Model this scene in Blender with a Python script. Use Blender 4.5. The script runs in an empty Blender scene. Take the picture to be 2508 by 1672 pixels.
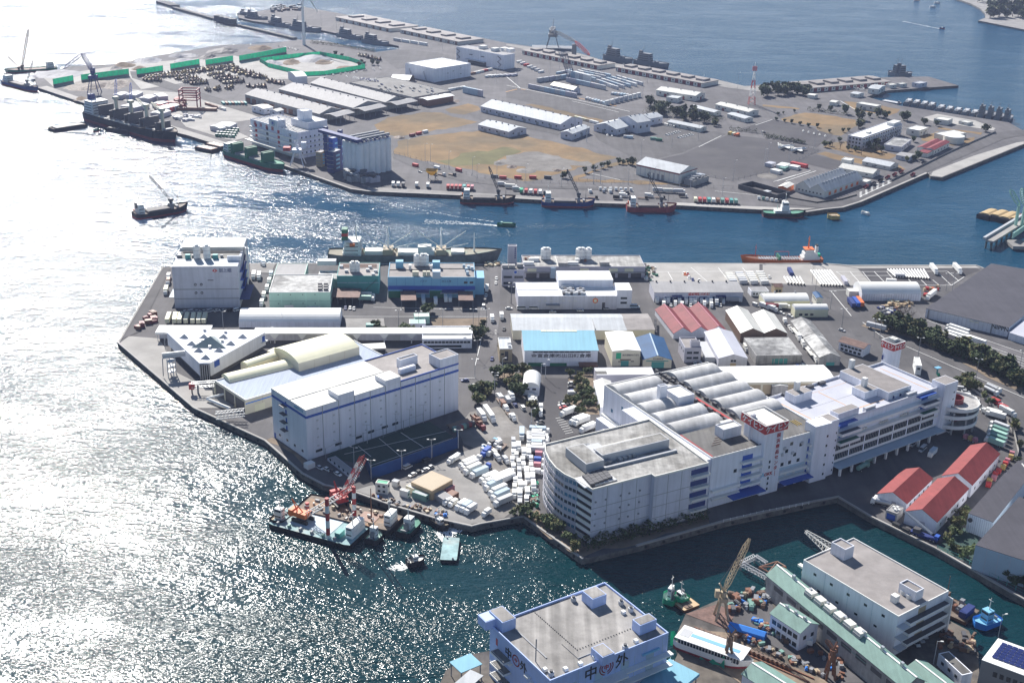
import bpy,bmesh,math,random
from mathutils import Vector,Matrix
rnd=random.Random(11)
sc=bpy.context.scene
col=sc.collection
# ---------------------------------------------------------------- camera
F, PITCH, ROLL, CAMH = 3050.0, math.radians(22.4), math.radians(1.3), 280.0   # focal length in photo pixels
cam=bpy.data.cameras.new('camera')
cam.sensor_width=36.0
cam.lens=36.0*F/2508.0
cam.clip_start,cam.clip_end=1.0,30000.0
camo=bpy.data.objects.new('camera',cam)
col.objects.link(camo)
camo.matrix_world=(Matrix.Translation((0,0,CAMH)) @ Matrix.Rotation(math.pi/2-PITCH,4,'X')
                     @ Matrix.Rotation(ROLL,4,'Z'))
sc.camera=camo
# ---------------------------------------------------------------- sky, sun, exposure
SUN_EL, SUN_AZ = math.radians(37.5), math.radians(24.0)        # sun stands 24 degrees left of straight ahead
world=bpy.data.worlds.new('World')
sc.world=world
world.use_nodes=True
wn=world.node_tree
wn.nodes.clear()
sky=wn.nodes.new('ShaderNodeTexSky')
sky.sky_type='NISHITA'
sky.sun_disc=False
sky.sun_elevation=SUN_EL
sky.sun_rotation=-SUN_AZ
sky.altitude=50
sky.air_density,sky.dust_density,sky.ozone_density=1.0,0.35,3.0
bg=wn.nodes.new('ShaderNodeBackground')
bg.inputs['Strength'].default_value=0.06
wo=wn.nodes.new('ShaderNodeOutputWorld')
wn.links.new(sky.outputs[0],bg.inputs[0])
wn.links.new(bg.outputs[0],wo.inputs[0])
sl=bpy.data.lights.new('sun','SUN')
sl.energy,sl.angle,sl.color=5.0,math.radians(0.53),(1.0,0.955,0.89)
sun=bpy.data.objects.new('sun',sl)
col.objects.link(sun)
to_sun=Vector((-math.sin(SUN_AZ)*math.cos(SUN_EL),math.cos(SUN_AZ)*math.cos(SUN_EL),math.sin(SUN_EL)))
sun.rotation_euler=to_sun.to_track_quat('Z','Y').to_euler()
sun.location=(-400,900,800)
sc.view_settings.view_transform='Standard'
sc.view_settings.look='None'
sc.view_settings.exposure=0.70
sc.view_settings.gamma=1.0
sc.view_settings.use_curve_mapping=False
sc.render.engine='CYCLES'
sc.cycles.use_denoising=True
sc.cycles.max_bounces=5
sc.cycles.volume_bounces=0
sc.cycles.sample_clamp_indirect=4.0

# ---------------------------------------------------------------- survey: photo pixel + height -> place on the ground
Q = 2.6                                  # quay level above the water
SH=[0.0,0.0,1.0]
K=640/2334.0
KC=640/2281.0
SHEETS={'O':(0,0,2508/2352.0),'P':(0,0,1.0),
          'A1':(0,0,K),'A2':(620,0,K),'A3':(1240,0,K),'A4':(1868,0,K),
          'B1':(280,240,K),'B2':(900,240,K),'B3':(1400,240,K),'B4':(1868,240,K),
          'C1':(260,560,KC),'C2':(780,560,KC),'C3':(1220,560,KC),'C4':(1868,560,KC),
          'D1':(560,900,KC),'D2':(1100,880,KC),'D3':(1460,820,KC),'D4':(1868,800,KC),
          'D5':(1100,1232,KC),'D6':(1560,1232,KC),'D7':(1868,1232,KC),
          'E1':(1760,660,400/2240.0),'E2':(2100,740,400/2240.0),'E3':(2108,1020,400/2240.0),
          'F1':(960,90,340/2352.0),'F2':(300,110,400/1344.0),'F3':(600,170,400/1344.0)}
def sheet(s):
    SH[:]=SHEETS[s]
def at(x,y,z=Q):
    px,py=SH[0]+SH[2]*x-1254.0,836.0-SH[1]-SH[2]*y
    c,s=math.cos(ROLL),math.sin(ROLL)
    px,py=c*px-s*py,s*px+c*py
    d=Vector((px,F*math.cos(PITCH)+py*math.sin(PITCH),-F*math.sin(PITCH)+py*math.cos(PITCH)))
    t=(z-CAMH)/d.z
    return Vector((d.x*t,d.y*t,z))
def height(b,t,z=Q):
    """height of a vertical edge whose foot is seen at b and top at t"""
    g=at(*b,z)
    lo,hi=0.0,120.0
    for _ in range(40):
        m=(lo+hi)/2
        if at(*t,z+m).xy.length>g.xy.length:lo=m
        else:hi=m
    return lo

# ---------------------------------------------------------------- materials
MATS={}
def mat(name,c=None,rough=0.7,metal=0.0,var=0.10,scale=0.12,c2=None,thr=None,stain=0.0,spec=0.3,streak=None,bump=0.0,rain=0.0):
    """procedural material: mottled base colour, optional second colour in patches, stains, streaks"""
    if name in MATS:return MATS[name]
    m=bpy.data.materials.new(name)
    m.use_nodes=True
    nt=m.node_tree
    N,L=nt.nodes,nt.links
    p=N['Principled BSDF']
    p.inputs['Roughness'].default_value=rough
    p.inputs['Metallic'].default_value=metal
    p.inputs['Specular IOR Level'].default_value=spec
    geo=N.new('ShaderNodeNewGeometry')
    oi=N.new('ShaderNodeObjectInfo')
    def noise(sc_,det=5.0,vec=None):
        n=N.new('ShaderNodeTexNoise')
        n.inputs['Scale'].default_value=sc_
        n.inputs['Detail'].default_value=det
        n.inputs['Roughness'].default_value=0.62
        L.new(vec or geo.outputs['Position'],n.inputs['Vector'])
        return n
    def ramp(src,a,b,ca=(0,0,0,1),cb=(1,1,1,1)):
        r=N.new('ShaderNodeValToRGB')
        r.color_ramp.elements[0].position,r.color_ramp.elements[1].position=a,b
        r.color_ramp.elements[0].color,r.color_ramp.elements[1].color=ca,cb
        L.new(src,r.inputs[0])
        return r
    def mixc(f,a,b,mode='MIX'):
        x=N.new('ShaderNodeMix')
        x.data_type,x.blend_type='RGBA',mode
        if isinstance(f,float):x.inputs[0].default_value=f
        else:L.new(f,x.inputs[0])
        for i,v in ((6,a),(7,b)):
            if isinstance(v,tuple):x.inputs[i].default_value=(*v[:3],1)
            else:L.new(v,x.inputs[i])
        return x.outputs[2]
    n1=noise(scale)
    hi=tuple(min(1.0,k*(1+var)) for k in c)
    lo=tuple(k*(1-var) for k in c)
    out=ramp(n1.outputs[0],0.3,0.7,(*lo,1),(*hi,1)).outputs[0]
    if c2:
        n2=noise(scale*0.35,7.0)
        t=thr or 0.52
        out=mixc(ramp(n2.outputs[0],t-0.05,t+0.07).outputs[0],out,c2)
    if streak:                            # fine lines along one ground direction (degrees), e.g. roofing sheets
        ang,sc_,amt=streak
        mp=N.new('ShaderNodeMapping')
        mp.inputs['Rotation'].default_value=(0,0,math.radians(ang))
        mp.inputs['Scale'].default_value=(sc_,sc_*0.04,sc_*0.04)
        L.new(geo.outputs['Position'],mp.inputs[0])
        n3=noise(1.0,2.0,mp.outputs[0])
        out=mixc(amt,out,ramp(n3.outputs[0],0.3,0.7).outputs[0],'MULTIPLY')
    if rain:                              # dirt washed down the walls
        mr=N.new('ShaderNodeMapping')
        mr.inputs['Scale'].default_value=(.55,.55,.035)
        L.new(geo.outputs['Position'],mr.inputs[0])
        out=mixc(rain,out,ramp(noise(1.0,4.0,mr.outputs[0]).outputs[0],0.30,0.60).outputs[0],'MULTIPLY')
    if stain:
        n4=noise(scale*2.3,8.0)
        out=mixc(stain,out,ramp(n4.outputs[0],0.35,0.62).outputs[0],'MULTIPLY')
    # every object a little different
    tint=N.new('ShaderNodeMapRange')
    tint.inputs[3].default_value,tint.inputs[4].default_value=0.9,1.06
    L.new(oi.outputs['Random'],tint.inputs[0])
    hv=N.new('ShaderNodeHueSaturation')
    L.new(tint.outputs[0],hv.inputs['Value'])
    L.new(out,hv.inputs['Color'])
    L.new(hv.outputs[0],p.inputs['Base Color'])
    if bump:
        nb=noise(bump,3.0)
        b=N.new('ShaderNodeBump')
        b.inputs['Strength'].default_value=0.5
        b.inputs['Distance'].default_value=0.3
        L.new(nb.outputs[0],b.inputs['Height'])
        L.new(b.outputs[0],p.inputs['Normal'])
    MATS[name]=m
    return m
def simple(name,c,**k):
    return mat(name,c,**{'var':0.06,**k})
COL={'white':(.80,.80,.78),'offwhite':(.70,.69,.64),'cream':(.66,.62,.48),'paleyellow':(.74,.72,.52),
       'lightgrey':(.52,.53,.55),'grey':(.30,.31,.33),'midgrey':(.22,.22,.23),'darkgrey':(.085,.085,.095),'black':(.02,.02,.022),
       'navy':(.015,.035,.17),'blue':(.02,.09,.42),'brightblue':(.02,.22,.72),'skyblue':(.20,.47,.66),'paleblue':(.42,.53,.62),
       'teal':(.07,.33,.31),'green':(.02,.16,.09),'brightgreen':(.02,.42,.22),'palegreen':(.34,.55,.47),'seagreen':(.17,.33,.28),
       'red':(.48,.04,.04),'darkred':(.22,.03,.035),'maroon':(.22,.035,.045),'orange':(.75,.17,.04),'rust':(.22,.095,.055),
       'brown':(.16,.10,.07),'tan':(.45,.36,.24),'yellow':(.68,.42,.04),'mustard':(.46,.33,.10),'pink':(.52,.20,.24),
       'silver':(.62,.63,.64),'navygrey':(.19,.20,.22),'glass':(.03,.04,.05),'blueglass':(.08,.20,.30),'lilac':(.47,.46,.52),'wood':(.55,.40,.24)}
def M(k):
    """paint or sheet material by colour word"""
    if k in MATS:return MATS[k]
    rough={'glass':0.12,'blueglass':0.12,'silver':0.35}.get(k,0.55)
    return mat(k,COL[k],rough=rough,metal=0.6 if k=='silver' else 0.0,spec=0.5,var=0.06)
mat('wallwhite',(.82,.835,.90),var=.05,scale=.06,rain=.14)
mat('wallgrey',(.64,.645,.72),var=.07,scale=.08,stain=.06,rain=.16)
mat('wallconc',(.46,.45,.44),var=.12,scale=.15,stain=.25,rain=.3)
mat('roofwhite',(.74,.73,.68),var=.08,scale=.06,rough=.5,streak=(38,.9,.14),stain=.12)
mat('roofgrey',(.36,.355,.36),var=.10,scale=.06,streak=(15,.6,.12),stain=.10)
mat('roofpale',(.56,.59,.62),var=.08,scale=.05,streak=(0,.5,.16),stain=.12)
mat('roofconc',(.42,.40,.38),var=.14,scale=.07,c2=(.27,.26,.25),thr=.58,stain=.30,streak=(38,.35,.45))
mat('roofstain',(.52,.51,.49),var=.16,scale=.10,c2=(.30,.29,.27),thr=.53,stain=.45,streak=(52,.45,.35))
mat('roofdark',(.16,.155,.15),var=.25,scale=.10,c2=(.24,.23,.21),thr=.55,streak=(52,.4,.35))
mat('rooflilac',(.52,.53,.60),var=.05,scale=.05,stain=.08)
mat('wallblue',(.50,.62,.95),var=.05,scale=.06,rain=.12)
mat('roofvault',(.66,.66,.66),var=.10,scale=.08,stain=.25,streak=(52,.3,.25))
mat('silowhite',(.86,.88,.90),var=.06,scale=.1,rough=.5)
mat('rooftaupe',(.31,.285,.275),var=.14,scale=.07,stain=.22)
mat('roofslate',(.082,.078,.092),var=.10,scale=.05,rough=.6,stain=.15,streak=(40,.7,.15))
mat('roofred',(.27,.05,.05),var=.14,scale=.10,streak=(30,.8,.15),stain=.12)
mat('roofmaroon',(.24,.05,.06),var=.14,scale=.10,stain=.2)
mat('roofnavy',(.02,.09,.22),var=.12,scale=.08,stain=.15)
mat('roofsky',(.22,.46,.58),var=.06,scale=.05,streak=(90,.8,.12))
mat('roofgreen',(.21,.34,.30),var=.10,scale=.10,streak=(-35,1.2,.16),stain=.15)
mat('roofrusty',(.20,.12,.10),var=.25,scale=.3,stain=.3)
mat('roofold',(.55,.55,.54),var=.2,scale=.12,c2=(.26,.26,.26),thr=.50,stain=.5)
mat('roofblueribs',(.42,.49,.62),var=.04,scale=.05,streak=(-52,1.4,.22))
mat('asphalt',(.125,.120,.124),var=.16,scale=.04,c2=(.095,.092,.097),thr=.52,rough=.85,stain=.14,streak=(25,.22,.22))
mat('asphaltdark',(.066,.063,.070),var=.16,scale=.04,c2=(.09,.086,.09),thr=.56,rough=.85)
mat('asphaltpale',(.178,.170,.176),var=.14,scale=.03,c2=(.145,.139,.146),thr=.53,stain=.2,rough=.85,streak=(-15,.16,.22))
mat('concrete',(.29,.28,.27),var=.16,scale=.05,stain=.22,rough=.85)
mat('concretepale',(.40,.385,.365),var=.14,scale=.04,stain=.15,rough=.85)
mat('yardground',(.20,.175,.15),var=.2,scale=.08,c2=(.12,.11,.105),thr=.52,stain=.35,rough=.9,streak=(-35,.3,.25))
mat('quaywall',(.15,.145,.135),var=.25,scale=.2,stain=.4,rough=.9)
mat('drygrass',(.26,.175,.09),var=.18,scale=.03,c2=(.185,.14,.085),thr=.52,stain=.22,rough=.95,bump=.8)
mat('greengrass',(.155,.145,.068),var=.25,scale=.05,c2=(.27,.20,.11),thr=.55,rough=.95,bump=.8)
mat('gravelgrey',(.23,.215,.20),var=.18,scale=.08,c2=(.30,.285,.27),thr=.55,stain=.2,rough=.95,bump=.7)
mat('dirt',(.27,.21,.155),var=.2,scale=.08,stain=.3,rough=.95,bump=.7)
mat('courtgreen',(.035,.07,.06),var=.12,scale=.2)
mat('lineswhite',(.75,.75,.73),var=.05)
mat('linesorange',(.72,.40,.16),var=.05)
mat('deckreefer',(.24,.22,.17),var=.2,scale=.2,c2=(.2,.3,.24),thr=.56)
mat('leafdark',(.068,.095,.040),var=.35,scale=.5,rough=.8)
mat('leafmid',(.085,.115,.042),var=.35,scale=.5,rough=.8)
mat('leafolive',(.155,.145,.058),var=.3,scale=.5,rough=.8)
mat('bark',(.10,.075,.055),var=.2,scale=1.0)
mat('twig',(.13,.10,.085),var=.2,scale=1.0)
mat('scrap',(.10,.075,.065),var=.5,scale=.8,c2=(.28,.22,.18),thr=.56,rough=.7,bump=1.5)
mat('pyramidglass',(.36,.42,.40),rough=.3,var=.1,scale=.4)
mat('steelgrey',(.26,.27,.29),rough=.45,var=.12,scale=.3)
mat('hullred',(.33,.055,.06),var=.15,scale=.15,stain=.2)
mat('hullblack',(.025,.025,.032),var=.2,scale=.1,stain=.2)
mat('hullblue',(.02,.05,.20),var=.15,scale=.1)
mat('hullgrey',(.15,.16,.165),var=.15,scale=.1,stain=.35)
mat('deckblue',(.32,.50,.52),var=.12,scale=.15,c2=(.45,.50,.48),thr=.56,stain=.35)
mat('deckbrown',(.19,.15,.12),var=.25,scale=.2,c2=(.40,.22,.11),thr=.60,stain=.35)
mat('deckgreen',(.10,.30,.22),var=.15,scale=.2,stain=.2)
mat('sand',(.52,.38,.20),var=.10,scale=.3,bump=1.5)
mat('aggregate',(.30,.30,.33),var=.2,scale=.1,bump=1.0,stain=.2)
mat('aggregatedark',(.15,.14,.14),var=.3,scale=.1,bump=1.0)
mat('tarpwhite',(.78,.78,.77),var=.06,scale=.2)
mat('netgreen',(.08,.58,.40),var=.15,scale=.3)
mat('netblue',(.04,.10,.24),var=.12,scale=.3)
mat('solar',(.02,.03,.13),rough=.2,var=.1,scale=.5,spec=.6)
mat('foam',(.82,.84,.84),var=.05,scale=.4,rough=.7)

for nm in ('netgreen','netblue'):
    m_=MATS[nm];nt_=m_.node_tree;tr_=nt_.nodes.new('ShaderNodeBsdfTranslucent');mx_=nt_.nodes.new('ShaderNodeMixShader');pb_=nt_.nodes['Principled BSDF']
    nt_.links.new(pb_.inputs['Base Color'].links[0].from_socket,tr_.inputs[0]);mx_.inputs[0].default_value=.6
    nt_.links.new(pb_.outputs[0],mx_.inputs[1]);nt_.links.new(tr_.outputs[0],mx_.inputs[2]);nt_.links.new(mx_.outputs[0],nt_.nodes['Material Output'].inputs[0])
# ---------------------------------------------------------------- object helpers
def mesh(name,verts,faces,mats,idx=None,smooth=False):
    me=bpy.data.meshes.new(name)
    me.from_pydata([tuple(v) for v in verts],[],faces)
    for m in (mats if isinstance(mats,(list,tuple)) else [mats]):
        me.materials.append(M(m) if isinstance(m,str) else m)
    if idx:me.polygons.foreach_set('material_index',idx)
    if smooth:me.polygons.foreach_set('use_smooth',[True]*len(me.polygons))
    me.update()
    return me
def obj(name,data,parent=None,loc=(0,0,0),rz=0.0,scale=None,rot=None):
    o=bpy.data.objects.new(name,data)
    col.objects.link(o)
    o.location=loc
    o.rotation_euler=rot if rot else (0,0,rz)
    if scale:o.scale=scale
    if parent:o.parent=parent
    return o
SEEN={}
def tag(o,label=None,cat=None,group=None,kind=None):
    if label:
        o['label']=label
    if cat:o['category']=cat
    if group:o['group']=group
    if kind:o['kind']=kind
    return o
CUBES={}
def cube(m):
    if m not in CUBES:
        v=[(x,y,z) for z in (0,1) for y in (0,1) for x in (0,1)]
        f=[(0,2,3,1),(4,5,7,6),(0,1,5,4),(2,6,7,3),(0,4,6,2),(1,3,7,5)]
        CUBES[m]=mesh('block_'+m,v,f,m)
    return CUBES[m]
def box(parent,name,m,x0,x1,y0,y1,z0,z1):
    return obj(name,cube(m),parent,(x0,y0,z0),scale=(x1-x0,y1-y0,z1-z0))
class MB:
    """collects boxes, prisms, tubes into one mesh"""
    def __init__(s):s.v,s.f,s.i,s.m=[],[],[],[]
    def mi(s,m):
        if m not in s.m:s.m.append(m)
        return s.m.index(m)
    def add(s,vs,fs,m):
        b,k=len(s.v),s.mi(m)
        s.v+=[tuple(v) for v in vs]
        for f in fs:
            s.f.append(tuple(b+j for j in f));s.i.append(k)
    def box(s,m,x0,x1,y0,y1,z0,z1):
        s.add([(x,y,z) for z in (z0,z1) for y in (y0,y1) for x in (x0,x1)],
              [(0,2,3,1),(4,5,7,6),(0,1,5,4),(2,6,7,3),(0,4,6,2),(1,3,7,5)],m)
    def prism(s,m,prof,a,b,axis='y'):
        """profile of (p, z) extruded between a and b along axis"""
        n=len(prof)
        g=(lambda p,z,t:(p,t,z)) if axis=='y' else (lambda p,z,t:(t,p,z))
        vs=[g(p,z,a) for p,z in prof]+[g(p,z,b) for p,z in prof]
        fs=[tuple(range(n)),tuple(range(2*n-1,n-1,-1))]+[(j,j+n,(j+1)%n+n,(j+1)%n) for j in range(n)]
        s.add(vs,fs,m)
    def cyl(s,m,p,q,r,r2=None,n=8,cap=True):
        p,q=Vector(p),Vector(q)
        d=(q-p).normalized()
        u=d.orthogonal().normalized()
        w=d.cross(u)
        r2=r if r2 is None else r2
        vs=[]
        for c,rr in ((p,r),(q,r2)):
            vs+=[c+(u*math.cos(2*math.pi*k/n)+w*math.sin(2*math.pi*k/n))*rr for k in range(n)]
        fs=[(k,(k+1)%n,(k+1)%n+n,k+n) for k in range(n)]
        if cap:fs+=[tuple(range(n-1,-1,-1)),tuple(range(n,2*n))]
        s.add(vs,fs,m)
    def truss(s,m,p,q,w,w2=None,n=8,r=0.12,taper=True):
        """lattice boom from p to q"""
        p,q=Vector(p),Vector(q)
        d=(q-p).normalized()
        u=d.cross(Vector((0,0,1)))
        u=u.normalized() if u.length>0.05 else Vector((1,0,0))
        v=u.cross(d)
        w2=w if w2 is None else w2
        def ring(t):
            ww=w+(w2-w)*t
            if taper:ww*=0.35+0.65*min(1.0,min(t,1-t)*6)
            c=p.lerp(q,t)
            return [c+u*ww*a+v*ww*b for a,b in ((-.5,-.5),(.5,-.5),(.5,.5),(-.5,.5))]
        prev=ring(0)
        for k in range(1,n+1):
            cur=ring(k/n)
            for j in range(4):
                s.cyl(m,prev[j],cur[j],r,n=4,cap=False)
                s.cyl(m,prev[j],cur[(j+1)%4],r*.6,n=3,cap=False)
            prev=cur
    def build(s,name,parent=None,smooth=False,**k):
        return obj(name,s.data(name,smooth),parent,**k)
    def data(s,name,smooth=False):
        return mesh(name,s.v,s.f,s.m,s.i,smooth)
def root(name,label,cat,loc,rz=0.0,group=None):
    o=obj(name,None,None,loc,rz)
    o.empty_display_size=1
    return tag(o,label,cat,group)
ORD='first second third fourth fifth sixth seventh eighth ninth tenth eleventh twelfth thirteenth fourteenth fifteenth sixteenth seventeenth eighteenth nineteenth twentieth'.split()
def ordw(i):
    if i<20:return ORD[i]
    n=i+1
    return '%d%s'%(n,{1: 'st',2: 'nd',3: 'rd'}.get(n%10,'th') if n%100 not in (11,12,13) else 'th')
# ---------------------------------------------------------------- water
def water():
    m=bpy.data.materials.new('water')
    m.use_nodes=True
    N,L=m.node_tree.nodes,m.node_tree.links
    p=N['Principled BSDF']
    geo=N.new('ShaderNodeNewGeometry')
    def noise(sc_,det,ang=0.0,st=1.0,dist=0.0):
        mp=N.new('ShaderNodeMapping')
        mp.inputs['Rotation'].default_value=(0,0,math.radians(ang))
        mp.inputs['Scale'].default_value=(sc_,sc_*st,sc_)
        n=N.new('ShaderNodeTexNoise')
        n.inputs['Scale'].default_value=1.0
        n.inputs['Detail'].default_value=det
        n.inputs['Distortion'].default_value=dist
        L.new(geo.outputs['Position'],mp.inputs[0])
        L.new(mp.outputs[0],n.inputs['Vector'])
        return n.outputs[0]
    def math_(op,a,b=None):
        x=N.new('ShaderNodeMath')
        x.operation=op
        for i,v in enumerate((a,b)):
            if v is None:continue
            if isinstance(v,(int,float)):x.inputs[i].default_value=v
            else:L.new(v,x.inputs[i])
        return x.outputs[0]
    def rng(src,a,b,c,d):
        x=N.new('ShaderNodeMapRange')
        for i,v in enumerate((a,b,c,d)):x.inputs[1+i].default_value=v
        L.new(src,x.inputs[0])
        return x.outputs[0]
    wind = noise(0.008, 4.0, 20, 2.2, 0.6)          # gusts: ruffled and calm patches of sea
    wind2=noise(0.03,3.0,-10,2.0,0.8)
    wsum=math_('ADD',math_('MULTIPLY',wind,0.65),math_('MULTIPLY',wind2,0.35))
    swell=noise(0.085,3.0,15,2.4)
    chop=noise(0.36,2.0,-8,2.2)
    rip=noise(1.1,1.0,10,1.8)
    hgt=math_('ADD',math_('ADD',math_('MULTIPLY',swell,0.9),math_('MULTIPLY',chop,0.70)),math_('MULTIPLY',rip,0.20))
    amp=rng(wsum,0.40,0.58,0.45,1.15)
    b=N.new('ShaderNodeBump')
    b.inputs['Distance'].default_value=1.0
    b.inputs['Strength'].default_value=1.0
    L.new(math_('MULTIPLY',hgt,amp),b.inputs['Height'])
    L.new(b.outputs[0],p.inputs['Normal'])
    L.new(rng(wsum,0.40,0.60,0.12,0.19),p.inputs['Roughness'])
    p.inputs['IOR'].default_value=1.333
    rp=N.new('ShaderNodeValToRGB')
    rp.color_ramp.elements[0].color, rp.color_ramp.elements[1].color = (.0025, .028, .030, 1), (.003, .056, .115, 1)   # green canal water, blue bay water
    sep=N.new('ShaderNodeSeparateXYZ')
    L.new(geo.outputs['Position'],sep.inputs[0])
    L.new(math_('ADD',rng(sep.outputs[1],480,950,0,.9),math_('MULTIPLY',noise(0.006,3.0),0.2)),rp.inputs[0])
    L.new(rp.outputs[0],p.inputs['Base Color'])
    me=mesh('water',[(-6000,-1500,0),(6000,-1500,0),(6000,8000,0),(-6000,8000,0)],[(0,1,2,3)],m)
    tag(obj('water',me),kind='structure')
water()

# ---------------------------------------------------------------- land
def land(name,pts,top,side='quaywall',z=Q,depth=4.0):
    """ground with vertical quay walls; pts are places on the quay edge, counter-clockwise from above or not"""
    n=len(pts)
    vs=[(p.x,p.y,z) for p in pts]+[(p.x,p.y,z-depth) for p in pts]
    area=sum(pts[i].x*pts[(i+1)%n].y-pts[(i+1)%n].x*pts[i].y for i in range(n))
    t=tuple(range(n)) if area>0 else tuple(range(n-1,-1,-1))
    fs=[t]+[(i,i+n,(i+1)%n+n,(i+1)%n) for i in range(n)]
    o=obj(name,mesh(name,vs,fs,[top,side],[0]+[1]*n))
    return tag(o,kind='structure')
LAYER=[0]
def patch(name,m,pts,dz=None,parent=None):
    """a sheet of other ground lying on the land"""
    if dz is None:
        LAYER[0]+=1
        dz=0.02+0.006*(LAYER[0]%40)
    if m in ('drygrass','greengrass','gravelgrey','dirt'):        # ragged natural edge
        r2,out=random.Random(len(pts)),[]
        for i,p in enumerate(pts):
            q=pts[(i+1)%len(pts)]
            k=max(1,int((q-p).length/9))
            w=min(2.2,(q-p).length*.06)*(3.0 if m in ('greengrass','gravelgrey') else 1.0)
            out+=[p.lerp(q,j/k)+(Vector((r2.uniform(-w,w),r2.uniform(-w,w)*1.5,0)) if j else Vector()) for j in range(k)]
        pts=out
    n=len(pts)
    area=sum(pts[i].x*pts[(i+1)%n].y-pts[(i+1)%n].x*pts[i].y for i in range(n))
    t=tuple(range(n)) if area>0 else tuple(range(n-1,-1,-1))
    o=obj(name,mesh(name,[(p.x,p.y,Q+dz) for p in pts],[t],m),parent)
    if not parent:tag(o,kind='structure')
    return o
def px(s,*pp,z=Q):
    sheet(s)
    return [at(x,y,z) for x,y in pp]
def ribbon(name,m,pts,w,dz=None,h=0.0,parent=None,kind='structure',side=0.0):
    """band of width w along a polyline; side shifts it sideways; h>0 makes it a solid kerb"""
    if dz is None:
        LAYER[0]+=1
        dz=0.02+0.006*(LAYER[0]%40)
    L_,R_=[],[]
    n=len(pts)
    for i,p in enumerate(pts):
        a,b=pts[max(0,i-1)],pts[min(n-1,i+1)]
        d=(b-a);d.z=0;d.normalize()
        nrm=Vector((-d.y,d.x,0))
        c=Vector((p.x,p.y,Q+dz))+nrm*side
        L_.append(c+nrm*w/2);R_.append(c-nrm*w/2)
    vs,fs=[],[]
    if h<=0:
        vs=L_+R_
        fs=[(i,n+i,n+i+1,i+1) for i in range(n-1)]
    else:
        up=Vector((0,0,h))
        vs=L_+R_+[v+up for v in L_]+[v+up for v in R_]
        for i in range(n-1):
            fs+=[(2*n+i,3*n+i,3*n+i+1,2*n+i+1),(i,2*n+i,2*n+i+1,i+1),
                   (n+i,n+i+1,3*n+i+1,3*n+i)]
        fs+=[(0,n,3*n,2*n),(n-1,3*n-1,4*n-1,2*n-1)]
    o=obj(name,mesh(name,vs,fs,m),parent)
    if kind and not parent:tag(o,kind=kind)
    return o

far_shore=(px('A1',(300,660),(335,785),(770,930),(1590,1190))+px('B1',(1040,430),(1500,600),(2110,815))+
             px('B2',(0,835),(800,870),(1330,900),(2040,940))+px('B3',(930,960),(1500,990),(2000,1015))+
             px('B4',(400,1020),(560,995),(720,980),(880,930),(1480,670),(1500,700),(1600,712),(2290,432),(2334,415))+px('P',(2700,300),(2700,345)))
far_land=land('terminal_island_ground',far_shore+px('P',(2760,330),(2600,330))+px('A4',(2334,1170),(2200,1095),(1230,945),(1070,905),(1000,885),(930,865),(1110,810),(1600,775),(1750,765),(1480,685),(1130,690),(0,755))+
                px('A3',(2130,770),(1860,705),(930,560),(650,475),(0,385))+px('A2',(2000,330),(1380,230),(740,115),(430,60),(330,62),(0,105))+
                px('A1',(2125,118),(2130,160))+px('A2',(0,190),(600,270),(1300,412),(1300,440),(1100,465),(850,415),(650,365),(460,352),(220,380))+
                px('A1',(2334,390),(1980,405),(1400,500),(1000,580),(640,590),(560,618)),'asphaltpale')
mid_quay_w=px('C1',(490,335),(100,1000),(760,1568))+px('D1',(310,640),(480,790),(640,930),(830,1030),(1060,1080),(1400,1200),(1800,1320),(2120,1390))+px('D2',(275,1440),(640,1375))+px('D5',(1160,490))
mid_canal=px('D6',(0,380),(760,165),(1510,0))+px('D4',(655,1492))
mid_right=px('D7',(950,130),(1500,400),(2281,850))+px('P',(2900,1700))
mid_north=px('P',(2900,760),(2560,690))+px('C4',(1935,345),(1860,318),(760,320),(530,302))+px('C3',(2281,305),(1290,300))+px('C2',(1430,310))+px('C1',(1480,302),(1250,305))
mid_land=land('wharf_ground',mid_quay_w+mid_canal+mid_right+mid_north,'asphalt')
yard_land=land('shipyard_ground',px('P',(1040,1760),(1092,1640),(1160,1600),(1345,1565),(1420,1570),(1500,1505),(1590,1580),(1640,1640),(1660,1600))+
                 px('D6',(335,1165),(425,965),(700,845),(1170,745),(1260,690))+px('P',(1990,1425),(2080,1400),(2290,1490))+px('D7',(1560,985),(1800,1110),(1880,1290),(1890,1480),(2010,1370))+px('P',(2508,1610),(2760,1780),(2700,2000),(1000,2000)),'yardground')
shore_land=land('park_shore_ground',px('A4',(1720,-12),(1850,30),(1940,75),(1985,120),(1990,160),(1925,185),(2334,265))+px('P',(2900,130),(3200,-120),(2300,-60)),'concrete')
# quay copings: pale concrete edge with a timber-dark fender line
ribbon('quay_coping','concretepale',far_shore[1:20],2.2,0.0,0.25,side=1.2)
ribbon('quay_coping','concretepale',mid_quay_w,1.0,0.0,0.5,side=.5)
ribbon('quay_coping','concretepale',mid_canal+mid_right[:3],1.0,0.0,0.7,side=.5)
ribbon('quay_coping','concretepale',mid_north[2:],1.5,0.0,0.3,side=.8)

tb=bpy.data.meshes.new('fender')
fv=[(.45*math.cos(k*.785)*a,b,.45*math.sin(k*.785)*a) for a,b in ((1,-.2),(1,.2)) for k in range(8)]
tb.from_pydata(fv,[],[(k,(k+1)%8,(k+1)%8+8,k+8) for k in range(8)]+[tuple(range(8))]);tb.materials.append(M('black'))
for ln,par in ((mid_quay_w,mid_land),(mid_canal,mid_land),(far_shore[1:14],far_land)):
    for p,q in zip(ln,ln[1:]):
        n=int((q-p).length/9)
        for k in range(n):
            w=p.lerp(q,(k+.5)/n);obj('fender',tb,par,(w.x,w.y,Q-1.1),math.atan2(q.y-p.y,q.x-p.x),(1.6,1.6,1.6))
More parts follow.
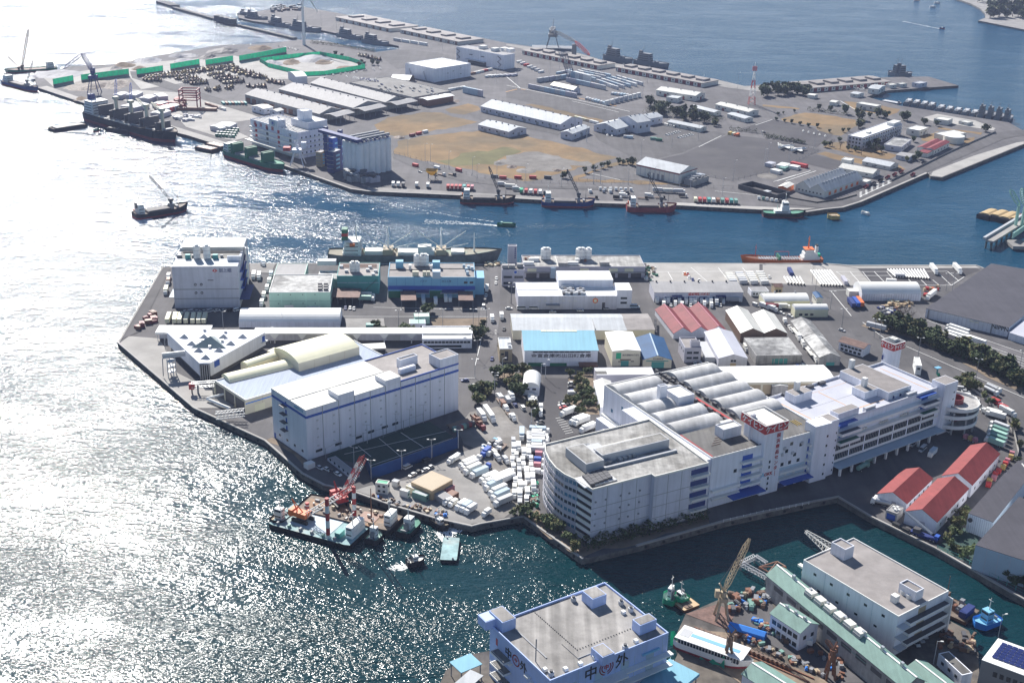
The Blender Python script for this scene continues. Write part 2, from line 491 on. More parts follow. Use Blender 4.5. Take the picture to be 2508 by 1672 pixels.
# ground of the far island
for nm,m,pts in [
    ('grass_field','drygrass',px('B2',(270,385),(470,345),(1010,290),(1200,330),(1330,360),(1390,330),(2230,530),(1480,740),(1400,745),(640,590),(235,500))),
    ('grass_field','drygrass',px('B2',(90,290),(60,240),(180,175),(500,128),(660,130),(760,170),(985,215),(930,232),(560,300),(280,350))),
    ('grass_verge','drygrass',px('B2',(690,105),(770,80),(900,50),(990,75),(1010,105),(860,150),(740,135))),
    ('grass_strip','drygrass',px('A3',(160,935),(230,930),(870,1075),(850,1100),(600,1060))),
    ('grass_field','drygrass',px('B4',(160,190),(280,150),(380,132),(480,140),(830,195),(850,230),(760,300),(700,340),(520,310),(480,255),(190,210))),
    ('grass_field','drygrass',px('B4',(480,500),(560,480),(720,520),(980,560),(1200,590),(1280,640),(1200,650),(830,580),(700,560))),
    ('grass_field','drygrass',px('B4',(540,440),(600,400),(740,390),(1200,510),(1130,550),(900,530))),
    ('grass_field','drygrass',px('B4',(720,30),(850,40),(1230,100),(1130,160),(800,100))),
    ('grass_verge','drygrass',px('B4',(1400,340),(1560,300),(1700,370),(1900,350),(1890,390),(1700,430),(1420,380))),
    ('grass_verge','drygrass',px('B3',(20,700),(140,670),(430,560),(560,555),(580,600),(420,600),(120,700),(60,720),(700,745),(1080,770),(1100,785),(0,745))),
    ('grass_verge','drygrass',px('B4',(0,60),(60,65),(330,95),(320,105),(0,78))),
    ('grass_verge','drygrass',px('B4',(1580,260),(1960,310),(1950,330),(1560,275))),
    ('green_grass','greengrass',px('B2',(600,560),(960,480),(1300,445),(1380,480),(1280,520),(1000,590),(720,600))),
    ('gravel_ground','gravelgrey',px('B2',(1120,575),(1480,480),(2010,590),(1640,660),(1500,650),(1200,590))),
    ('asphalt_lot','asphaltdark',px('B3',(600,640),(740,560),(1000,500),(1130,440),(1400,330),(1690,360),(2160,450),(2230,470),(1800,650),(1440,740),(1130,690))),
    ('asphalt_lot','asphalt',px('B3',(640,580),(240,380),(180,300),(820,250),(1290,300),(1380,325),(1110,432),(980,490),(720,550))),
    ('asphalt_lot','asphaltdark',px('B3',(1790,190),(2110,250),(2230,300),(2334,330),(2190,440),(1500,280))),
    ('asphalt_lot','asphaltdark',px('B4',(480,510),(800,590),(680,660),(270,560))),
    ('asphalt_lot','asphalt',px('A3',(0,790),(140,790),(900,950),(1280,1030),(880,1075),(0,870))),
    ('asphalt_lot','asphalt',px('B2',(1010,110),(900,140),(1010,200),(1700,330),(1760,300),(1760,265),(1000,70))),
    ('asphalt_lot','asphalt',px('A2',(1100,470),(1300,445),(1640,470),(1840,520),(1290,620),(1180,540))),
    ('asphalt_lot','asphalt',px('B3',(640,740),(120,690),(430,600),(570,600),(560,660),(1180,740),(1160,790))),
    ('concrete_yard','concretepale',px('A1',(380,690),(1180,570),(2100,500),(2334,560),(2334,640),(1260,800),(1160,690),(480,780))),
    ('concrete_yard','concretepale',px('A1',(1180,800),(1600,830),(2100,960),(2334,1060),(1900,1120),(1560,1060),(1100,900))),
    ('concrete_yard','concretepale',px('B1',(560,170),(760,160),(960,240),(1200,350),(1080,380),(1000,370),(640,260))),
    ('concrete_yard','concretepale',px('A2',(0,500),(380,500),(600,470),(1000,590),(640,690),(100,720),(0,690))),
    ('road','asphalt',px('A1',(1160,640),(1240,640),(1700,800),(2334,990),(2334,1050),(1700,860),(1180,700))),
    ('quay_apron','concretepale',px('A1',(345,782),(420,770),(790,900),(1620,1150),(2100,1300),(2060,1330),(1590,1185))),
    ('quay_apron','concrete',px('B2',(0,800),(210,805),(960,850),(1380,875),(2040,920),(2334,925),(2334,945),(2040,938),(800,868),(0,832))),
    ('quay_apron','concretepale',px('B3',(930,935),(1500,965),(2000,985),(2180,985),(2000,1012),(930,958))),
    ('road','asphalt',px('B2',(240,500),(330,520),(640,620),(960,720),(1200,770),(1700,790),(2334,800),(2334,830),(1300,800),(820,740),(460,640),(230,540))),
    ('road','asphalt',px('B4',(0,860),(480,935),(700,910),(840,870),(1150,740),(2080,310),(2334,285),(2334,345),(2270,345),(2150,370),(1480,660),(880,925),(720,975),(540,985),(0,925))),
    ('concrete_ledge','concretepale',px('B4',(1500,695),(1600,708),(2290,428),(2334,412),(2334,392),(2270,400),(1880,520),(1520,660))),
    ('concrete_yard','concretepale',px('A4',(1440,1050),(1560,1020),(1900,1080),(2080,1150),(2060,1170),(1500,1080))),
    ('quay_apron','concrete',px('A3',(0,395),(640,480),(930,562),(1860,710),(2130,772),(2334,770),(2334,830),(2000,790),(900,600),(0,410)))]:
    patch(nm,m,pts)
# ground of the near wharf
for nm,m,pts in [
    ('quay_apron','concretepale',px('C1',(120,1000),(200,940),(460,960),(520,1050),(620,1260),(800,1350),(1000,1450),(1130,1568),(770,1568))),
    ('quay_apron','asphalt',px('C1',(480,345),(560,350),(290,900),(130,970))),
    ('quay_apron','concrete',px('C1',(1255,310),(1480,305),(1440,390),(1260,385))),
    ('concrete_yard','concretepale',px('C3',(1290,305),(2281,310),(2281,470),(1350,470))),
    ('concrete_yard','concretepale',px('C4',(0,310),(530,305),(700,325),(830,350),(960,490),(560,500),(0,470))),
    ('asphalt_lot','asphaltdark',px('C4',(845,350),(1860,345),(1900,360),(1500,520),(960,480))),
    ('quay_apron','concretepale',px('C4',(700,322),(1850,322),(1900,342),(830,346))),
    ('concrete_lot','concrete',px('C2',(235,780),(570,780),(580,860),(240,860))),
    ('concrete_lot','dirt',px('C2',(980,772),(1480,772),(1450,870),(990,860))),
    ('gravel_ground','gravelgrey',px('D2',(80,620),(180,460),(420,410),(700,620),(720,800),(640,1260),(480,1380),(280,1420),(0,1350),(0,880),(280,800))),
    ('concrete_yard','concrete',px('D1',(1230,1030),(1560,980),(1900,790),(2200,680),(2281,700),(2281,1330),(2100,1370),(1780,1290),(1400,1170),(1100,1070))),
    ('sports_court','courtgreen',px('D1',(1190,850),(850,780),(1000,640),(1750,470),(1960,600),(1240,880))),
    ('dry_bank','dirt',px('D1',(310,635),(380,610),(460,660),(700,840),(660,860))),
    ('planted_ground','dirt',px('D2',(410,130),(480,110),(640,120),(640,300),(680,420),(560,300))),
    ('planted_ground','dirt',px('D2',(1040,160),(1240,90),(1280,200),(1310,420),(1330,480),(1230,480),(1060,440))),
    ('planted_ground','dirt',px('D2',(640,1380),(780,1300),(820,1420),(1000,1568),(880,1568))),
    ('planted_ground','dirt',px('D5',(700,145),(820,130),(1180,380),(1300,330),(2100,160),(2240,60),(2281,200),(1165,470))),
    ('road','asphaltpale',px('C2',(1500,330),(1570,330),(1590,700),(1560,930),(1560,1050),(1440,1200),(1370,1180),(1440,880),(1500,700))),
    ('green_yard','courtgreen',px('D7',(1520,400),(1640,240),(1860,190),(1900,260),(1830,530),(1760,500))),
    ('asphalt_lot','asphaltpale',px('C4',(1000,960),(1430,800),(2281,1090),(2281,1300),(1300,870))),
    ('asphalt_lot','asphaltdark',px('D2',(820,160),(1040,165),(1060,440),(1150,640),(840,740))),
    ('planted_ground','dirt',px('C4',(860,850),(900,820),(1300,830),(2281,1330),(2281,1440),(2100,1360),(1380,980),(1000,890)))]:
    patch(nm,m,pts)
# ground of the shipyard
for nm,m,pts in [
    ('dry_dock_floor','dirt',px('D6',(480,1100),(800,1130),(1300,1400),(1700,1568),(900,1568),(500,1300))),
    ('asphalt_lot','asphalt',px('D6',(750,860),(1160,760),(1200,950),(1500,1200),(2000,1568),(1700,1568),(1200,1250),(880,1080))),
    ('slipway_deck','roofrusty',px('D6',(425,965),(700,880),(860,960),(780,1100)))]:
    patch(nm,m,pts)
# ---------------------------------------------------------------- buildings
FONTS={}
def lettering(parent,s,m,size,loc,rot,ext=0.04,name='lettering',bold=0.0,sx=1.0):
    c=bpy.data.curves.new('lettering','FONT')
    c.body,c.size,c.extrude,c.align_x,c.align_y=s,size,ext,'CENTER','CENTER'
    c.offset=bold
    c.resolution_u=2
    t=bpy.data.objects.new('lettering',c)
    me=bpy.data.meshes.new_from_object(t)
    me.name='lettering'
    me.materials.clear()
    me.materials.append(M(m))
    bpy.data.objects.remove(t)
    o=obj(name,me,parent,loc,rot=rot)
    o.scale=(sx,1,1)
    return o
class Bld:
    """a building on a rectangle: pixel corners A (left), B (near), C (right) of its eave or roof edge.
    local axes: x from B to C, y from B to A, z up; 'f' is the face y=0, 'l' the face x=0"""
    def __init__(s,name,label,A,B,C,h=None,foot=None,z=Q,cat='building',group=None,V=None,U=None):
        if h is None:h=height(foot,B,z)
        s.h,s.z=h,z
        a,b,c=(at(*q,z+h).xy for q in (A,B,C))
        if (a-b).length>(c-b).length*1.3:
            v=(a-b).normalized();u=Vector((v.y,-v.x))
        else:
            u=(c-b).normalized();v=Vector((-u.y,u.x))
        s.U=U or (c-b).dot(u);s.V=V or (a-b).dot(v)
        s.b,s.u,s.v=b,u,v
        s.o=root(name,label,cat,(b.x,b.y,z),math.atan2(u.y,u.x),group)
    def L(s,x,y,z=None):
        p=at(x,y,s.z+(s.h if z is None else z)).xy-s.b
        return p.dot(s.u),p.dot(s.v)
    def box(s,name,m,x0,x1,y0,y1,z0,z1):return box(s.o,name,m,x0,x1,y0,y1,z0,z1)
    def put(s,mb,name,smooth=False):return mb.build(name,s.o,smooth)
    def flat(s,wall,roof,par=0.7,t=0.35,rim=None):
        U,V,h=s.U,s.V,s.h
        s.box('wall',wall,0,U,0,V,0,h-.05)
        s.box('roof',roof,t,U-t,t,V-t,h-.05,h)
        if par:
            mb=MB()
            mb.box(rim or wall,0,U,0,t,h-.05,h+par);mb.box(rim or wall,0,U,V-t,V,h-.05,h+par)
            mb.box(rim or wall,0,t,t,V-t,h-.05,h+par);mb.box(rim or wall,U-t,U,t,V-t,h-.05,h+par)
            s.put(mb,'parapet')
        return s
    def gable(s,wall,roof,rise,axis='x',over=.5,rp=.5,n=1,cap=None,vents=0,trim=None):
        U,V,h=s.U,s.V,s.h
        W,Ln=(V,U) if axis=='x' else (U,V)
        prof=[(0,0)]
        for k in range(n):
            w0=W*k/n
            if k==0:prof=[(0,0),(0,h)]
            prof+=[(w0+W/n*rp,h+rise),(w0+W/n,h)]
        prof.append((W,0))
        prof=prof[::-1] if axis=='y' else prof
        mb=MB()
        mb.prism(wall,prof,0,Ln,'x' if axis=='x' else 'y')
        s.put(mb,'wall')
        for k in range(n):
            w0=W*k/n
            rb=MB()
            for (p0,z0,p1,z1) in ((w0,h,w0+W/n*rp,h+rise),(w0+W/n,h,w0+W/n*rp,h+rise)):
                d=Vector((p1-p0,z1-z0)).normalized()
                e=over if (p0<=0.01 or p0>=W-.01) else 0
                q0=Vector((p0,z0))-d*e
                up=.22
                pr=[(q0.x,q0.y+.03),(p1,z1+.03),(p1,z1+up),(q0.x,q0.y+up)]
                rb.prism(roof,pr,-over,Ln+over,'x' if axis=='x' else 'y')
            s.put(rb,'roof')
            if cap:
                c0=w0+W/n*rp
                if axis=='x':s.box('ridge_cap',cap,-over,U+over,c0-.35,c0+.35,h+rise+.1,h+rise+.36)
                else:s.box('ridge_cap',cap,c0-.35,c0+.35,-over,V+over,h+rise+.1,h+rise+.36)
            for j in range(vents):
                c0,t0=w0+W/n*rp,Ln*(j+.5)/vents
                if axis=='x':s.box('ventilator','steelgrey',t0-.5,t0+.5,c0-.5,c0+.5,h+rise,h+rise+1.1)
                else:s.box('ventilator','steelgrey',c0-.5,c0+.5,t0-.5,t0+.5,h+rise,h+rise+1.1)
        if trim:
            s.box('eave_trim',trim,-over,U+over,-over-.1,-over+.12,h-.5,h+.1)
        return s
    def vault(s,wall,roof,rise,axis='x',n=10,y0=0,y1=None,x0=0,x1=None,z=None,name='roof',ends=True):
        U,V,h=s.U,s.V,(s.h if z is None else z)
        x1=U if x1 is None else x1;y1=V if y1 is None else y1
        W0,W1,T0,T1=(y0,y1,x0,x1) if axis=='x' else (x0,x1,y0,y1)
        w=(W1-W0)/2
        Rr=(w*w+rise*rise)/(2*rise)
        a=math.asin(min(1,w/Rr))
        pr=[]
        for k in range(n+1):
            th=-a+2*a*k/n
            pr.append((W0+w+Rr*math.sin(th),h+Rr*math.cos(th)-Rr+rise))
        if axis=='y':pr=pr[::-1]
        mb=MB()
        N=len(pr)
        g=(lambda p,zz,t:(t,p,zz)) if axis=='x' else (lambda p,zz,t:(p,t,zz))
        vs=[g(p,zz,T0) for p,zz in pr]+[g(p,zz,T1) for p,zz in pr]
        fs=[(j,j+N,j+N+1,j+1) for j in range(N-1)]+[tuple(range(N)),tuple(range(2*N-1,N-1,-1))]
        mb.add(vs,fs,roof)
        o=s.put(mb,name)
        return o
    def shell(s,wall):return s.box('wall',wall,0,s.U,0,s.V,0,s.h)
    def on(s,face,name,m,a0,a1,z0,z1,d=.06,inn=0.0):
        """a slab on a face: a along the face, d proud"""
        if face=='f':return s.box(name,m,a0,a1,-d,inn,z0,z1)
        if face=='l':return s.box(name,m,-d,inn,a0,a1,z0,z1)
        if face=='r':return s.box(name,m,s.U-inn,s.U+d,a0,a1,z0,z1)
        return s.box(name,m,a0,a1,s.V-inn,s.V+d,z0,z1)
    def row(s,face,n,a0,a1,z0,z1,w,m='glass',name='window',d=.07):
        for k in range(n):
            c=a0+(a1-a0)*(k+.5)/n
            s.on(face,name,m,c-w/2,c+w/2,z0,z1,d)
    def text(s,face,t,m,size,a,z,d=.1,bold=0.0,sx=1.0):
        if face=='f':return lettering(s.o,t,m,size,(a,-d,z),(math.pi/2,0,0),bold=bold,sx=sx)
        if face=='l':return lettering(s.o,t,m,size,(-d,a,z),(math.pi/2,0,-math.pi/2),bold=bold,sx=sx)
        return lettering(s.o,t,m,size,(s.U+d,a,z),(math.pi/2,0,math.pi/2),bold=bold,sx=sx)
    def unit(s,name,m,x,y,w,d,hh,z=None,zz=None):
        """rooftop block whose foot centre is seen at pixel x,y"""
        z=s.h if z is None else z
        lx,ly=s.L(x,y,z)
        return s.box(name,m,lx-w/2,lx+w/2,ly-d/2,ly+d/2,z,z+hh)
    def block(s,A,B,C,dz,wall,roof,z=None,par=.5,name='penthouse'):
        """penthouse given by the three near roof corners; dz its height above roof z"""
        z=s.h if z is None else z
        (ax,ay),(bx,by),(cx,cy)=(s.L(*q,z+dz) for q in (A,B,C))
        x0,x1,y0,y1=min(ax,bx),max(cx,bx),min(by,cy),max(ay,by)
        if x1-x0<1:x1=x0+1
        if y1-y0<1:y1=y0+1
        mb=MB()
        mb.box(wall,x0,x1,y0,y1,z,z+dz-.1)
        t=.3
        if par:
            for q in ((x0,x1,y0,y0+t),(x0,x1,y1-t,y1),(x0,x0+t,y0+t,y1-t),(x1-t,x1,y0+t,y1-t)):
                mb.box(wall,*q,z+dz-.1,z+dz+par)
        mb.box(roof,x0+t,x1-t,y0+t,y1-t,z+dz-.1,z+dz)
        s.put(mb,name)
        return x0,x1,y0,y1
def tank(b,x,y,r,hh,m='white',z=None,name='tank'):
    z=b.h if z is None else z
    lx,ly=b.L(x,y,z)
    mb=MB()
    mb.cyl(m,(lx,ly,z+.6),(lx,ly,z+hh),r,n=14)
    mb.cyl(m,(lx,ly,z+hh),(lx,ly,z+hh+.9),r*.55,n=10)
    for k in range(4):
        a=k*math.pi/2+.6
        mb.cyl('steelgrey',(lx+r*.8*math.cos(a),ly+r*.8*math.sin(a),z),(lx+r*.8*math.cos(a),ly+r*.8*math.sin(a),z+.7),.15,n=4)
    for k in (1,2):
        mb.cyl('steelgrey',(lx,ly,z+hh*k/3),(lx,ly,z+hh*k/3+.15),r+.12,n=14)
    return b.put(mb,name)
# ================================================================ near wharf: west half
sheet('C1')
b=Bld('grain_silo_building','tall lilac grey silo building with twin white rooftop tanks on the left quay',(690,98),(570,332),(1145,332),foot=(592,694))
b.flat('wallgrey','roofpale',par=0)
U,V,h=b.U,b.V,b.h
b.box('rear_roof','roofpale',0,U,V*.58,V,h,h+1.6)
b.box('roof_trench','roofdark',1.5,U-1.5,V*.28,V*.56,h,h+.12)
tank(b,795,262,2.2,8.5);tank(b,882,262,2.2,8.5)
for x in (715,955):b.unit('scrubber','teal',x,262,3.0,2.6,2.8)
for x in (630,650,760,930,1010):b.unit('fan_unit','steelgrey',x,250,1.6,1.6,1.6)
b.box('duct','offwhite',2,U+1.2,V*.54,V*.54+1.4,h+1.7,h+3.1)
b.block((1060,232),(1055,240),(1170,240),3.0,'wallwhite','roofpale',par=0)
for k,z0 in ((0,.745),(1,.445),(2,.22)):
    b.on('f','floor_band','grey' if k else 'wallgrey',0,U,h*z0,h*z0+(.5 if k else .2),.12)
for zz in (.57,.37):
    for a in (.34,.43):
        mb=MB();mb.cyl('darkgrey',(U*a,-.5,h*zz),(U*a,.2,h*zz),.85,n=12);mb.cyl('lilac',(U*a,-.55,h*zz),(U*a,.2,h*zz),.45,n=10)
        b.put(mb,'vent_hood')
b.on('f','louvre','darkgrey',U*.53,U*.62,h*.66,h*.68)
b.text('f','上組','navy',2.6,U*.84,h*.90,bold=.02)
b.text('f','株式\n会社','navy',1.2,U*.745,h*.90,bold=.01)
mb=MB();mb.add([(U*.65-1.7,-.12,h*.9),(U*.65,-.12,h*.9-1.2),(U*.65+1.7,-.12,h*.9),(U*.65,-.12,h*.9+1.2)],[(0,1,2,3)],'red')
b.put(mb,'emblem')
mb=MB();mb.box('white',U*.65-.22,U*.65+.22,-.16,-.13,h*.9-.6,h*.9+.6);b.put(mb,'emblem_mark')
for k in range(4):
    z0=h*(.15+.2*k)
    b.box('stair_landing','blue',U,U+2.2,V*.15,V*.55,z0,z0+.25)
    mb=MB();mb.add([(U+1,V*.2,z0),(U+2,V*.2,z0),(U+2,V*.5,z0+h*.2),(U+1,V*.5,z0+h*.2)],[(0,1,2,3),(3,2,1,0)],'navy');b.put(mb,'stair_flight')
mb=MB();mb.cyl('silver',(U+1.3,V*.55,3),(U+1.3,V*.55,h+2.4),1.0,n=10);b.put(mb,'duct')
b.box('canopy','navy',U,U+6,0,V*.5,5.2,5.5)
b.box('canopy','paleblue',-4,0,V*.1,V*.9,5.0,5.3)

b=Bld('green_warehouse','pale green warehouse with a peeling white flat roof',(1455,405),(1420,558),(1955,555),foot=(1425,712))
b.flat('palegreen','roofold',par=.4,rim='white')
U,V,h=b.U,b.V,b.h
for k in range(1,5):b.on('f','pilaster','palegreen',U*k/5-.3,U*k/5+.3,0,h,.3)
b.on('f','floor_band','seagreen',0,U,h*.5,h*.53)
b.row('f',4,U*.05,U*.85,h*.86,h*.90,.7);b.row('f',4,U*.05,U*.85,h*.36,h*.40,.7)
for j in range(2):
    for i in range(3):b.unit('fan_unit','darkgrey',1868+50*j,492+22*i,2.6,2.0,1.4)
b.on('f','door','white',U*.24,U*.4,0,3.2)
b.box('lean_to','lightgrey',U*.6,U*.83,-3,0,0,2.6)
b=Bld('green_stair_tower','pale green roof block behind the peeling white roof',(1845,372),(1845,440),(2020,440),foot=(1960,552))
b.flat('palegreen','roofold',par=.4,rim='white')
b=Bld('grey_roof_shed','plain grey flat roofed shed behind the pale green warehouse',(1482,305),(1462,403),(1735,403),h=8.0)
b.flat('palegreen','roofgrey',par=.2)

sheet('C2')
b=Bld('teal_warehouse','teal walled warehouse with brown roof and a white tank tower',(130,298),(160,415),(525,415),foot=(522,560))
b.flat('teal','rooftaupe',par=.3)
U,V,h=b.U,b.V,b.h
tank(b,300,378,2.0,6.5);tank(b,335,378,2.0,6.5)
for x,y in ((430,370),(245,380),(480,410),(500,380),(450,345),(200,340)):b.unit('fan_unit','lightgrey',x,y,2.2,2.0,1.6)
for k in range(3):b.box('pipe_run','rust',1,U-2,V*(.62+.09*k),V*(.62+.09*k)+.5,h+.4,h+.9)
b.box('roof_cabin','lightgrey',-14,-2,V*.8,V*.8+5,h,h+3)
b.on('f','floor_band','paleblue',0,U,h*.62,h*.65,.1)
for k in range(1,4):b.on('f','pilaster','teal',U*k/4-.25,U*k/4+.25,0,h,.25)
mb=MB()
mb.add([(U*.55,-1.2,0),(U*.95,-1.2,h*.8),(U*.95,-.2,h*.8),(U*.55,-.2,0)],[(0,1,2,3),(3,2,1,0)],'steelgrey');b.put(mb,'outside_stair')
b=Bld('rusty_canopy','brown rusty lean-to roof in front of the teal warehouse',(105,520),(105,598),(357,600),h=5.0,cat='canopy')
U,V,h=b.U,b.V,b.h
b.box('roof','roofrusty',0,U,0,V,h-.2,h)
for k in range(5):b.box('post','steelgrey',U*k/4-.12,U*k/4+.12,0,.24,0,h-.2)
b.box('rear_wall','brown',U*.25,U*.9,V-.3,V,0,h-.3)

b=Bld('blue_fruit_warehouse','two storey blue warehouse with brown roof and white rooftop tanks',(608,300),(605,428),(1368,430),foot=(720,600))
b.flat('skyblue','rooftaupe',par=.5)
U,V,h=b.U,b.V,b.h
b.on('f','wall_band','blue',0,U,h*.40,h*.60,.2)
b.on('f','wall_band','navy',U*.17,U*.47,h*.30,h*.40,2.0)
b.on('f','wall_band','navy',U*.62,U*.88,h*.30,h*.40,2.0)
b.on('f','canopy','lightgrey',U*.17,U*.47,h*.27,h*.29,2.6)
b.on('f','canopy','lightgrey',U*.6,U*.88,h*.27,h*.29,2.6)
for k in range(1,10):b.on('f','joint','blue',U*k/10-.06,U*k/10+.06,h*.6,h,.05)
b.on('f','loading_door','green',0.2,U*.15,0,h*.33,.4);b.on('f','loading_door','green',U*.48,U*.66,0,h*.36,.4)
b.text('f','バナナ','navy',1.5,U*.41,h*.83);b.text('f','加工工場','navy',1.5,U*.67,h*.83)
for x in (860,905,935):tank(b,x,325,2.1,7.5)
for x,y in ((708,338),(1028,342)):b.unit('roof_head','skyblue',x,y,4.8,4.5,4.6)
b.unit('roof_head','paleblue',1030,425,5,5,4.6)
for x in (835,860,925,960):b.unit('duct','cream',x,412,2.2,2.2,3.2)
for x in (800,985):b.unit('duct','white',x,355,1.6,3.6,3.2)
for x,y in ((1290,370),(1310,350),(1300,400),(1340,360),(1270,340)):b.unit('fan_unit','paleblue',x,y,1.8,1.8,2.2)
b.box('roof_ridge','roofdark',.5,U*.5,V*.5,V*.5+.8,h,h+.4);b.box('roof_ridge','roofdark',U*.6,U-4,V*.6,V*.6+.8,h,h+.4)
b.row('f',2,U*.86,U*.99,h*.72,h*.82,2.2)
b.box('side_wing','skyblue',U,U+6,V*.2,V*.7,0,h*.85)
for i,(A,B,C,lab) in enumerate((((715,545),(720,625),(855,625),'brown rusty loading canopy at the left bay of the blue warehouse'),
                                    ((1218,545),(1222,625),(1352,612),'brown rusty loading canopy at the right bay of the blue warehouse'))):
    b=Bld('loading_canopy',lab,A,B,C,h=5.5,cat='canopy',group='rusty loading canopies')
    b.box('roof','roofrusty',0,b.U,0,b.V,b.h-.2,b.h)
    for q in ((.3,.3),(b.U-.3,.3),(.3,b.V-.3),(b.U-.3,b.V-.3)):
        b.box('post','steelgrey',q[0]-.12,q[0]+.12,q[1]-.12,q[1]+.12,0,b.h-.2)

sheet('C1')
b=Bld('long_vault_shed','long white barrel roofed tent shed on the left wharf',(1172,728),(1158,832),(2040,832),foot=(1160,862),cat='shed')
b.h=max(b.h,3.6)
b.shell('wallwhite');b.vault('wallwhite','white',4.2,n=12)
for k in range(1,16):b.on('f','panel_joint','lightgrey',b.U*k/16-.05,b.U*k/16+.05,0,b.h,.05)
b=Bld('colonnade_gallery','long white gallery with V shaped columns behind the triangular terminal',(1365,862),(1375,912),(2281,912),foot=(1395,1000),cat='building',U=120)
h=b.h
b.box('roof','white',-6,b.U,0,b.V,h-.8,h)
b.box('rear_wall','wallgrey',0,b.U,b.V*.5,b.V*.5+.4,0,h-.8)
for k in range(8):
    x=6+k*(b.U-10)/7
    mb=MB()
    mb.prism('white',[(x-2.6,h-.8),(x,h-4),(x+2.6,h-.8)],0,.6,'y');mb.box('lightgrey',x-.35,x+.35,0,.6,0,h-3.5)
    b.put(mb,'column')
for k in range(4):b.box('rear_door','lightgrey',22+k*24,30+k*24,b.V*.5-.1,b.V*.5,0,h*.55)
b=Bld('white_canopy_shed','low white flat canopy by the triangular terminal',(450,842),(428,905),(900,905),foot=(430,985),cat='canopy')
b.box('roof','white',0,b.U,0,b.V,b.h-1.2,b.h)
b.box('wall','wallgrey',1,b.U-1,b.V*.4,b.V-1,0,b.h-1.2)
for k in range(8):b.box('post','lightgrey',1+k*(b.U-2)/7-.15,1+k*(b.U-2)/7+.15,.5,.8,0,b.h-1.2)

# triangular terminal
sheet('C1')
hT=height((812,1325),(812,1170))
tri=[at(x,y,Q+hT) for x,y in ((530,905),(812,1172),(910,1170),(1388,905),(1345,880),(590,882))]
o=root('triangular_terminal','white triangular ferry terminal with pyramid skylights on its roof','building',(tri[1].x,tri[1].y,Q))
loc=[Vector((p.x-tri[1].x,p.y-tri[1].y,0)) for p in tri]
n=len(loc)
def prism(name,pts,z0,z1,m,parent,mtop=None,inset=0):
    if inset:
        c=sum(pts,Vector())/len(pts)
        pts=[c+(p-c)*(1-inset) for p in pts]
    N=len(pts)
    area=sum(pts[i].x*pts[(i+1)%N].y-pts[(i+1)%N].x*pts[i].y for i in range(N))
    if area<0:pts=pts[::-1]
    vs=[(p.x,p.y,z0) for p in pts]+[(p.x,p.y,z1) for p in pts]
    fs=[tuple(range(N-1,-1,-1)),tuple(range(N,2*N))]+[(i,(i+1)%N,(i+1)%N+N,i+N) for i in range(N)]
    return obj(name,mesh(name,vs,fs,[m,mtop or m],[0,1]+[0]*N),parent)
prism('ground_floor',loc,0,hT*.28,'darkgrey',o,inset=.06)
prism('wall',loc,hT*.26,hT-.1,'wallwhite',o)
prism('roof',loc,hT-.1,hT,'white',o,inset=.01)
prism('parapet',loc,hT,hT+.02,'wallwhite',o,inset=0)
def pyramid(name,c,r,hh,m,rot):
    mb=MB()
    vs=[(c.x+r*math.cos(rot+k*math.pi*2/3),c.y+r*math.sin(rot+k*math.pi*2/3),hT) for k in range(3)]+[(c.x,c.y,hT+hh)]
    mb.add(vs,[(0,1,3),(1,2,3),(2,0,3)],m)
    return mb.build(name,o)
def lc(x,y,z):p=at(x,y,Q+z);return Vector((p.x-tri[1].x,p.y-tri[1].y,0))
pyramid('glass_pyramid',lc(915,1010,hT),11.5,5.0,'pyramidglass',math.pi/2)
for x,y in ((685,950),(858,950),(1028,950),(1195,948),(750,1010),(1092,1008),(812,1068),(988,1066),(872,1130)):
    pyramid('skylight',lc(x,y,hT),3.4,2.2,'lightgrey',math.pi/2)
for x,y in ((905,1040),(1015,985),(843,985),(1042,905),(860,890)):
    p=lc(x,y,hT);box(o,'roof_vent','silver',p.x-.7,p.x+.7,p.y-.7,p.y+.7,hT,hT+1.4)
p,q=loc[1],loc[2]
d=(q-p).normalized()
box(o,'entrance_glazing','glass',min(p.x,q.x)+.3,max(p.x,q.x)-.3,-1.2,-.2,hT*.0,hT*.94)
for k in range(5):box(o,'mullion','wallwhite',p.x+(q.x-p.x)*(k+.5)/5-.08,p.x+(q.x-p.x)*(k+.5)/5+.08,-1.28,-1.2,0,hT*.94)
e=(loc[3]-loc[2]).normalized();ang=math.atan2(e.y,e.x)
s0=loc[2]+e*3.0
obj('flag_sign',cube('blue'),o,(s0.x+.12,s0.y-.12,hT*.62),ang,(4.5,.1,3.4))
s1=loc[2]+e*46.0
obj('blue_door',cube('blue'),o,(s1.x+.1,s1.y-.12,hT*.55),ang,(2.4,.1,3.2));obj('balcony',cube('white'),o,(s1.x+.6,s1.y-1.8,hT*.5),ang,(5,1.8,.5))
# boarding bridge on the quay
sheet('C1')
o=root('boarding_bridge','steel boarding bridge tower standing on the quay by the triangular terminal','gangway',at(575,1290))
c0=at(575,1290)
mb=MB()
for dx,dy in ((-1.5,-1.5),(1.5,-1.5),(-1.5,3),(1.5,3)):mb.cyl('lightgrey',(dx,dy,0),(dx,dy,11),.3,n=6)
for z in (3,6,9):mb.box('lightgrey',-1.7,1.7,-1.7,3.2,z,z+.2)
mb.build('tower_frame',o)
g=at(690,1095,Q+11)-c0;g2=at(490,1118,Q+11)-c0
mb=MB();mb.cyl('lightgrey',(g.x,g.y,11),(g2.x,g2.y,11),1.2,n=4);mb.cyl('white',(g.x,g.y,12.5),(g2.x,g2.y,12.5),.9,n=4);mb.build('walkway',o)
mb=MB();mb.cyl('steelgrey',(g2.x,g2.y,10),(g2.x+.5,g2.y-3,1),.25,n=5);mb.build('gangway_arm',o)

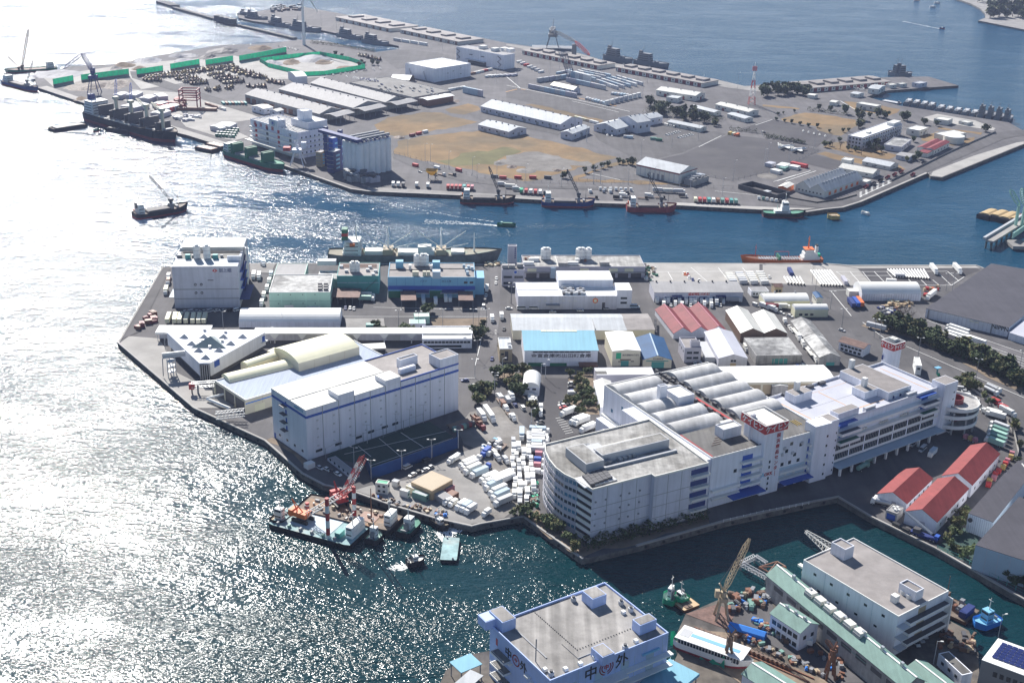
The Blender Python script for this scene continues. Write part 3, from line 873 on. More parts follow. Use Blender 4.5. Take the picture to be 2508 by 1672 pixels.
# cream halls by the triangular terminal
b=Bld('cream_vault_hall','tall cream hall with a low curved roof behind the ribbed blue roof',(1495,1035),(1680,1175),(2210,1030),foot=(1690,1290),h=12.5)
b.shell('cream');b.vault('cream','paleyellow',2.6,n=10)
for k in range(1,4):b.on('f','panel_joint','tan',b.U*k/4-.06,b.U*k/4+.06,0,b.h,.04)
b.on('r','panel_joint','tan',b.V*.5,b.V*.5+.12,0,b.h,.04)
b=Bld('cream_low_hall','low cream hall with a curved roof between the terminal and the ribbed blue roof',(985,1280),(1080,1335),(1640,1200),h=8.5)
b.shell('cream');b.vault('cream','paleyellow',2.0,n=10)
b=Bld('cream_link_hall','small cream flat roofed annexe beside the tall cream hall',(1405,1065),(1500,1090),(1560,1060),h=8.0)
b.flat('cream','paleyellow',par=0)
b=Bld('dome_cream_annex','cream curved roof annexe touching the triangular terminal',(1185,1165),(1240,1200),(1500,1110),h=9.5)
b.shell('cream');b.vault('cream','paleyellow',1.4,n=8)
b=Bld('ribbed_blue_hall','cream hall with a ribbed pale blue roof and a blue wall stripe at the quay',(1030,1355),(1215,1500),(1990,1265),foot=(1225,1620),V=31,U=88)
b.flat('cream','roofblueribs',par=.5,rim='white')
b.on('f','stripe','brightblue',0,b.U,b.h*.72,b.h*.80,.06)
for k in range(1,9):b.on('f','panel_joint','tan',b.U*k/9-.06,b.U*k/9+.06,0,b.h,.04)
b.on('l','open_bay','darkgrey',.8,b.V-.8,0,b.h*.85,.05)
for k in range(4):b.box('bay_post','cream',-.4,0,b.V*k/3-.4*(k>0),b.V*k/3+.4,0,b.h*.9)
b.on('f','roller_door','paleyellow',5,11,0,b.h*.5,.1)
# gate truss and loading boom at the quay
sheet('D1')
c0=at(150,440)
o=root('white_truss_bridge','white lattice gangway truss on the quay under the ribbed blue hall','gangway',c0)
g=at(0,405,Q+3)-c0;g2=at(140,380,Q+5)-c0
mb=MB();mb.truss('white',(g.x-6,g.y-2,3),(g2.x,g2.y,4.5),3.0,n=8,r=.22,taper=False);mb.build('lattice',o)
sheet('C1')
c0=at(1000,1440)
o=root('quay_truss_ramp','white steel ramp frame lying along the quay edge','gangway',c0)
g=at(880,1478,Q+2)-c0;g2=at(1080,1560,Q+2)-c0;g3=at(1100,1440,Q+3)-c0
mb=MB();mb.cyl('white',(g.x,g.y,1.5),(g2.x,g2.y,1.5),.8,n=5);mb.cyl('white',(g.x,g.y,2),(g3.x,g3.y,4),.6,n=5);mb.truss('tan',(g3.x,g3.y,1.5),(g2.x+3,g2.y+3,1.5),2.2,n=5,r=.15);mb.build('frame',o)
c0=at(940,1380)
o=root('conveyor_boom','grey conveyor boom with a red head reaching towards the quay edge','conveyor',c0)
g=at(745,1365,Q+5)-c0;g2=at(1010,1345,Q+6)-c0
mb=MB();mb.truss('silver',(g2.x,g2.y,6),(g.x,g.y,5),2.4,n=8,r=.2,taper=False);mb.build('boom',o)
mb=MB();mb.box('red',g.x-1.2,g.x+1.4,g.y-1.2,g.y+1.2,3,6);mb.cyl('darkgrey',(g.x,g.y,3),(g.x,g.y,0),.4);mb.build('head',o)
mb=MB()
for t in (.3,.8):
    q=g2.lerp(g,t);mb.box('steelgrey',q.x-.4,q.x+.4,q.y-.4,q.y+.4,0,5)
mb.build('support',o)

# cold store
sheet('D1')
b=Bld('cold_store','huge white cold store with two blue stripes rising from the left quay',(388,175),(672,375),(2006,-34),foot=(686,808))
U,V,h=b.U,b.V,b.h
b.box('wall','wallwhite',0,U,0,V,0,h-.1)
b.box('roof','roofwhite',0,U*.6,0,V,h-.1,h+.15)
b.box('roof','rooftaupe',U*.6+.05,U-.3,.3,V-.3,h-.1,h-.02)
mb=MB()
for q in ((U*.6,U,-.06,.3),(U*.6,U,V-.3,V+.06),(U-.3,U+.06,.3,V-.3)):mb.box('blue',*q,h-.35,h+.55)
b.put(mb,'parapet')
for k in range(1,10):
    b.on('f','downpipe','grey',U*k/10-.13,U*k/10+.13,0,h,.14)
b.on('f','stripe','blue',0,U,h*.835,h*.885,.08);b.on('l','stripe','blue',0,V,h*.835,h*.885,.08);b.on('r','stripe','blue',0,V,h*.835,h*.885,.08)
b.box('roof_head','wallwhite',U*.2,U*.3,-.02,9,h,h+2.6);b.box('roof_head','wallwhite',U*.5,U*.6,-.02,9,h,h+2.6)
b.box('roof_head_top','roofwhite',U*.2,U*.3,0,9,h+2.6,h+2.75);b.box('roof_head_top','roofwhite',U*.5,U*.6,0,9,h+2.6,h+2.75)
b.box('roof_step','roofwhite',0,U*.6,V*.45,V*.45+.25,h+.15,h+.45)
b.box('stair_tower','wallwhite',U-11.5,U,0,9.5,h,h+4.8)
b.box('stair_tower_roof','rooftaupe',U-11.2,U-.3,.3,9.2,h+4.8,h+4.86)
mb=MB()
for q in ((U-11.5,U,0,.3),(U-11.5,U,9.2,9.5),(U-11.5,U-11.2,.3,9.2),(U-.3,U,.3,9.2)):mb.box('wallwhite',*q,h+4.8,h+5.3)
b.put(mb,'tower_parapet')
b.on('f','stripe','blue',U-11.5,U,h*.985,h*1.01,.1)
sheet('C2')
b.block((690,1135),(695,1145),(865,1110),4.2,'wallwhite','rooftaupe');b.block((705,1215),(715,1230),(850,1190),2.6,'wallwhite','wallwhite',par=0,name='roof_unit')
for i,k in enumerate((.05,.17,.3,.38,.47,.54)):b.on('f','window','glass',U*k,U*k+3.6,2.6+(i>2)*.8,3.9+(i>2)*.8)
for k in range(4):b.on('l','window','glass',V*(.12+.22*k),V*(.12+.22*k)+1.6,2.6,3.8)
for k in range(4):
    z0=h*(.33+.165*k)
    b.box('balcony','darkgrey',-2.2,0,V*.54,V*.68,z0,z0+.25);b.on('l','balcony_door','blue',V*.56,V*.60,z0+.25,z0+2.4)
b.on('l','door','blue',V*.93,V*.98,0,2.6)
for k in range(9):
    for j in range(4):
        mb=None
        b.on('f','vent','lightgrey',U*(k+.62)/10,U*(k+.62)/10+.9,h*(.22+.17*j),h*(.22+.17*j)+.7,.35)
lettering(b.o,'㈱横浜冷凍','skyblue',1.6,(-.1,V*.2,h*.94),(math.pi/2,0,-math.pi/2))

# court side office and container cabins
sheet('D1')
b=Bld('site_office','long low prefab office hut in the shade of the cold store',(860,790),(1070,955),(1110,905),foot=(1075,975),cat='hut')
b.flat('wallgrey','roofgrey',par=0);b.row('l',5,1,b.V-1,1.2,2.2,1.4)
b=Bld('white_cargo_cabin','white steel cabin at the foot of the cold store corner',(680,818),(690,850),(755,825),foot=(690,862),cat='cabin',h=2.6)
b.flat('white','white',par=0)
b=Bld('tan_tent_shed','tan roofed square shed in the truck yard',(1650,965),(1775,1075),(1955,975),foot=(1780,1105),cat='shed',h=5.0)
b.flat('wood','tan',par=0);b.on('f','panel','wood',.3,b.U-.3,0,b.h-.3)
b=Bld('green_roof_cabin','stacked site cabins with a small green roof by the crane',(1280,1005),(1385,1020),(1410,990),h=5.2,cat='cabin')
b.flat('offwhite','brightgreen',par=.2);b.row('f',1,.5,b.U-.5,3.2,4.2,1.6);b.row('l',2,.5,b.V-.5,.9,1.9,1.2);b.row('l',2,.5,b.V-.5,3.3,4.3,1.2)
for lab,A,B,C,m,hh in (('grey ribbed container beside the tan shed',(1790,1095),(1875,1150),(1930,1105),'grey',3),('brown red open container beside the tan shed',(1910,1085),(1930,1135),(2010,1085),'rust',2.8),
                            ('dusty pink container behind the brown red container',(1885,1035),(1900,1060),(1975,1025),'pink',2.7)):
    b=Bld('shipping_container',lab,A,B,C,h=hh,cat='container',group='containers in the truck yard')
    b.flat(m,'roofgrey' if m !='rust' else 'rust',par=0)
    for k in range(1,6):b.on('f','rib',m,b.U*k/6-.1,b.U*k/6+.1,.2,b.h-.2,.1)
for lab,A,B,C,m,hh in (('small pale hut with a flat roof near the green roof cabin',(1490,1065),(1560,1085),(1575,1065),'offwhite',3.2),('low cream roofed hut beside the tan shed',(1545,1030),(1620,1060),(1650,1035),'cream',3),
                            ('green net covered stall in the truck yard',(1600,1085),(1720,1125),(1740,1100),'seagreen',3),('grey hut at the quay edge of the truck yard',(1430,980),(1470,1000),(1495,980),'lightgrey',2.7)):
    b=Bld('yard_hut',lab,A,B,C,h=hh,cat='hut');b.flat(m,'roofpale',par=.1);b.row('f',1,.3,b.U-.3,1,2,1.0)

sheet('C2')
b=Bld('white_office','two storey white office with a flat roof and a row of dark windows',(900,855),(905,968),(1340,966),foot=(910,1045))
b.flat('wallwhite','offwhite',par=.5)
U,V,h=b.U,b.V,b.h
b.on('f','window_band','glass',.8,U-.8,h*.58,h*.82,.05);b.on('f','window_band','glass',.8,U-6,h*.12,h*.36,.05)
for k in range(14):b.on('f','mullion','wallwhite',.8+k*(U-1.6)/13-.12,.8+k*(U-1.6)/13+.12,h*.58,h*.82,.12)
for x,y in ((1010,912),(1085,912),(1155,912),(1225,912),(1275,950),(1270,872),(1290,885)):b.unit('roof_hatch','white',x,y,1.8,1.2,.7)
b=Bld('small_teal_hut','small hut with a pale teal roof among trees',(795,788),(793,828),(935,826),h=3.6,cat='hut');b.flat('wallwhite','palegreen',par=0);b.row('f',2,.5,b.U-.5,1,2,1.2)
b=Bld('pale_roof_hut','small hut with a cream roof behind the teal roof hut',(838,738),(838,772),(970,768),h=4.5,cat='hut');b.flat('palegreen','offwhite',par=.2);b.row('f',2,.5,b.U-.5,1,2,1.2)
b=Bld('green_kiosk','small teal kiosk on the concrete lot',(413,820),(413,840),(490,840),h=3,cat='kiosk');b.flat('teal','palegreen',par=0)
b=Bld('car_wash_shed','open grey roofed shed behind the cold store',(375,1005),(380,1052),(590,1040),h=4.2,cat='shed');b.box('roof','offwhite',0,b.U,0,b.V,b.h-.3,b.h)
for q in (.3,b.U/2,b.U-.3):
    for r in (.3,b.V-.3):b.box('post','steelgrey',q-.12,q+.12,r-.12,r+.12,0,b.h-.3)
b.box('rear_wall','wallgrey',0,b.U,b.V-.4,b.V-.1,0,b.h-.4)
b=Bld('brown_brick_office','narrow brown office block with a white flat roof beside the road',(1565,955),(1582,1053),(1692,1052),foot=(1585,1165))
b.flat('tan','roofpale',par=.5,rim='white');b.on('f','recess','darkgrey',b.U*.42,b.U*.68,1,b.h*.85);b.row('f',1,b.U*.05,b.U*.4,b.h*.55,b.h*.7,1.6);b.row('l',4,1,b.V-1,b.h*.55,b.h*.7,1.2)
b.unit('fan_unit','lightgrey',1665,1010,2,2,1.5);b.unit('fan_unit','lightgrey',1668,1035,1.6,1.6,1.5)
b=Bld('vault_shelter','small white barrel roofed shelter in the car park',(1795,1265),(1780,1375),(1930,1370),foot=(1785,1450),cat='shed')
b.shell('wallwhite');b.vault('wallwhite','white',2.6,axis='y',n=10);b.row('f',2,1,b.U-1,b.h*.62,b.h*.82,2.0)

# ================================================================ near wharf: middle
sheet('C3')
b=Bld('harbour_warehouse','long lilac grey warehouse along the north quay with weathered roof and white tanks',(165,235),(225,336),(1285,336),foot=(1250,472))
b.flat('lilac','roofstain',par=.4)
U,V,h=b.U,b.V,b.h
b.on('f','canopy_band','wallconc',0,U,h*.48,h*.56,1.2)
for a in (.03,.46,.70,.83):b.on('f','loading_door','paleyellow',U*a,U*a+6,h*.58,h*.88,.15)
b.on('f','lift_shaft','paleblue',U*.22,U*.26,0,h,1.2)
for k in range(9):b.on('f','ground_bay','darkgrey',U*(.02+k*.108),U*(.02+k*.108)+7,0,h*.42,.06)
for x in (400,430,705,735,785):tank(b,x,268,2.3,7.6)
for x,y,w,d,hh in ((310,282,7,2,2.2),(265,315,7,2,2.2),(690,290,3,2,2.5),(640,315,9,2,2.2)):b.unit('duct','white',x,y,w,d,hh)
for x,y in ((565,322),(925,318)):b.unit('roof_head','wallconc',x,y,6.5,4.5,2.6)
for x,y in ((240,268),(350,280),(760,285),(270,262)):b.unit('fan_unit','rust',x,y,1.6,1.6,1.4)
b.box('roof_joint','offwhite',U*.28,U*.285,.4,V-.4,h,h+.3)
b=Bld('quay_tower','slim lilac lift tower at the corner of the north quay',(95,142),(88,155),(165,155),foot=(92,305),cat='tower');b.flat('lilac','roofgrey',par=.4)
for k in range(6):b.on('f','sign_letter','navy',b.U*.74,b.U*.88,b.h*(.3+.11*k),b.h*(.3+.11*k)+1.0)
b=Bld('quay_office','grey two storey office with a blue round emblem beside the lift tower',(30,325),(35,362),(230,362),foot=(38,502));b.flat('lilac','roofdark',par=.4)
b.row('f',4,1,b.U*.45,b.h*.5,b.h*.64,1.4);b.row('f',4,b.U*.55,b.U-.8,b.h*.5,b.h*.64,1.4);b.row('f',4,1,b.U*.45,b.h*.12,b.h*.26,1.4)
mb=MB();mb.cyl('white',(b.U*.6,-.1,b.h*.88),(b.U*.6,-.25,b.h*.88),1.3,n=16);mb.cyl('blue',(b.U*.6,-.1,b.h*.88),(b.U*.6,-.3,b.h*.88),1.0,n=16);b.put(mb,'emblem')
for x,y in ((60,345),(120,345),(190,335)):b.unit('duct','wallconc',x,y,4,3,2.5)

b=Bld('white_food_plant','large white L shaped plant with a rooftop deck of chillers and a red oval sign',(150,470),(175,590),(1040,588),foot=(182,705))
U,V,h=b.U,b.V,b.h
b.flat('wallgrey','white',par=.2,rim='wallwhite')
b.box('upper_hall','wallwhite',U*.43,U*.99,V*.62,V+8,h,h+5);b.box('upper_roof','white',U*.43,U*.99,V*.62,V+8,h+5,h+5.15)
b.box('roof_step','wallwhite',0,U*.42,V*.42,V*.42+.4,h,h+.35)
for i in range(9):
    for j in range(3):
        if rnd.random()<.85:b.box('chiller','lightgrey' if (i+j)%3 else 'darkgrey',U*(.45+.026*i),U*(.45+.026*i)+1.7,V*(.08+.16*j),V*(.08+.16*j)+1.6,h,h+1.5+.3*(i%2))
b.box('chiller','white',U*.46,U*.58,V*.52,V*.60,h,h+2.2)
b.box('east_wing','wallwhite',U+.03,U+9.5,1.5,V*.6,0,h+3.2);b.box('east_wing_roof','white',U,U+9.5,1.5,V*.6,h+3.2,h+3.4)
b.row('f',2,U+1.5,U+9,0,0.01,1)
for z0 in (.35,.7):b.box('window','glass',U+2.5,U+6.5,1.4,1.5,h*z0,h*z0+1.3)
mb=MB();mb.cyl('orange',(U*.78,-.05,h*.66),(U*.78,-.25,h*.66),1.7,n=18);mb.cyl('paleyellow',(U*.78,-.05,h*.66),(U*.78,-.3,h*.66),.0+1.0,n=18);b.put(mb,'oval_sign')
for k in range(1,9):b.on('f','panel_joint','grey',U*k/9-.06,U*k/9+.06,0,h,.05)
b.on('f','awning','steelgrey',U*.28,U*.42,3.4,3.7,3.2);b.on('f','door','darkgrey',U*.85,U*.88,0,4.5)
for k in range(7):b.on('f','vent','offwhite',U*(.2+.06*k),U*(.2+.06*k)+2,h*.62,h*.66,.1)

b=Bld('pale_long_warehouse','long pale grey roofed warehouse in the middle of the wharf',(105,746),(130,888),(1120,888),foot=(135,968));b.gable('cream','roofpale',1.2,rp=.65,over=.3)
b.box('roof_seam','roofgrey',b.U*.72,b.U*.72+.3,0,b.V*.64,b.h+.3,b.h+1.3)
b.row('l',4,2,b.V-2,2,4,2.0)
b=Bld('tan_end_warehouse','tan roofed warehouse joined to the long pale grey warehouse',(1068,746),(1126,885),(1368,884),foot=(1130,965));b.gable('cream','rooftaupe',1.2,rp=.6,over=.3)
for k in range(8):b.unit('wall_fan','darkgrey',1372,800+k*12,1.2,1.2,1.0,z=b.h*.4)
b=Bld('sky_blue_warehouse','warehouse with a light blue roof and dark lettering on its white front',(205,890),(232,1063),(872,1063),foot=(240,1198));b.gable('wallwhite','roofsky',2.2,rp=.82,over=.4)
U,V,h=b.U,b.V,b.h
b.text('f','金富倉庫㈱出田町倉庫','darkgrey',2.5,U*.50,h*.66,bold=.03,sx=1.35)
b.on('f','window_band','glass',U*.11,U*.9,h*.86,h*.95,.06)
for k in range(12):b.on('f','mullion','lightgrey',U*(.11+.79*k/11)-.1,U*(.11+.79*k/11)+.1,h*.86,h*.95,.1)
for k in range(6):
    mb=MB();x=U*(.26+.085*k);mb.box('paleyellow',x,x+3.2,V*.80-1.2,V*.80+.6,h+2.0,h+2.45);b.put(mb,'skylight')
b.on('f','lean_to','rust',U*.74,U*.995,h*.18,h*.26,5);b.on('f','loading_door','green',U*.05,U*.25,0,h*.22);b.on('f','loading_door','green',U*.35,U*.58,0,h*.2)
b=Bld('white_gable_store','tall cream store with a white roof and a green hatch door',(935,905),(1000,1068),(1245,1068),foot=(1005,1200));b.gable('cream','white',.8,axis='y',over=.3)
b.on('f','hatch_door','brightgreen',b.U*.13,b.U*.31,b.h*.48,b.h*.88);b.on('f','roller_door','teal',b.U*.32,b.U*.6,0,b.h*.36);b.on('f','ledge','brown',b.U*.28,b.U*.66,b.h*.42,b.h*.45,.8)
b.text('f','横浜運輸株式会社','darkgrey',1.2,b.U*.66,b.h*.72)
b.row('f',2,b.U*.05,b.U*.95,b.h*.28,b.h*.33,1.8)
b=Bld('navy_gable_store','warehouse with a dark blue gable roof and a pale ridge line',(1202,952),(1266,1143),(1515,1142),foot=(1272,1215));b.gable('cream','roofnavy',2.6,axis='y',over=.4,cap='paleblue')
b.on('f','roller_door','teal',b.U*.3,b.U*.74,0,b.h*.75);b.on('f','ledge','teal',b.U*.1,b.U*.88,b.h*.86,b.h*.92,.7);b.text('f','横浜運輸倉庫','darkgrey',1.0,b.U*.52,b.h*1.12)
b=Bld('maroon_triple_warehouse','white warehouse under three dark red gable roofs side by side',(1420,705),(1532,914),(1997,892),foot=(1528,962));b.gable('wallwhite','roofmaroon',3.4,axis='y',over=.3,n=3,cap='pink')
b=Bld('grey_gable_warehouse','warehouse with a slate grey gable roof and white ridge line',(1800,902),(1925,1132),(2176,1130),foot=(1930,1202));b.gable('wallgrey','rooflilac',2.4,axis='y',over=.3,cap='white')
b.row('f',2,b.U*.42,b.U*.62,b.h*.55,b.h*.82,1.4);b.on('f','door','tan',b.U*.42,b.U*.62,0,b.h*.42)
b.box('lean_to','lightgrey',-6,-.5,b.V*.15,b.V*.75,0,b.h*.62)
b=Bld('small_lilac_office','small lilac two storey office block with a roof tank room',(1580,955),(1630,1047),(1776,1047),foot=(1635,1168));b.flat('lilac','rooftaupe',par=.6)
b.block((1680,975),(1682,990),(1765,990),3.2,'lilac','roofgrey');b.row('f',2,1,b.U-1,b.h*.62,b.h*.78,3);b.row('f',2,1,b.U-1,b.h*.25,b.h*.40,3);b.row('l',3,1,b.V-1,b.h*.6,b.h*.76,1.4)
b=Bld('white_flat_shed','long white flat roofed shed behind the vaulted roof block',(840,1213),(860,1278),(1368,1272),h=6.5,cat='shed');b.flat('lilac','white',par=.1);b.unit('roof_patch','roofdark',900,1255,6,4,.1)
b=Bld('white_gable_shed','white gable shed squeezed beside the vaulted roof block',(835,1330),(900,1560),(1040,1520),h=6.0,cat='shed');b.gable('wallwhite','roofwhite',1.6,axis='y',over=.2)
b=Bld('cream_arcade_shed','long white roofed shed with cream bays behind the vaulted roof block',(1725,1210),(1985,1345),(2281,1340),h=7,cat='shed',U=60);b.gable('cream','white',1.0,over=.4)
for k in range(6):b.on('f','bay','tan',b.U*k/6+.6,b.U*(k+1)/6-.6,0,b.h*.8)
b=Bld('grey_market_shed','long grey roofed freight shed with a red sign and trucks backed to it',(1310,470),(1365,558),(2140,556),foot=(1370,640));b.gable('wallgrey','roofgrey',1.2,rp=.9,over=.3)
U,h=b.U,b.h
for k in range(6):b.box('roof_vent','darkgrey',U*(.06+k*.16),U*(.06+k*.16)+.9,b.V*.82,b.V*.82+1,h+1,h+2.4)
b.on('f','sign_board','red',U*.38,U*.62,h*.72,h*.98,.15);b.text('f','ケイヒン株式会社','white',1.9,U*.5,h*.85,d=.2,bold=.02,sx=1.0)
b.on('f','awning','navy',U*.2,U*.31,h*.66,h*.72,2.4);b.on('f','awning','navy',U*.69,U*.8,h*.66,h*.72,2.4)
for k in range(6):b.on('f','loading_door','navy',U*(.12+k*.13),U*(.12+k*.13)+5,0,h*.55)
# ================================================================ near wharf: distribution centre and right half
sheet('D2')
hR=25.5
pts=[at(x,y,Q+hR) for x,y in ((1745,530),(2265,910),(1795,1030),(1765,1008),(1250,1142),(1128,1066),(1010,1012),(930,952),(872,880),(842,815),(835,748),(950,720))]
c0=pts[4].copy()
o=root('round_corner_warehouse','big grey roofed warehouse with a rounded window striped corner beside the canal','building',(c0.x,c0.y,Q))
loc=[Vector((p.x-c0.x,p.y-c0.y,0)) for p in pts]
prism('wall',loc,0,hR-.1,'wallgrey',o)
prism('roof',loc,hR-.1,hR,'roofstain',o,inset=.012)
def edge(a,bq,name,m,t,z0,z1,out,parent):
    """slab along the edge a->b, pushed out by out, thickness t"""
    d=(bq-a);ln=d.length;d.normalize()
    return obj(name,cube(m),parent,(a.x+d.y*out,a.y-d.x*out,z0),math.atan2(d.y,d.x),(ln,t,z1-z0))
N=len(loc)
ccw=sum(loc[i].x*loc[(i+1)%N].y-loc[(i+1)%N].x*loc[i].y for i in range(N))>0
ring=loc if ccw else loc[::-1]
for i in range(N):edge(ring[i],ring[(i+1)%N],'parapet','offwhite',.5,hR-.1,hR+.7,.15,o)
curve=[loc[k] for k in (4,5,6,7,8,9,10)]
for f in range(7):
    z0=1.2+f*3.45
    for i in range(len(curve)-1):
        a,q=curve[i+1],curve[i]
        if i==0:
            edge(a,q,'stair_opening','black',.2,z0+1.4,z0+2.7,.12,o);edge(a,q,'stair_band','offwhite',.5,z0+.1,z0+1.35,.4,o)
            continue
        edge(a,q,'window_strip','glass' if f%2 else 'blueglass',.2,z0+1.3,z0+2.9,.08,o)
        ln=(q-a).length;d=(q-a).normalized()
        for k in range(int(ln/2.2)+1):
            w=a+d*(k*2.2)
            obj('mullion',cube('lightgrey'),o,(w.x+d.y*.2,w.y-d.x*.2,z0+1.3),math.atan2(d.y,d.x),(.3,.2,1.6))
        edge(a,q,'wall_band','lilac',.45,z0-.5,z0+1.25,.3,o)
# panel joints on the canal side
def facej(a,q,n,rows,parent):
    for k in range(1,n): 
        w=a.lerp(q,k/n);d=(q-a).normalized()
        obj('panel_joint',cube('grey'),parent,(w.x+d.y*.08,w.y-d.x*.08,0),math.atan2(d.y,d.x),(.22,.2,hR-.2))
    for z in rows:edge(a,q,'floor_line','grey',.2,z,z+.25,.07,parent)
for a,q,n in ((loc[4],loc[3],4),(loc[2],loc[1],4)):facej(a,q,n,(5.5,11,16.5),o)
for f in range(4):
    a,q=loc[2].lerp(loc[1],.68),loc[1]
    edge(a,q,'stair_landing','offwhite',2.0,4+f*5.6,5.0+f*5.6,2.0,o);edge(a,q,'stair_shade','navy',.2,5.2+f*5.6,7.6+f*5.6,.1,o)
for f in range(4):
    for t in (.05,.22,.47,.62,.8):
        w=loc[4].lerp(loc[3],t);d=(loc[3]-loc[4]).normalized()
        obj('vent_hood',cube('steelgrey'),o,(w.x+d.y*.5,w.y-d.x*.5,2.5+f*5.6),math.atan2(d.y,d.x),(.7,.5,.6))
ux=(loc[1]-loc[2]).normalized();angR=math.atan2(ux.y,ux.x)
def rl(x,y,z=hR):p=at(x,y,Q+z);return Vector((p.x-c0.x,p.y-c0.y,0))
def rbox(name,m,x,y,w,d,hh,z=hR):
    p=rl(x,y,z);v=Vector((-ux.y,ux.x,0));s=p-ux*w/2-v*d/2
    return obj(name,cube(m),o,(s.x,s.y,z),angR,(w,d,hh))
rbox('roof_house','lightgrey',1590,810,35,7,4.2);rbox('roof_house_top','roofstain',1590,810,34,6,4.26)
rbox('roof_house','lightgrey',1180,900,9,17,4.4);rbox('roof_house_top','roofstain',1180,900,8,16,4.46)
rbox('roof_house','lightgrey',1240,840,11,7,3.6)
for k in range(4):rbox('duct','silver',1470+38*k,872-14*k,1.6,6,1.6)
for x,y in ((1290,930),(1320,905),(1355,920),(1390,915),(1340,885),(1270,915)):rbox('fan_unit','steelgrey',x,y,2.2,2.2,2.2)
rbox('pipe_rack','lightgrey',1600,895,46,1.4,1.0);rbox('chiller_frame','lightgrey',1275,1050,16,9,.5)
for k in range(5):
    for j in range(4):rbox('chiller','darkgrey',1190+38*k+18*j,1040-14*k+20*j,2.2,1.9,1.5)
for x in (1085,1140,1180,1210):rbox('vent','steelgrey',x,790-(x-1085)*.2,1.4,1.4,1.6)
rbox('low_wall','offwhite',1510,728,22,.5,.9)

sheet('D3')
b=Bld('distribution_centre','white distribution centre block with barrel vault roofs and a red lettered tower',(70,445),(1015,1085),(1990,835),foot=(978,1512))
U,V,h=b.U,b.V,b.h
b.flat('wallwhite','roofdark',par=.7,rim='white')
b.box('link_block','wallwhite',-7,-.02,1,V*.7,0,h-.3)
x0,ymid=b.L(690,870);xb,_=b.L(1580,640)
ys,ye=V*.30,V-1.0
nv=5
for g,(xa,xe) in enumerate(((.8,U*.43),(U*.57,U-.8))):
    for k in range(nv):
        y0=ys+(ye-ys)*k/nv;y1=ys+(ye-ys)*(k+1)/nv
        b.vault('lightgrey','roofvault',2.4,axis='x',y0=y0+.1,y1=y1-.1,x0=xa,x1=xe,z=h,n=12,name='vault_roof')
        mb=MB()
for k in range(10):b.box('fan_unit','darkgrey',U*.445,U*.465,ys+k*(ye-ys)/10,ys+k*(ye-ys)/10+3,h,h+1.8)
for k in range(8):b.box('fan_unit','darkgrey',U*.54,U*.56,ys+(k+.5)*(ye-ys)/9,ys+(k+.5)*(ye-ys)/9+2.4,h,h+1.6)
for k in range(8):b.box('fan_unit','darkgrey',U*.5+k*.1,U*.515+k*.1,V*.72+k*3.6,V*.72+k*3.6+2,h,h+1.5)
b.block((615,465),(720,555),(855,520),4.5,'wallwhite','offwhite',name='roof_house')
b.block((550,440),(560,460),(615,440),8,'wallwhite','offwhite',name='chimney_stack')
b.box('pipe_rack','red',U*.48,U*.5,ys,V*.62,h,h+.9)
b.block((1040,790),(1115,835),(1270,795),4.5,'wallwhite','offwhite',name='roof_house')
b.box('red_pipe','red',1.0,1.5,1.5,V*.29,h,h+.5)
b.box('duct_room','offwhite',U*.36,U*.46,V*.24,V*.29,h,h+2.4)
for k in range(int(U/2.4)):b.box('gutter_bracket','darkgrey',k*2.4+.4,k*2.4+1.3,.4,1.0,h,h+.8)
for k in range(4):b.box('roof_pipe','brown',U*(.12+.03*k),U*(.12+.03*k)+5,V*(.12+.02*k),V*(.12+.02*k)+.2,h,h+.2)
for k in range(3):b.box('roof_rack','mustard',U*.88+k*1.2,U*.88+k*1.2+.3,V*.1,V*.16,h,h+.4)
# front face
tx0,tx1=U*.435,U*.60
mb=MB();mb.box('wallwhite',tx0,tx1,-1.6,13,0,h+7.5);b.put(mb,'sign_tower')
b.box('tower_roof','offwhite',tx0+.1,tx1-.1,-1.5,12.9,h+7.5,h+11.0)
mb=MB();mb.box('red',tx0-1.2,tx1+1.2,-2.8,-2.5,h+7.2,h+11.2);mb.box('red',tx0-1.5,tx0-1.2,-2.8,14,h+7.2,h+11.2);b.put(mb,'sign_board')
mb=MB()
for q in ((tx0-1.6,tx1+1.3,-2.9,-2.5),(tx0-1.6,tx1+1.3,13.7,14.1),(tx0-1.6,tx0-1.2,-2.5,13.7),(tx1+.9,tx1+1.3,-2.5,13.7)):mb.box('white',*q,h+11.2,h+11.5)
b.put(mb,'sign_frame')
lettering(b.o,'ケイヒン','white',3.6,((tx0+tx1)/2,-2.95,h+9.2),(math.pi/2,0,0),bold=.09,sx=.92)
lettering(b.o,'ケイヒン','white',3.6,(tx0-1.65,5.6,h+9.2),(math.pi/2,0,-math.pi/2),bold=.09,sx=1.02)
for k,ch in enumerate('横浜商品センタ｜'):lettering(b.o,ch,'red',2.3,(tx0+(tx1-tx0)*.74,-1.75,h+4.4-k*2.75),(math.pi/2,0,0),bold=.04)
lettering(b.o,'OKK','red',2.2,(tx0+(tx1-tx0)*.38,-1.75,h*.42),(math.pi/2,0,0),bold=.06);lettering(b.o,'A','skyblue',3.4,(tx0+(tx1-tx0)*.08,-1.75,h*.42),(math.pi/2,0,0),bold=.02)
for k in range(5):b.box('window','glass',tx0+(tx1-tx0)*.36,tx0+(tx1-tx0)*.44,-1.7,-1.6,h*(.08+.11*k)+(k>2)*3,h*(.08+.11*k)+1.3+(k>2)*3)
b.block((1352,700),(1355,705),(1398,700),12,'wallwhite','offwhite',name='chimney_stack')
tx2=U-9.5
b.box('stair_tower','wallwhite',tx2+2,U+2.5,-3.0,4,0,h+4.5)
for k in range(5):b.box('window','glass',U,U+.9,-3.1,-3.0,h*(.1+.2*k),h*(.1+.2*k)+1.1)
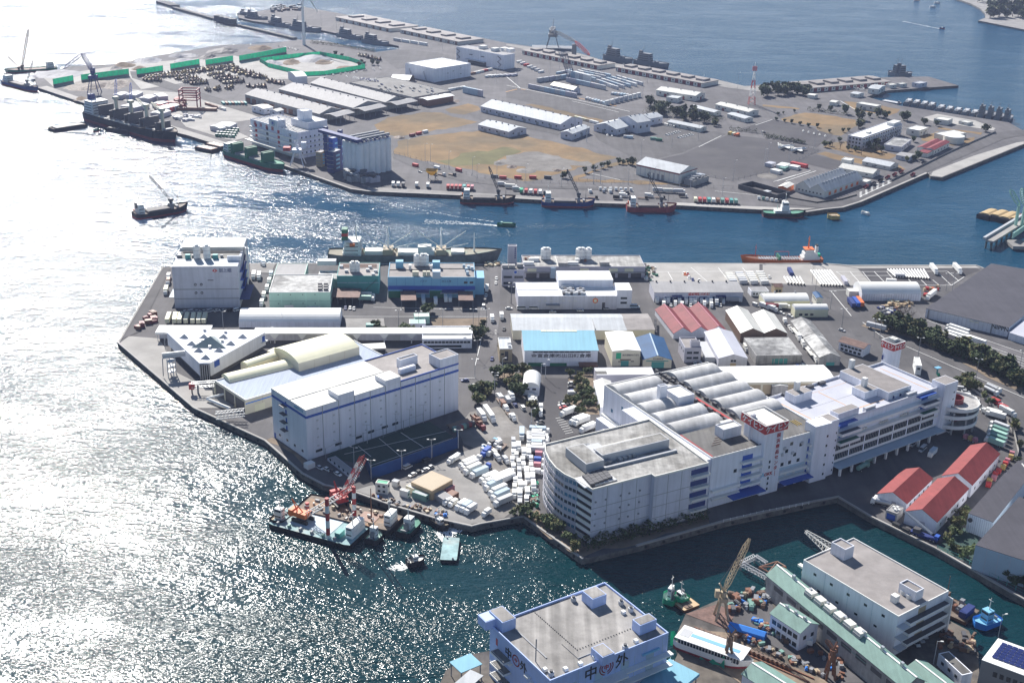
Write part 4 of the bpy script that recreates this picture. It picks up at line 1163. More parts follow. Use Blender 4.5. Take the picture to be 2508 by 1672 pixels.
for f in range(5):
    z0=h*(.12+.16*f)
    b.box('balcony','white',U*.25,tx0-.05,-2.2,-.02,z0,z0+1.1);b.box('balcony_door','blue',U*.27,U*.36,-.12,-.02,z0+1.1,z0+3.4)
    b.box('balcony','white',U*.86,tx2+2,-2.2,-.02,z0,z0+1.1);b.box('balcony_door','blue',U*.87,U*.92,-.12,-.02,z0+1.1,z0+3.2)
for z0 in (.17,.33):
    b.box('balcony','white',tx1+.05,U*.86,-2.2,-.02,h*z0,h*z0+1.2);b.box('balcony','white',.5,U*.25,-1.8,-.02,h*z0,h*z0+1.2)
    b.box('wall_stripe','paleblue',tx1+.05,U*.86,-.08,-.02,h*z0+1.2,h*z0+2.4)
b.box('loading_canopy','blue',tx1+.1,tx2+1.5,-6,-.05,4.6,5.0);b.box('loading_canopy','blue',U*.14,tx0-.1,-6,-.05,4.6,5.0)
for k in range(5):b.on('f','loading_door','navy',tx1+1.5+k*5.5,tx1+5.5+k*5.5,0,4.2,.1)
for x,z in ((.1,.3),(.22,.3),(.63,.46),(.70,.46),(.78,.46),(.66,.72),(.74,.60),(.79,.78),(.7,.85),(.2,.6)):
    b.on('f','window','glass',U*x,U*x+1.7,h*z,h*z+1.7)
for x,z in ((.64,.8),(.72,.66),(.80,.82),(.67,.25),(.75,.25),(.62,.68)):b.on('f','vent_hood','lightgrey',U*x,U*x+1.2,h*z,h*z+1.4,.7)
# left face windows
for k in range(6):
    for j in range(4):
        if (k*7+j*3)%5<3:b.on('l','window','glass' if j<2 else 'blueglass',V*(.4+.1*k),V*(.4+.1*k)+1.5,h*(.15+.2*j),h*(.15+.2*j)+1.8)
b.on('l','ledge','offwhite',V*.3,V,h*.36,h*.40,1.2)
b.box('west_annex','wallwhite',-5,-.03,V*.45,V*.98,0,h*.36)

sheet('D4')
b=Bld('parking_deck_centre','white distribution centre wing with a lilac rooftop car deck and orange lane lines',(45,615),(520,868),(1548,520),h=b.h+.5)
U,V,h=b.U,b.V,b.h
b.box('wall','wallwhite',0,U,0,V,0,h-1.2)
b.box('roof_deck','rooflilac',.4,U-.4,.4,V-.4,h-1.2,h-1.1)
mb=MB()
for q in ((0,U,0,.4),(0,U,V-.4,V),(0,.4,.4,V-.4),(U-.4,U,.4,V-.4)):mb.box('wallwhite',*q,h-1.2,h)
b.put(mb,'parapet')
b.box('lane_line','linesorange',3,U*.72,V*.16,V*.16+.5,h-1.1,h-1.06);b.box('lane_line','linesorange',3,3.5,V*.02,V*.85,h-1.1,h-1.05)
b.box('lane_line','linesorange',U*.34,U*.345,V*.16,V*.8,h-1.1,h-1.05);b.box('lane_line','linesorange',U*.93,U*.935,V*.05,V*.9,h-1.1,h-1.05);b.box('lane_line','linesorange',U*.1,U*.9,V*.82,V*.824,h-1.1,h-1.06)
b.box('deck_seam','grey',3,U*.6,V*.5,V*.5+.25,h-1.1,h-1.07)
b.box('roof_house','wallwhite',U*.60,U*.80,V*.12,V*.97,h-1.1,h+3.0);b.box('roof_house_top','rooftaupe',U*.60+.4,U*.80-.4,V*.12+.4,V*.97-.4,h+3.0,h+3.06)
b.box('roof_house','wallwhite',U*.49,U*.60-.02,V*.30,V*.52,h-1.1,h+2.8);b.box('roof_house_top','rooftaupe',U*.49+.3,U*.60,V*.30+.3,V*.52-.3,h+2.8,h+2.86)
b.box('roof_house','wallwhite',U*.13,U*.30,.6,V*.15,h-1.1,h+3.2);b.box('roof_house_top','rooftaupe',U*.13+.3,U*.30-.3,.9,V*.15-.3,h+3.2,h+3.26)
b.box('roof_house','wallwhite',U*.10,U*.24,V*.70,V*.88,h-1.1,h+3.2);b.box('roof_house_top','rooftaupe',U*.10+.3,U*.24-.3,V*.70+.3,V*.88-.3,h+3.2,h+3.26)
for x,y,z in ((.155,.80,3.2),(.54,.42,2.8),(.68,.93,3.0)):b.box('chimney_stack','white',U*x,U*x+2.2,V*y,V*y+2.2,h+z,h+z+4.5)
for k in range(3):b.box('door_hood','white',U*(.64+.06*k),U*(.64+.06*k)+1.8,V*.12-1.0,V*.12,h+.8,h+1.2);b.box('roof_door','navy',U*(.64+.06*k)+.2,U*(.64+.06*k)+1.5,V*.12-.06,V*.12,h-1.05,h+.8)
for a in (.36,.72):b.box('fan_rack','lightgrey',U*a,U*a+7,.6,2.4,h-1.1,h+1.2)
for k in range(4):b.box('roof_rack','darkgrey',U*(.12+.1*k),U*(.12+.1*k)+4,V-2.4,V-.6,h-1.1,h+.4)
b.box('stair_tower','wallwhite',-2.5,6.5,-4,3,0,h+3.8);b.box('stair_tower_roof','rooftaupe',-2.1,6.1,-3.6,2.6,h+3.8,h+3.86)
b.box('stair_tower','wallwhite',U-1.5,U+8.5,-4,4,0,h+2.6);b.box('stair_tower_roof','rooftaupe',U-1.1,U+8.1,-3.6,3.6,h+2.6,h+2.66)
for t0 in (-2.5,U-1.5):
    for k in range(6):b.box('tower_window','glass',t0+7.8,t0+8.4,-4.08,-4.0,h*(.08+.155*k),h*(.08+.155*k)+.9)
fh=h/5.2
for f in range(1,5):
    z0=f*fh
    b.box('balcony','white',6.6,U-1.6,-2.6,-.02,z0,z0+1.25)
    if f in (3,4):
        for a,w in ((.10,.16),(.80,.14)):
            b.box('balcony_bay','white',U*a,U*(a+w),-5.2,-2.62,z0-.2,z0+1.2);b.box('balcony_floor','darkgrey' if f==4 else 'green',U*a+.3,U*(a+w)-.3,-4.9,-2.62,z0+1.2,z0+1.26)
            b.box('blue_door','blue',U*(a+w*.3),U*(a+w*.7),-.12,-.02,z0+1.3,z0+3.8);b.box('blue_awning','blue',U*(a-.01),U*(a+w),-2.4,-.02,z0+4.2,z0+4.5)
    for k in range(7 if f in (1,2) else 0):
        a0=8+(U-12)*k/7;a1=8+(U-12)*(k+1)/7-.8
        if not k:b.box('bay_wall','wallwhite',6.6,U-1.6,-2.55,-.02,z0+1.25,z0+fh)
        b.on('f','window_frame','offwhite',a0,a1,z0+1.3,z0+fh-.2,2.62,-2.5)
        for j in range(8):b.on('f','pane','glass',a0+(a1-a0)*j/8+.1,a0+(a1-a0)*(j+1)/8-.1,z0+1.4,z0+fh-.35,2.68,-2.5)
    if f==3:
        for k in range(3):
            for j in range(4):b.on('f','air_unit','offwhite',U*(.3+.18*k)+j*1.7,U*(.3+.18*k)+j*1.7+1.1,z0+1.3,z0+2.3,.9)
b.box('loading_canopy','paleblue',6.6,U-1.6,-8,-.05,fh*.82,fh*.9)
for k in range(9):
    a0=8+(U-12)*k/9
    b.box('canopy_post','white',a0-.5,a0+.5,-7.6,-6.6,0,fh*.82);b.on('f','loading_door','navy',a0+1.5,a0+(U-12)/9-1.5,0,fh*.7,.1)
# tower with the red sign at the back of the deck
tA,tB=b.L(1150,300,h-1)
sheet('E2')
b2=Bld('sign_tower_rear','white tower with a red lettered sign band rising behind the parking deck',(330,520),(508,585),(652,540),h=b.h+9.5,cat='tower')
U,V,h=b2.U,b2.V,b2.h
b2.box('wall','wallwhite',.8,U-.8,.8,V-.8,0,h-.2);b2.box('roof_frame','lightgrey',1.2,U-1.2,1.2,V-1.2,h-.2,h)
mb=MB();mb.box('red',-.1,U+.1,-.25,.0,h-3.6,h);mb.box('red',-.25,0,0,V,h-3.6,h);b2.put(mb,'sign_board')
mb=MB()
for q in ((-.3,U+.2,-.3,.1),(-.3,U+.2,V-.1,V+.2),(-.3,.1,.1,V-.1),(U-.2,U+.2,.1,V-.1)):mb.box('white',*q,h,h+.35)
for k in range(7):mb.box('steelgrey',U*k/7,U*k/7+.25,.2,V-.2,h,h+.25);mb.box('steelgrey',.2,U-.2,V*k/7,V*k/7+.25,h,h+.25)
b2.put(mb,'roof_lattice');b2.box('roof_plant','offwhite',U*.35,U*.75,V*.3,V*.48,h,h+1.4);b2.box('roof_plant','offwhite',U*.35,U*.75,V*.56,V*.74,h,h+1.4)
lettering(b2.o,'ケイヒン','white',2.9,(U/2,-.4,h-1.8),(math.pi/2,0,0),bold=.08,sx=.62*U/7.2);lettering(b2.o,'ケイヒン','white',2.9,(-.4,V/2,h-1.8),(math.pi/2,0,-math.pi/2),bold=.08,sx=.62*V/7.2)
b2.on('l','door','navy',V*.72,V*.84,b.h-1,b.h+1.6)
# spiral ramp
sheet('D4')
rc=at(1680,648,Q+14)
o=root('spiral_car_ramp','white round spiral car ramp with a red inner drum','ramp',(rc.x,rc.y,Q))
def arc(name,m,r0,r1,z0a,z0b,th,a0,a1,parent,n=40):
    vs,fs=[],[]
    for k in range(n+1):
        t=a0+(a1-a0)*k/n;z=z0a+(z0b-z0a)*k/n
        for r in (r0,r1):
            for zz in (z,z+th):vs.append((r*math.cos(t),r*math.sin(t),zz))
    for k in range(n):
        a=4*k
        fs+=[(a,a+4,a+5,a+1),(a+2,a+3,a+7,a+6),(a+1,a+5,a+7,a+3),(a,a+2,a+6,a+4)]
    fs+=[(0,1,3,2),(4*n,4*n+2,4*n+3,4*n+1)]
    return obj(name,mesh(name,vs,fs,m),parent)
RR=11.5
for f in range(3):
    arc('ramp_slab','wallconc',4.0,RR,2.5+f*5.3,7.8+f*5.3 if f<2 else 2.5+f*5.3,.5,-math.pi,math.pi,o)
    arc('outer_parapet','white',RR,RR+.4,2.3+f*5.3,7.6+f*5.3 if f<2 else 2.3+f*5.3,1.9,-math.pi,math.pi,o)
arc('inner_drum','maroon',3.6,4.0,0,0,16.4,-math.pi,math.pi,o)
for k in range(10):box(o,'column','wallconc',(RR-1)*math.cos(k*.628)-.4,(RR-1)*math.cos(k*.628)+.4,(RR-1)*math.sin(k*.628)-.4,(RR-1)*math.sin(k*.628)+.4,0,12)

# red roof sheds
sheet('E3')
for lab,A,B,C,h,rise in (('red gable roofed shed nearest the canal corner',(240,1048),(632,1190),(985,850),5.0,3.2),
                              ('long red gable roofed shed standing in the middle of the three',(618,1290),(1045,1442),(1478,985),6.0,3.6),
                              ('longest red gable roofed shed farthest from the canal',(1130,795),(1528,935),(1905,510),6.5,3.6)):
    b=Bld('red_roof_shed',lab,A,B,C,h=h,cat='shed',group='red roofed sheds');b.gable('wallwhite','roofred',rise,axis='x',over=.35)
    b.on('l','door','lilac',b.V*.35,b.V*.5,0,3.8);b.row('f',5,2,b.U-2,2,3.2,1.2)
    for k in range(3):b.box('roof_seam','roofred',b.U*(.2+.25*k),b.U*(.2+.25*k)+.15,.2,b.V*.5,b.h+.2,b.h+.5)
b=Bld('canal_pump_hut','small grey roofed hut with a blue shutter beside the canal',(360,1270),(500,1335),(590,1250),h=4.0,cat='hut');b.flat('wallconc','roofgrey',par=.2);b.on('l','shutter','blue',.6,b.V-.6,.2,3.0)
for x,y in ((450,1250),(500,1255),(470,1285),(520,1290)):b.unit('fan_unit','white',x,y,1.1,.9,.9)
# dark roof warehouses at the right edge
def slab_building(name,label,pts,h,wall,roof,z=Q,cat='building',over=.4,group=None):
    c=pts[0].copy()
    oo=root(name,label,cat,(c.x,c.y,z),0,group)
    l=[Vector((p.x-c.x,p.y-c.y,0)) for p in pts]
    prism('wall',l,0,h-.2,wall,oo);prism('roof',l,h-.2,h,roof,oo)
    return oo,l
sheet('D7')
pa,pb,pc=at(1858,362,Q+12),at(2600,598,Q+12),at(2240,-60,Q+12)
o,l=slab_building('slate_roof_warehouse','huge slate roofed warehouse with pale blue walls at the right edge',[pa,pb,at(2950,250,Q+12),pc],12,'paleblue','roofslate')
for k in range(1,7):
    d=l[1]-l[0];w=l[0]+d*(k/7);dn=d.normalized();obj('panel_joint',cube('lilac'),o,(w.x+dn.y*.05,w.y-dn.x*.05,0),math.atan2(d.y,d.x),(.15,.1,11.5))
sheet('E3')
o,l=slab_building('slate_roof_annexe','lower slate roofed annexe with white panel walls beside the huge slate warehouse',[at(x,y,Q+9) for x,y in ((1480,1320),(1820,1446),(2330,800),(1975,770))],9,'wallwhite','roofslate')
d=l[1]-l[0];dn=d.normalized()
for k in range(1,12):
    w=l[0]+d*(k/12);obj('panel_joint',cube('lilac'),o,(w.x+dn.y*.06,w.y-dn.x*.06,0),math.atan2(d.y,d.x),(.12,.1,8.6))
w=l[0]+d*.12
mb=MB();mb.cyl('darkgrey',(w.x+dn.y*.6,w.y-dn.x*.6,6.2),(w.x,w.y,6.2),1.0,n=12);mb.build('wall_fan',o)
o,l=slab_building('slate_roof_annexe','slate roofed block with a skylight strip behind the lower slate annexe',[at(x,y,Q+8.5) for x,y in ((1990,762),(2340,880),(2500,640),(2160,600))],8.5,'wallwhite','roofslate')
w=l[0].lerp(l[2],.5);
for k in range(5):box(o,'skylight','white',w.x+k*1.4,w.x+k*1.4+.5,w.y-2,w.y+4,8.5,8.75)
# NIPPN
sheet('C4')
hN=height((1425,775),(1430,692))
o,l=slab_building('slate_flour_warehouse','very large slate roofed warehouse with lettering on its white wall at the right',[at(x,y,Q+hN) for x,y in ((1428,694),(2148,862),(2700,420),(1996,303))],hN,'wallwhite','roofslate')
d=l[1]-l[0];dn=d.normalized();a=math.atan2(d.y,d.x)
w=l[0]+d*.905
lettering(o,'NIPPN','black',3.6,(w.x+dn.y*.12,w.y-dn.x*.12,hN*.74),(math.pi/2,0,a),bold=.05)
for t in (.54,.60):w=l[0]+d*t;obj('wall_vent',cube('offwhite'),o,(w.x+dn.y*.6,w.y-dn.x*.6,hN*.70),a,(2.6,.7,1.3))
for t in (.03,.80):w=l[0]+d*t;obj('downpipe',cube('steelgrey'),o,(w.x+dn.y*.5,w.y-dn.x*.5,0),a,(.7,.5,hN*.9))
for k in range(1,20):w=l[0]+d*(k/20);obj('panel_joint',cube('lilac'),o,(w.x+dn.y*.05,w.y-dn.x*.05,0),a,(.12,.1,hN-.4))
edge(l[0],l[1],'eave_gutter','darkgrey',.5,hN-.15,hN+.1,.4,o)
o,l=slab_building('flour_annexe','low pale roofed annexe at the end of the lettered warehouse',[at(x,y,Q+hN*.72) for x,y in ((2152,905),(2400,985),(2500,850),(2281,790))],hN*.72,'wallwhite','rooflilac')

# ---- older sheds
sheet('E1')
for lab,A,B,C,ft,rise,rf in (('white and grey gable roofed shed right next to the dark red roofs',(100,562),(305,872),(612,862),(310,1000),3.0,'roofwhite'),
                                   ('second white and grey gable roofed shed from the dark red roofs',(458,612),(625,872),(935,868),(630,985),3.0,'roofwhite')):
    b=Bld('white_gable_shed',lab,A,B,C,foot=ft,cat='shed',group='pair of white gable sheds');b.gable('brown',rf,rise,axis='y',over=.3)
b=Bld('weathered_flat_store','stained concrete store with a black streaked white flat roof',(350,935),(515,1182),(1150,1172),foot=(520,1300));b.flat('wallconc','roofold',par=.15)
for k in range(1,10):b.on('f','pilaster','wallconc',b.U*k/10-.2,b.U*k/10+.2,0,b.h,.2)
for a in (.36,.52):b.on('f','roller_door','teal',b.U*a,b.U*a+4.5,0,b.h*.62)
for lab,A,B,C,ft,rise in (('weathered grey gable shed with stained roof at the rear of the row',(990,705),(1160,920),(1435,912),(1150,985),2.4),('weathered grey gable shed with stained roof and blue door at the front',(1168,935),(1385,1205),(1672,1200),(1385,1320),2.6)):
    b=Bld('weathered_gable_shed',lab,A,B,C,foot=ft,cat='shed',group='weathered gable sheds');b.gable('wallconc','roofold',rise,axis='y',over=.3)
    b.on('f','roller_door','teal',b.U*.35,b.U*.75,0,b.h*.4);b.on('l','awning','offwhite',b.V*.3,b.V*.7,b.h*.5,b.h*.56,2.0)
b=Bld('maroon_tin_house','two storey white office with a faded red tin roof by the road',(1655,985),(1990,1085),(2092,1030),foot=(1975,1200));b.gable('wallwhite','roofrusty',1.5,axis='y',over=.5)
b.row('l',6,1,b.V-1,b.h*.55,b.h*.8,1.8);b.row('l',5,1,b.V-1,b.h*.1,b.h*.38,1.8)
b=Bld('white_lean_shed','dirty white sloping roofed shed behind the parking deck',(580,1335),(740,1600),(915,1540),h=5.5,cat='shed');b.gable('wallconc','roofwhite',.6,axis='y',over=.2)
b=Bld('yellow_vault_store','larger pale yellow barrel roofed store',(560,338),(632,436),(1250,430),foot=(635,520),cat='store');b.shell('paleyellow');b.vault('paleyellow','white',2.4);[b.unit('ventilator','steelgrey',x,360,.9,.9,3.2) for x in (765,1045)]
b.on('f','panel','paleyellow',b.U*.4,b.U*.7,.3,b.h*.8,.1)
b=Bld('yellow_vault_store','smaller pale yellow barrel roofed store',(990,488),(1050,552),(1508,550),foot=(1052,655),cat='store');b.shell('paleyellow');b.vault('paleyellow','white',2.0);b.unit('ventilator','steelgrey',1262,505,.9,.9,2.6);b.row('f',3,b.U*.1,b.U*.6,1,2.4,2)
b=Bld('grey_hut','low grey flat roofed hut behind the yellow barrel stores',(450,240),(450,295),(690,290),h=3.6,cat='hut');b.flat('wallwhite','roofgrey',par=0);b.row('f',5,1,b.U-1,1,2.2,1.2)
b=Bld('brown_roof_hut','small brown gabled house behind the yellow barrel stores',(740,195),(770,240),(880,238),h=5,cat='house');b.gable('tan','roofrusty',1.2,over=.4);b.row('f',2,.6,b.U-.6,1.5,3,1.6)
b=Bld('slate_cabin','white cabin with a dark slate roof on the wharf road',(1290,315),(1345,392),(1428,390),h=5.5,cat='cabin');b.gable('offwhite','roofnavy',.8,axis='y',over=.3);b.row('l',3,1,b.V-1,3,4.2,1.3);b.row('f',2,.5,b.U-.5,1,2.2,1.2)
sheet('C4')
b=Bld('white_tent_hangar','big white ribbed barrel roofed tent hangar on the truck lot',(788,488),(868,570),(1385,570),foot=(868,632),cat='shed');b.shell('wallwhite');b.vault('wallwhite','white',4.6,n=14)
for k in range(1,24):b.on('f','panel_joint','lilac',b.U*k/24-.07,b.U*k/24+.07,0,b.h,.06)
b.box('entrance_hut','offwhite',-6,-.1,b.V*.4,b.V*.75,0,4)
b=Bld('guard_house','small white guard house beside the parking deck',(1320,1120),(1340,1195),(1385,1180),h=5.5,cat='hut');b.flat('white','offwhite',par=.3);b.row('f',1,.3,b.U-.3,3.2,4.4,1.6);b.row('l',2,.3,b.V-.3,3.2,4.4,1.2)
b=Bld('fuel_canopy','tiny fuel kiosk with a blue canopy beside the road',(1505,1205),(1525,1222),(1565,1212),h=4,cat='canopy');b.box('roof','skyblue',0,b.U,0,b.V,3.6,4.0);b.box('post','teal',b.U*.4,b.U*.6,b.V*.4,b.V*.6,0,3.6);b.box('pump','brightgreen',0,b.U*.3,-1.5,-.5,0,1.6)

# ================================================================ bottom edge: shipyard side
sheet('D5')
b=Bld('lettered_cold_store','white cold store with giant black characters and a stained concrete roof in the foreground',(305,1085),(880,1560),(1915,1140),h=21)
U,V,h=b.U,b.V,b.h
b.flat('wallblue','roofconc',par=.7,rim='wallblue')
for A,B_,C,dz in (((365,925),(465,1040),(582,995),4.4),((1160,760),(1270,825),(1375,790),4.2),((1600,1010),(1680,1060),(1810,1005),4.2),((1240,1255),(1340,1340),(1445,1300),3.6)):
    b.block(A,B_,C,dz,'wallblue','roofconc',par=0,name='roof_house')
b.block((262,965),(320,1035),(425,998),3.6,'wallblue','paleblue',par=0,name='roof_house')
for x,y in ((1085,850),(1500,880),(1585,940),(1535,1270),(890,1500)):
    lx,ly=b.L(x,y);mb=MB();mb.cyl('lightgrey',(lx,ly,h),(lx,ly,h+1.5),1.0,n=10);mb.cyl('darkgrey',(lx,ly,h+1.5),(lx,ly,h+2.1),.6,n=10);b.put(mb,'cooling_fan')
for x,y in ((1520,960),(835,1460),(1630,1210),(1145,1408),(1270,1355),(1015,1455)):b.unit('roof_box','white',x,y,1.4,1.4,1.1)
b.unit('mast','steelgrey',755,1380,.3,.3,9)
for q in ((.12,.14,.3,.9),(.30,.31,.1,.4)):b.box('pipe_run','grey',U*q[0],U*q[1]-.5,V*q[2],V*q[3],h,h+.3)
b.box('pipe_run','grey',U*.3,U*.55,V*.14,V*.14+.3,h,h+.3)
for k in range(26):b.box('rail_block','darkgrey',U*.35+k*1.2,U*.35+k*1.2+.3,V*.25,V*.25+.3,h,h+.3);b.box('rail_block','darkgrey',U*.35,U*.35+.3,V*.25+k*1.1,V*.25+k*1.1+.3,h,h+.3)
def ink(face,t,a,z,size,m='black',bold=.06):b.text(face,t,m,size,a,z,d=.12,bold=bold)
xa=[b.L(x,y,h-3.2)[0] for x,y in ((1232,1480),(1375,1430),(1505,1370))]
ink('f','中',xa[0],h-3.4,5.6);ink('f','外',xa[2],h-3.2,5.6)
for r in (3.0,2.1): 
    mb=MB()
    for k in range(28):
        if k in (6,7,20,21):continue
        t0,t1=k*2*math.pi/28,(k+1)*2*math.pi/28
        mb.add([(xa[1]+rr*math.cos(t),-.12,h-3.3+rr*math.sin(t)) for rr,t in ((r,t0),(r,t1),(r-.42,t1),(r-.42,t0))],[(0,1,2,3),(3,2,1,0)],'red')
    b.put(mb,'emblem_ring')
ink('f','中',xa[1],h-3.3,2.2,'red',.04)
ya=[b.L(x,y,h-4)[1] for x,y in ((470,1325),(530,1390),(590,1455))]
ink('l','中',ya[0],h-4.2,4.2);ink('l','外',ya[2],h-4.2,4.2)
mb=MB()
for k in range(24):
    t0,t1=k*2*math.pi/24,(k+1)*2*math.pi/24
    mb.add([(-.12,ya[1]+rr*math.cos(t),h-4.1+rr*math.sin(t)) for rr,t in ((2.2,t0),(2.2,t1),(1.7,t1),(1.7,t0))],[(0,1,2,3),(3,2,1,0)],'red')
b.put(mb,'emblem_ring');ink('l','中',ya[1],h-4.1,1.8,'red',.03)
for f in range(3):
    z0=h-7.6-f*4.6
    b.box('loading_ledge','white',4,U+1,-2.4,-.02,z0,z0+.5);b.box('loading_ledge','white',U*.35,U*.6,-4.0,-2.42,z0,z0+.5)
    for k in range(12):b.on('f','panel_joint','paleblue',U*(k+.5)/12-.08,U*(k+.5)/12+.08,z0+.6,z0+4.2,.06)
    for k in range(4):b.on('f','loading_door','paleblue',U*(.15+.22*k),U*(.15+.22*k)+3.4,z0+.6,z0+3.6,.1)
    b.box('balcony','white',-3.2,-.02,V*.62,V*.86,z0+.8,z0+1.4);b.box('balcony_floor','roofdark',-3.0,-.04,V*.63,V*.85,z0+1.4,z0+1.45)
    b.box('rail','lightgrey',-3.2,-3.1,V*.62,V*.86,z0+2.2,z0+2.3)
b.on('f','awning','skyblue',U*.77,U*.92,h-4.4,h-3.8,.8)
for k in range(6):b.on('f','panel_joint','paleblue',U*(.05+.18*k),U*(.05+.18*k)+.12,h-7,h,.05)
for k,(y0,y1) in enumerate(((.30,.36),(.20,.27),(.6,.68))):b.box('wall_awning','white',-1.4,-.02,V*y0,V*y1,h-5.6-k*.8,h-5.0-k*.8)
b.on('l','fire_door','red',V*.86,V*.89,h-5.4,h-2.6);b.on('f','fire_door','red',U*.25,U*.265,h-11.5,h-9)
for lab,A,B_,C,hh,m in (('light blue canopy roof on the water side of the lettered cold store',(30,1370),(105,1478),(290,1400),6,'roofsky'),('pale striped canopy roof at the foot of the lettered cold store',(55,1560),(140,1640),(300,1500),7,'roofpale')):
    c=Bld('side_canopy',lab,A,B_,C,h=hh,cat='canopy');c.box('roof',m,0,c.U,0,c.V,hh-.3,hh)
    for q in ((.5,.5),(c.U-.5,.5),(.5,c.V-.5),(c.U-.5,c.V-.5)):c.box('post','steelgrey',q[0]-.15,q[0]+.15,q[1]-.15,q[1]+.15,0,hh-.3)
c=Bld('blue_ribbed_canopy','blue ribbed canopy roof on the right of the lettered cold store',(1560,1640),(1900,1720),(2185,1485),h=7,cat='canopy');c.box('roof','roofsky',0,c.U,0,c.V,6.7,7)
for k in range(4):c.box('post','steelgrey',c.U*k/3-.15,c.U*k/3+.15,1,1.3,0,6.7)
c.box('name_board','skyblue',c.U*.5,c.U,-.1,0,5.9,6.9)

sheet('D7')
b=Bld('grey_deck_warehouse','white warehouse with a plain taupe flat roof and two roof houses at the shipyard',(355,500),(1185,995),(1560,735),h=17)
U,V,h=b.U,b.V,b.h
b.flat('wallwhite','rooftaupe',par=.5,rim='white')
b.block((600,345),(715,410),(800,378),4.6,'wallwhite','rooftaupe');b.block((1195,700),(1340,785),(1405,750),3.6,'wallwhite','rooftaupe')
b.unit('roof_tank','white',1150,855,2.4,2.4,2.8)
for x,y in ((1225,790),(1275,825)):lx,ly=b.L(x,y);mb=MB();mb.cyl('white',(lx,ly,h),(lx,ly,h+1.6),1.1,n=10);b.put(mb,'cooling_fan')
b.row('l',5,V*.05,V*.95,h*.80,h*.86,1.4)
b.row('l',4,V*.1,V*.9,h*.45,h*.5,1.4)
for k in range(1,4):b.on('l','panel_joint','paleblue',V*k/4,V*k/4+.1,0,h,.05)
for f in range(3):
    z0=3.5+f*4.6
    b.box('balcony','white',U*.15,U*.95,-2.4,-.02,z0,z0+1.1);b.on('f','door','tan',U*.4,U*.55,z0+1.1,z0+3.6);b.box('balcony_floor','darkgrey',U*.16,U*.94,-2.2,-.04,z0+1.1,z0+1.14)
    b.box('stair_landing','lightgrey',-.5,U*.13,-3.0,-.02,z0+.4,z0+.7)
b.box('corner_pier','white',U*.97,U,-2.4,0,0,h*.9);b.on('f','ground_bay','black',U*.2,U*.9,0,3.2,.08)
for k in range(3):b.on('b','fender_ledge','offwhite',U*(.02+.1*k),U*(.08+.1*k),h*(.75-.25*k),h*(.8-.25*k),3)

sheet('D6')
b=Bld('long_green_shed','long shed with a pale green gable roof and raised white roof lights',(1135,625),(2330,1610),(2470,1510),h=9.5,cat='shed')
b.gable('wallconc','roofgreen',3.0,axis='y',over=.5,cap='white')
U,V,h=b.U,b.V,b.h
for k in range(6): 
    y0=V*(.70-.072*k);b.box('roof_light','offwhite',U*.30,U*.62,y0,y0+V*.05,h+2.2,h+4.2);b.box('roof_light_glass','grey',U*.27,U*.299,y0,y0+V*.05,h+1.9,h+3.2)
for k in range(7):b.box('ventilator','silver',U*.45,U*.55,V*(.08+.13*k),V*(.08+.13*k)+1.2,h+3,h+4.6)
b.row('l',9,V*.02,V*.95,h*.62,h*.82,5.5,'darkgrey')
b=Bld('green_shed_row','lower pale green roofed shed with a row of roof windows along its ridge',(1330,825),(2000,1392),(2155,1350),h=7,cat='shed');b.gable('wallconc','roofgreen',2.0,axis='y',over=.4,rp=.75)
for k in range(13):b.box('roof_window','darkgrey',b.U*.52,b.U*.66,b.V*(.30+.052*k),b.V*(.30+.052*k)+b.V*.022,b.h+1.7,b.h+2.2);b.box('roof_window_frame','white',b.U*.66,b.U*.72,b.V*(.30+.052*k),b.V*(.30+.052*k)+b.V*.03,b.h+1.8,b.h+2.3)
b.row('l',8,b.V*.02,b.V*.6,b.h*.5,b.h*.8,4,'darkgrey')
b=Bld('green_roof_office','white two storey shipyard office with a pale green gable roof',(1168,960),(1425,1130),(1578,1050),h=8.0);b.gable('wallwhite','roofgreen',2.4,axis='y',over=.4,cap='white')
b.row('l',5,.8,b.V-.8,b.h*.55,b.h*.78,2.0);b.row('l',5,.8,b.V-.8,b.h*.12,b.h*.34,2.0);b.row('f',2,.8,b.U-.8,b.h*.5,b.h*.7,1.5)
for k in range(3):b.box('ventilator','silver',b.U*.46,b.U*.54,b.V*(.15+.3*k),b.V*(.15+.3*k)+1,b.h+2.4,b.h+3.6)
b=Bld('green_roof_workshop','pale green roofed workshop cut by the bottom edge of the picture',(920,1490),(1250,1700),(1420,1590),h=7,cat='shed');b.gable('wallwhite','roofgreen',2.0,axis='y',over=.4,cap='white')
sheet('D7')
b=Bld('green_roof_boathouse','green roofed boathouse at the bottom edge beside the work boats',(1245,1440),(1500,1640),(1660,1560),h=6,cat='shed');b.gable('wallconc','roofgreen',1.8,axis='y',over=.3,cap='white')
pa,pb,pc=at(1912,1362,Q+12),at(2055,1175,Q+12),at(2500,1580,Q+12)
o,l=slab_building('solar_roof_building','dark grey building with blue solar panels on a white roof in the lower right corner',[pa,pc,pc+pb-pa,pb],12,'midgrey','white')
ex,ey=(l[1]-l[0]),(l[3]-l[0])
for i in range(10):
    for j in range(6):
        w=l[0]+ex*(.10+.085*i)+ey*(.2+.115*j)
        obj('solar_panel',cube('solar'),o,(w.x,w.y,12.25),math.atan2(ex.y,ex.x),(ex.length*.078,ey.length*.105,.08))
for k in range(6):w=l[0]+ex*(.2+.1*k);d=ex.normalized();obj('window',cube('glass'),o,(w.x+d.y*.08,w.y-d.x*.08,7),math.atan2(ex.y,ex.x),(1.4,.12,2))
sheet('D7')
b=Bld('dark_roof_hut','small dark roofed hut beside the work boats at the bottom',(1535,1310),(1740,1500),(1790,1440),h=5,cat='hut');b.flat('wallwhite','roofdark',par=.1);b.row('l',3,1,b.V-1,2,3.2,1.4)
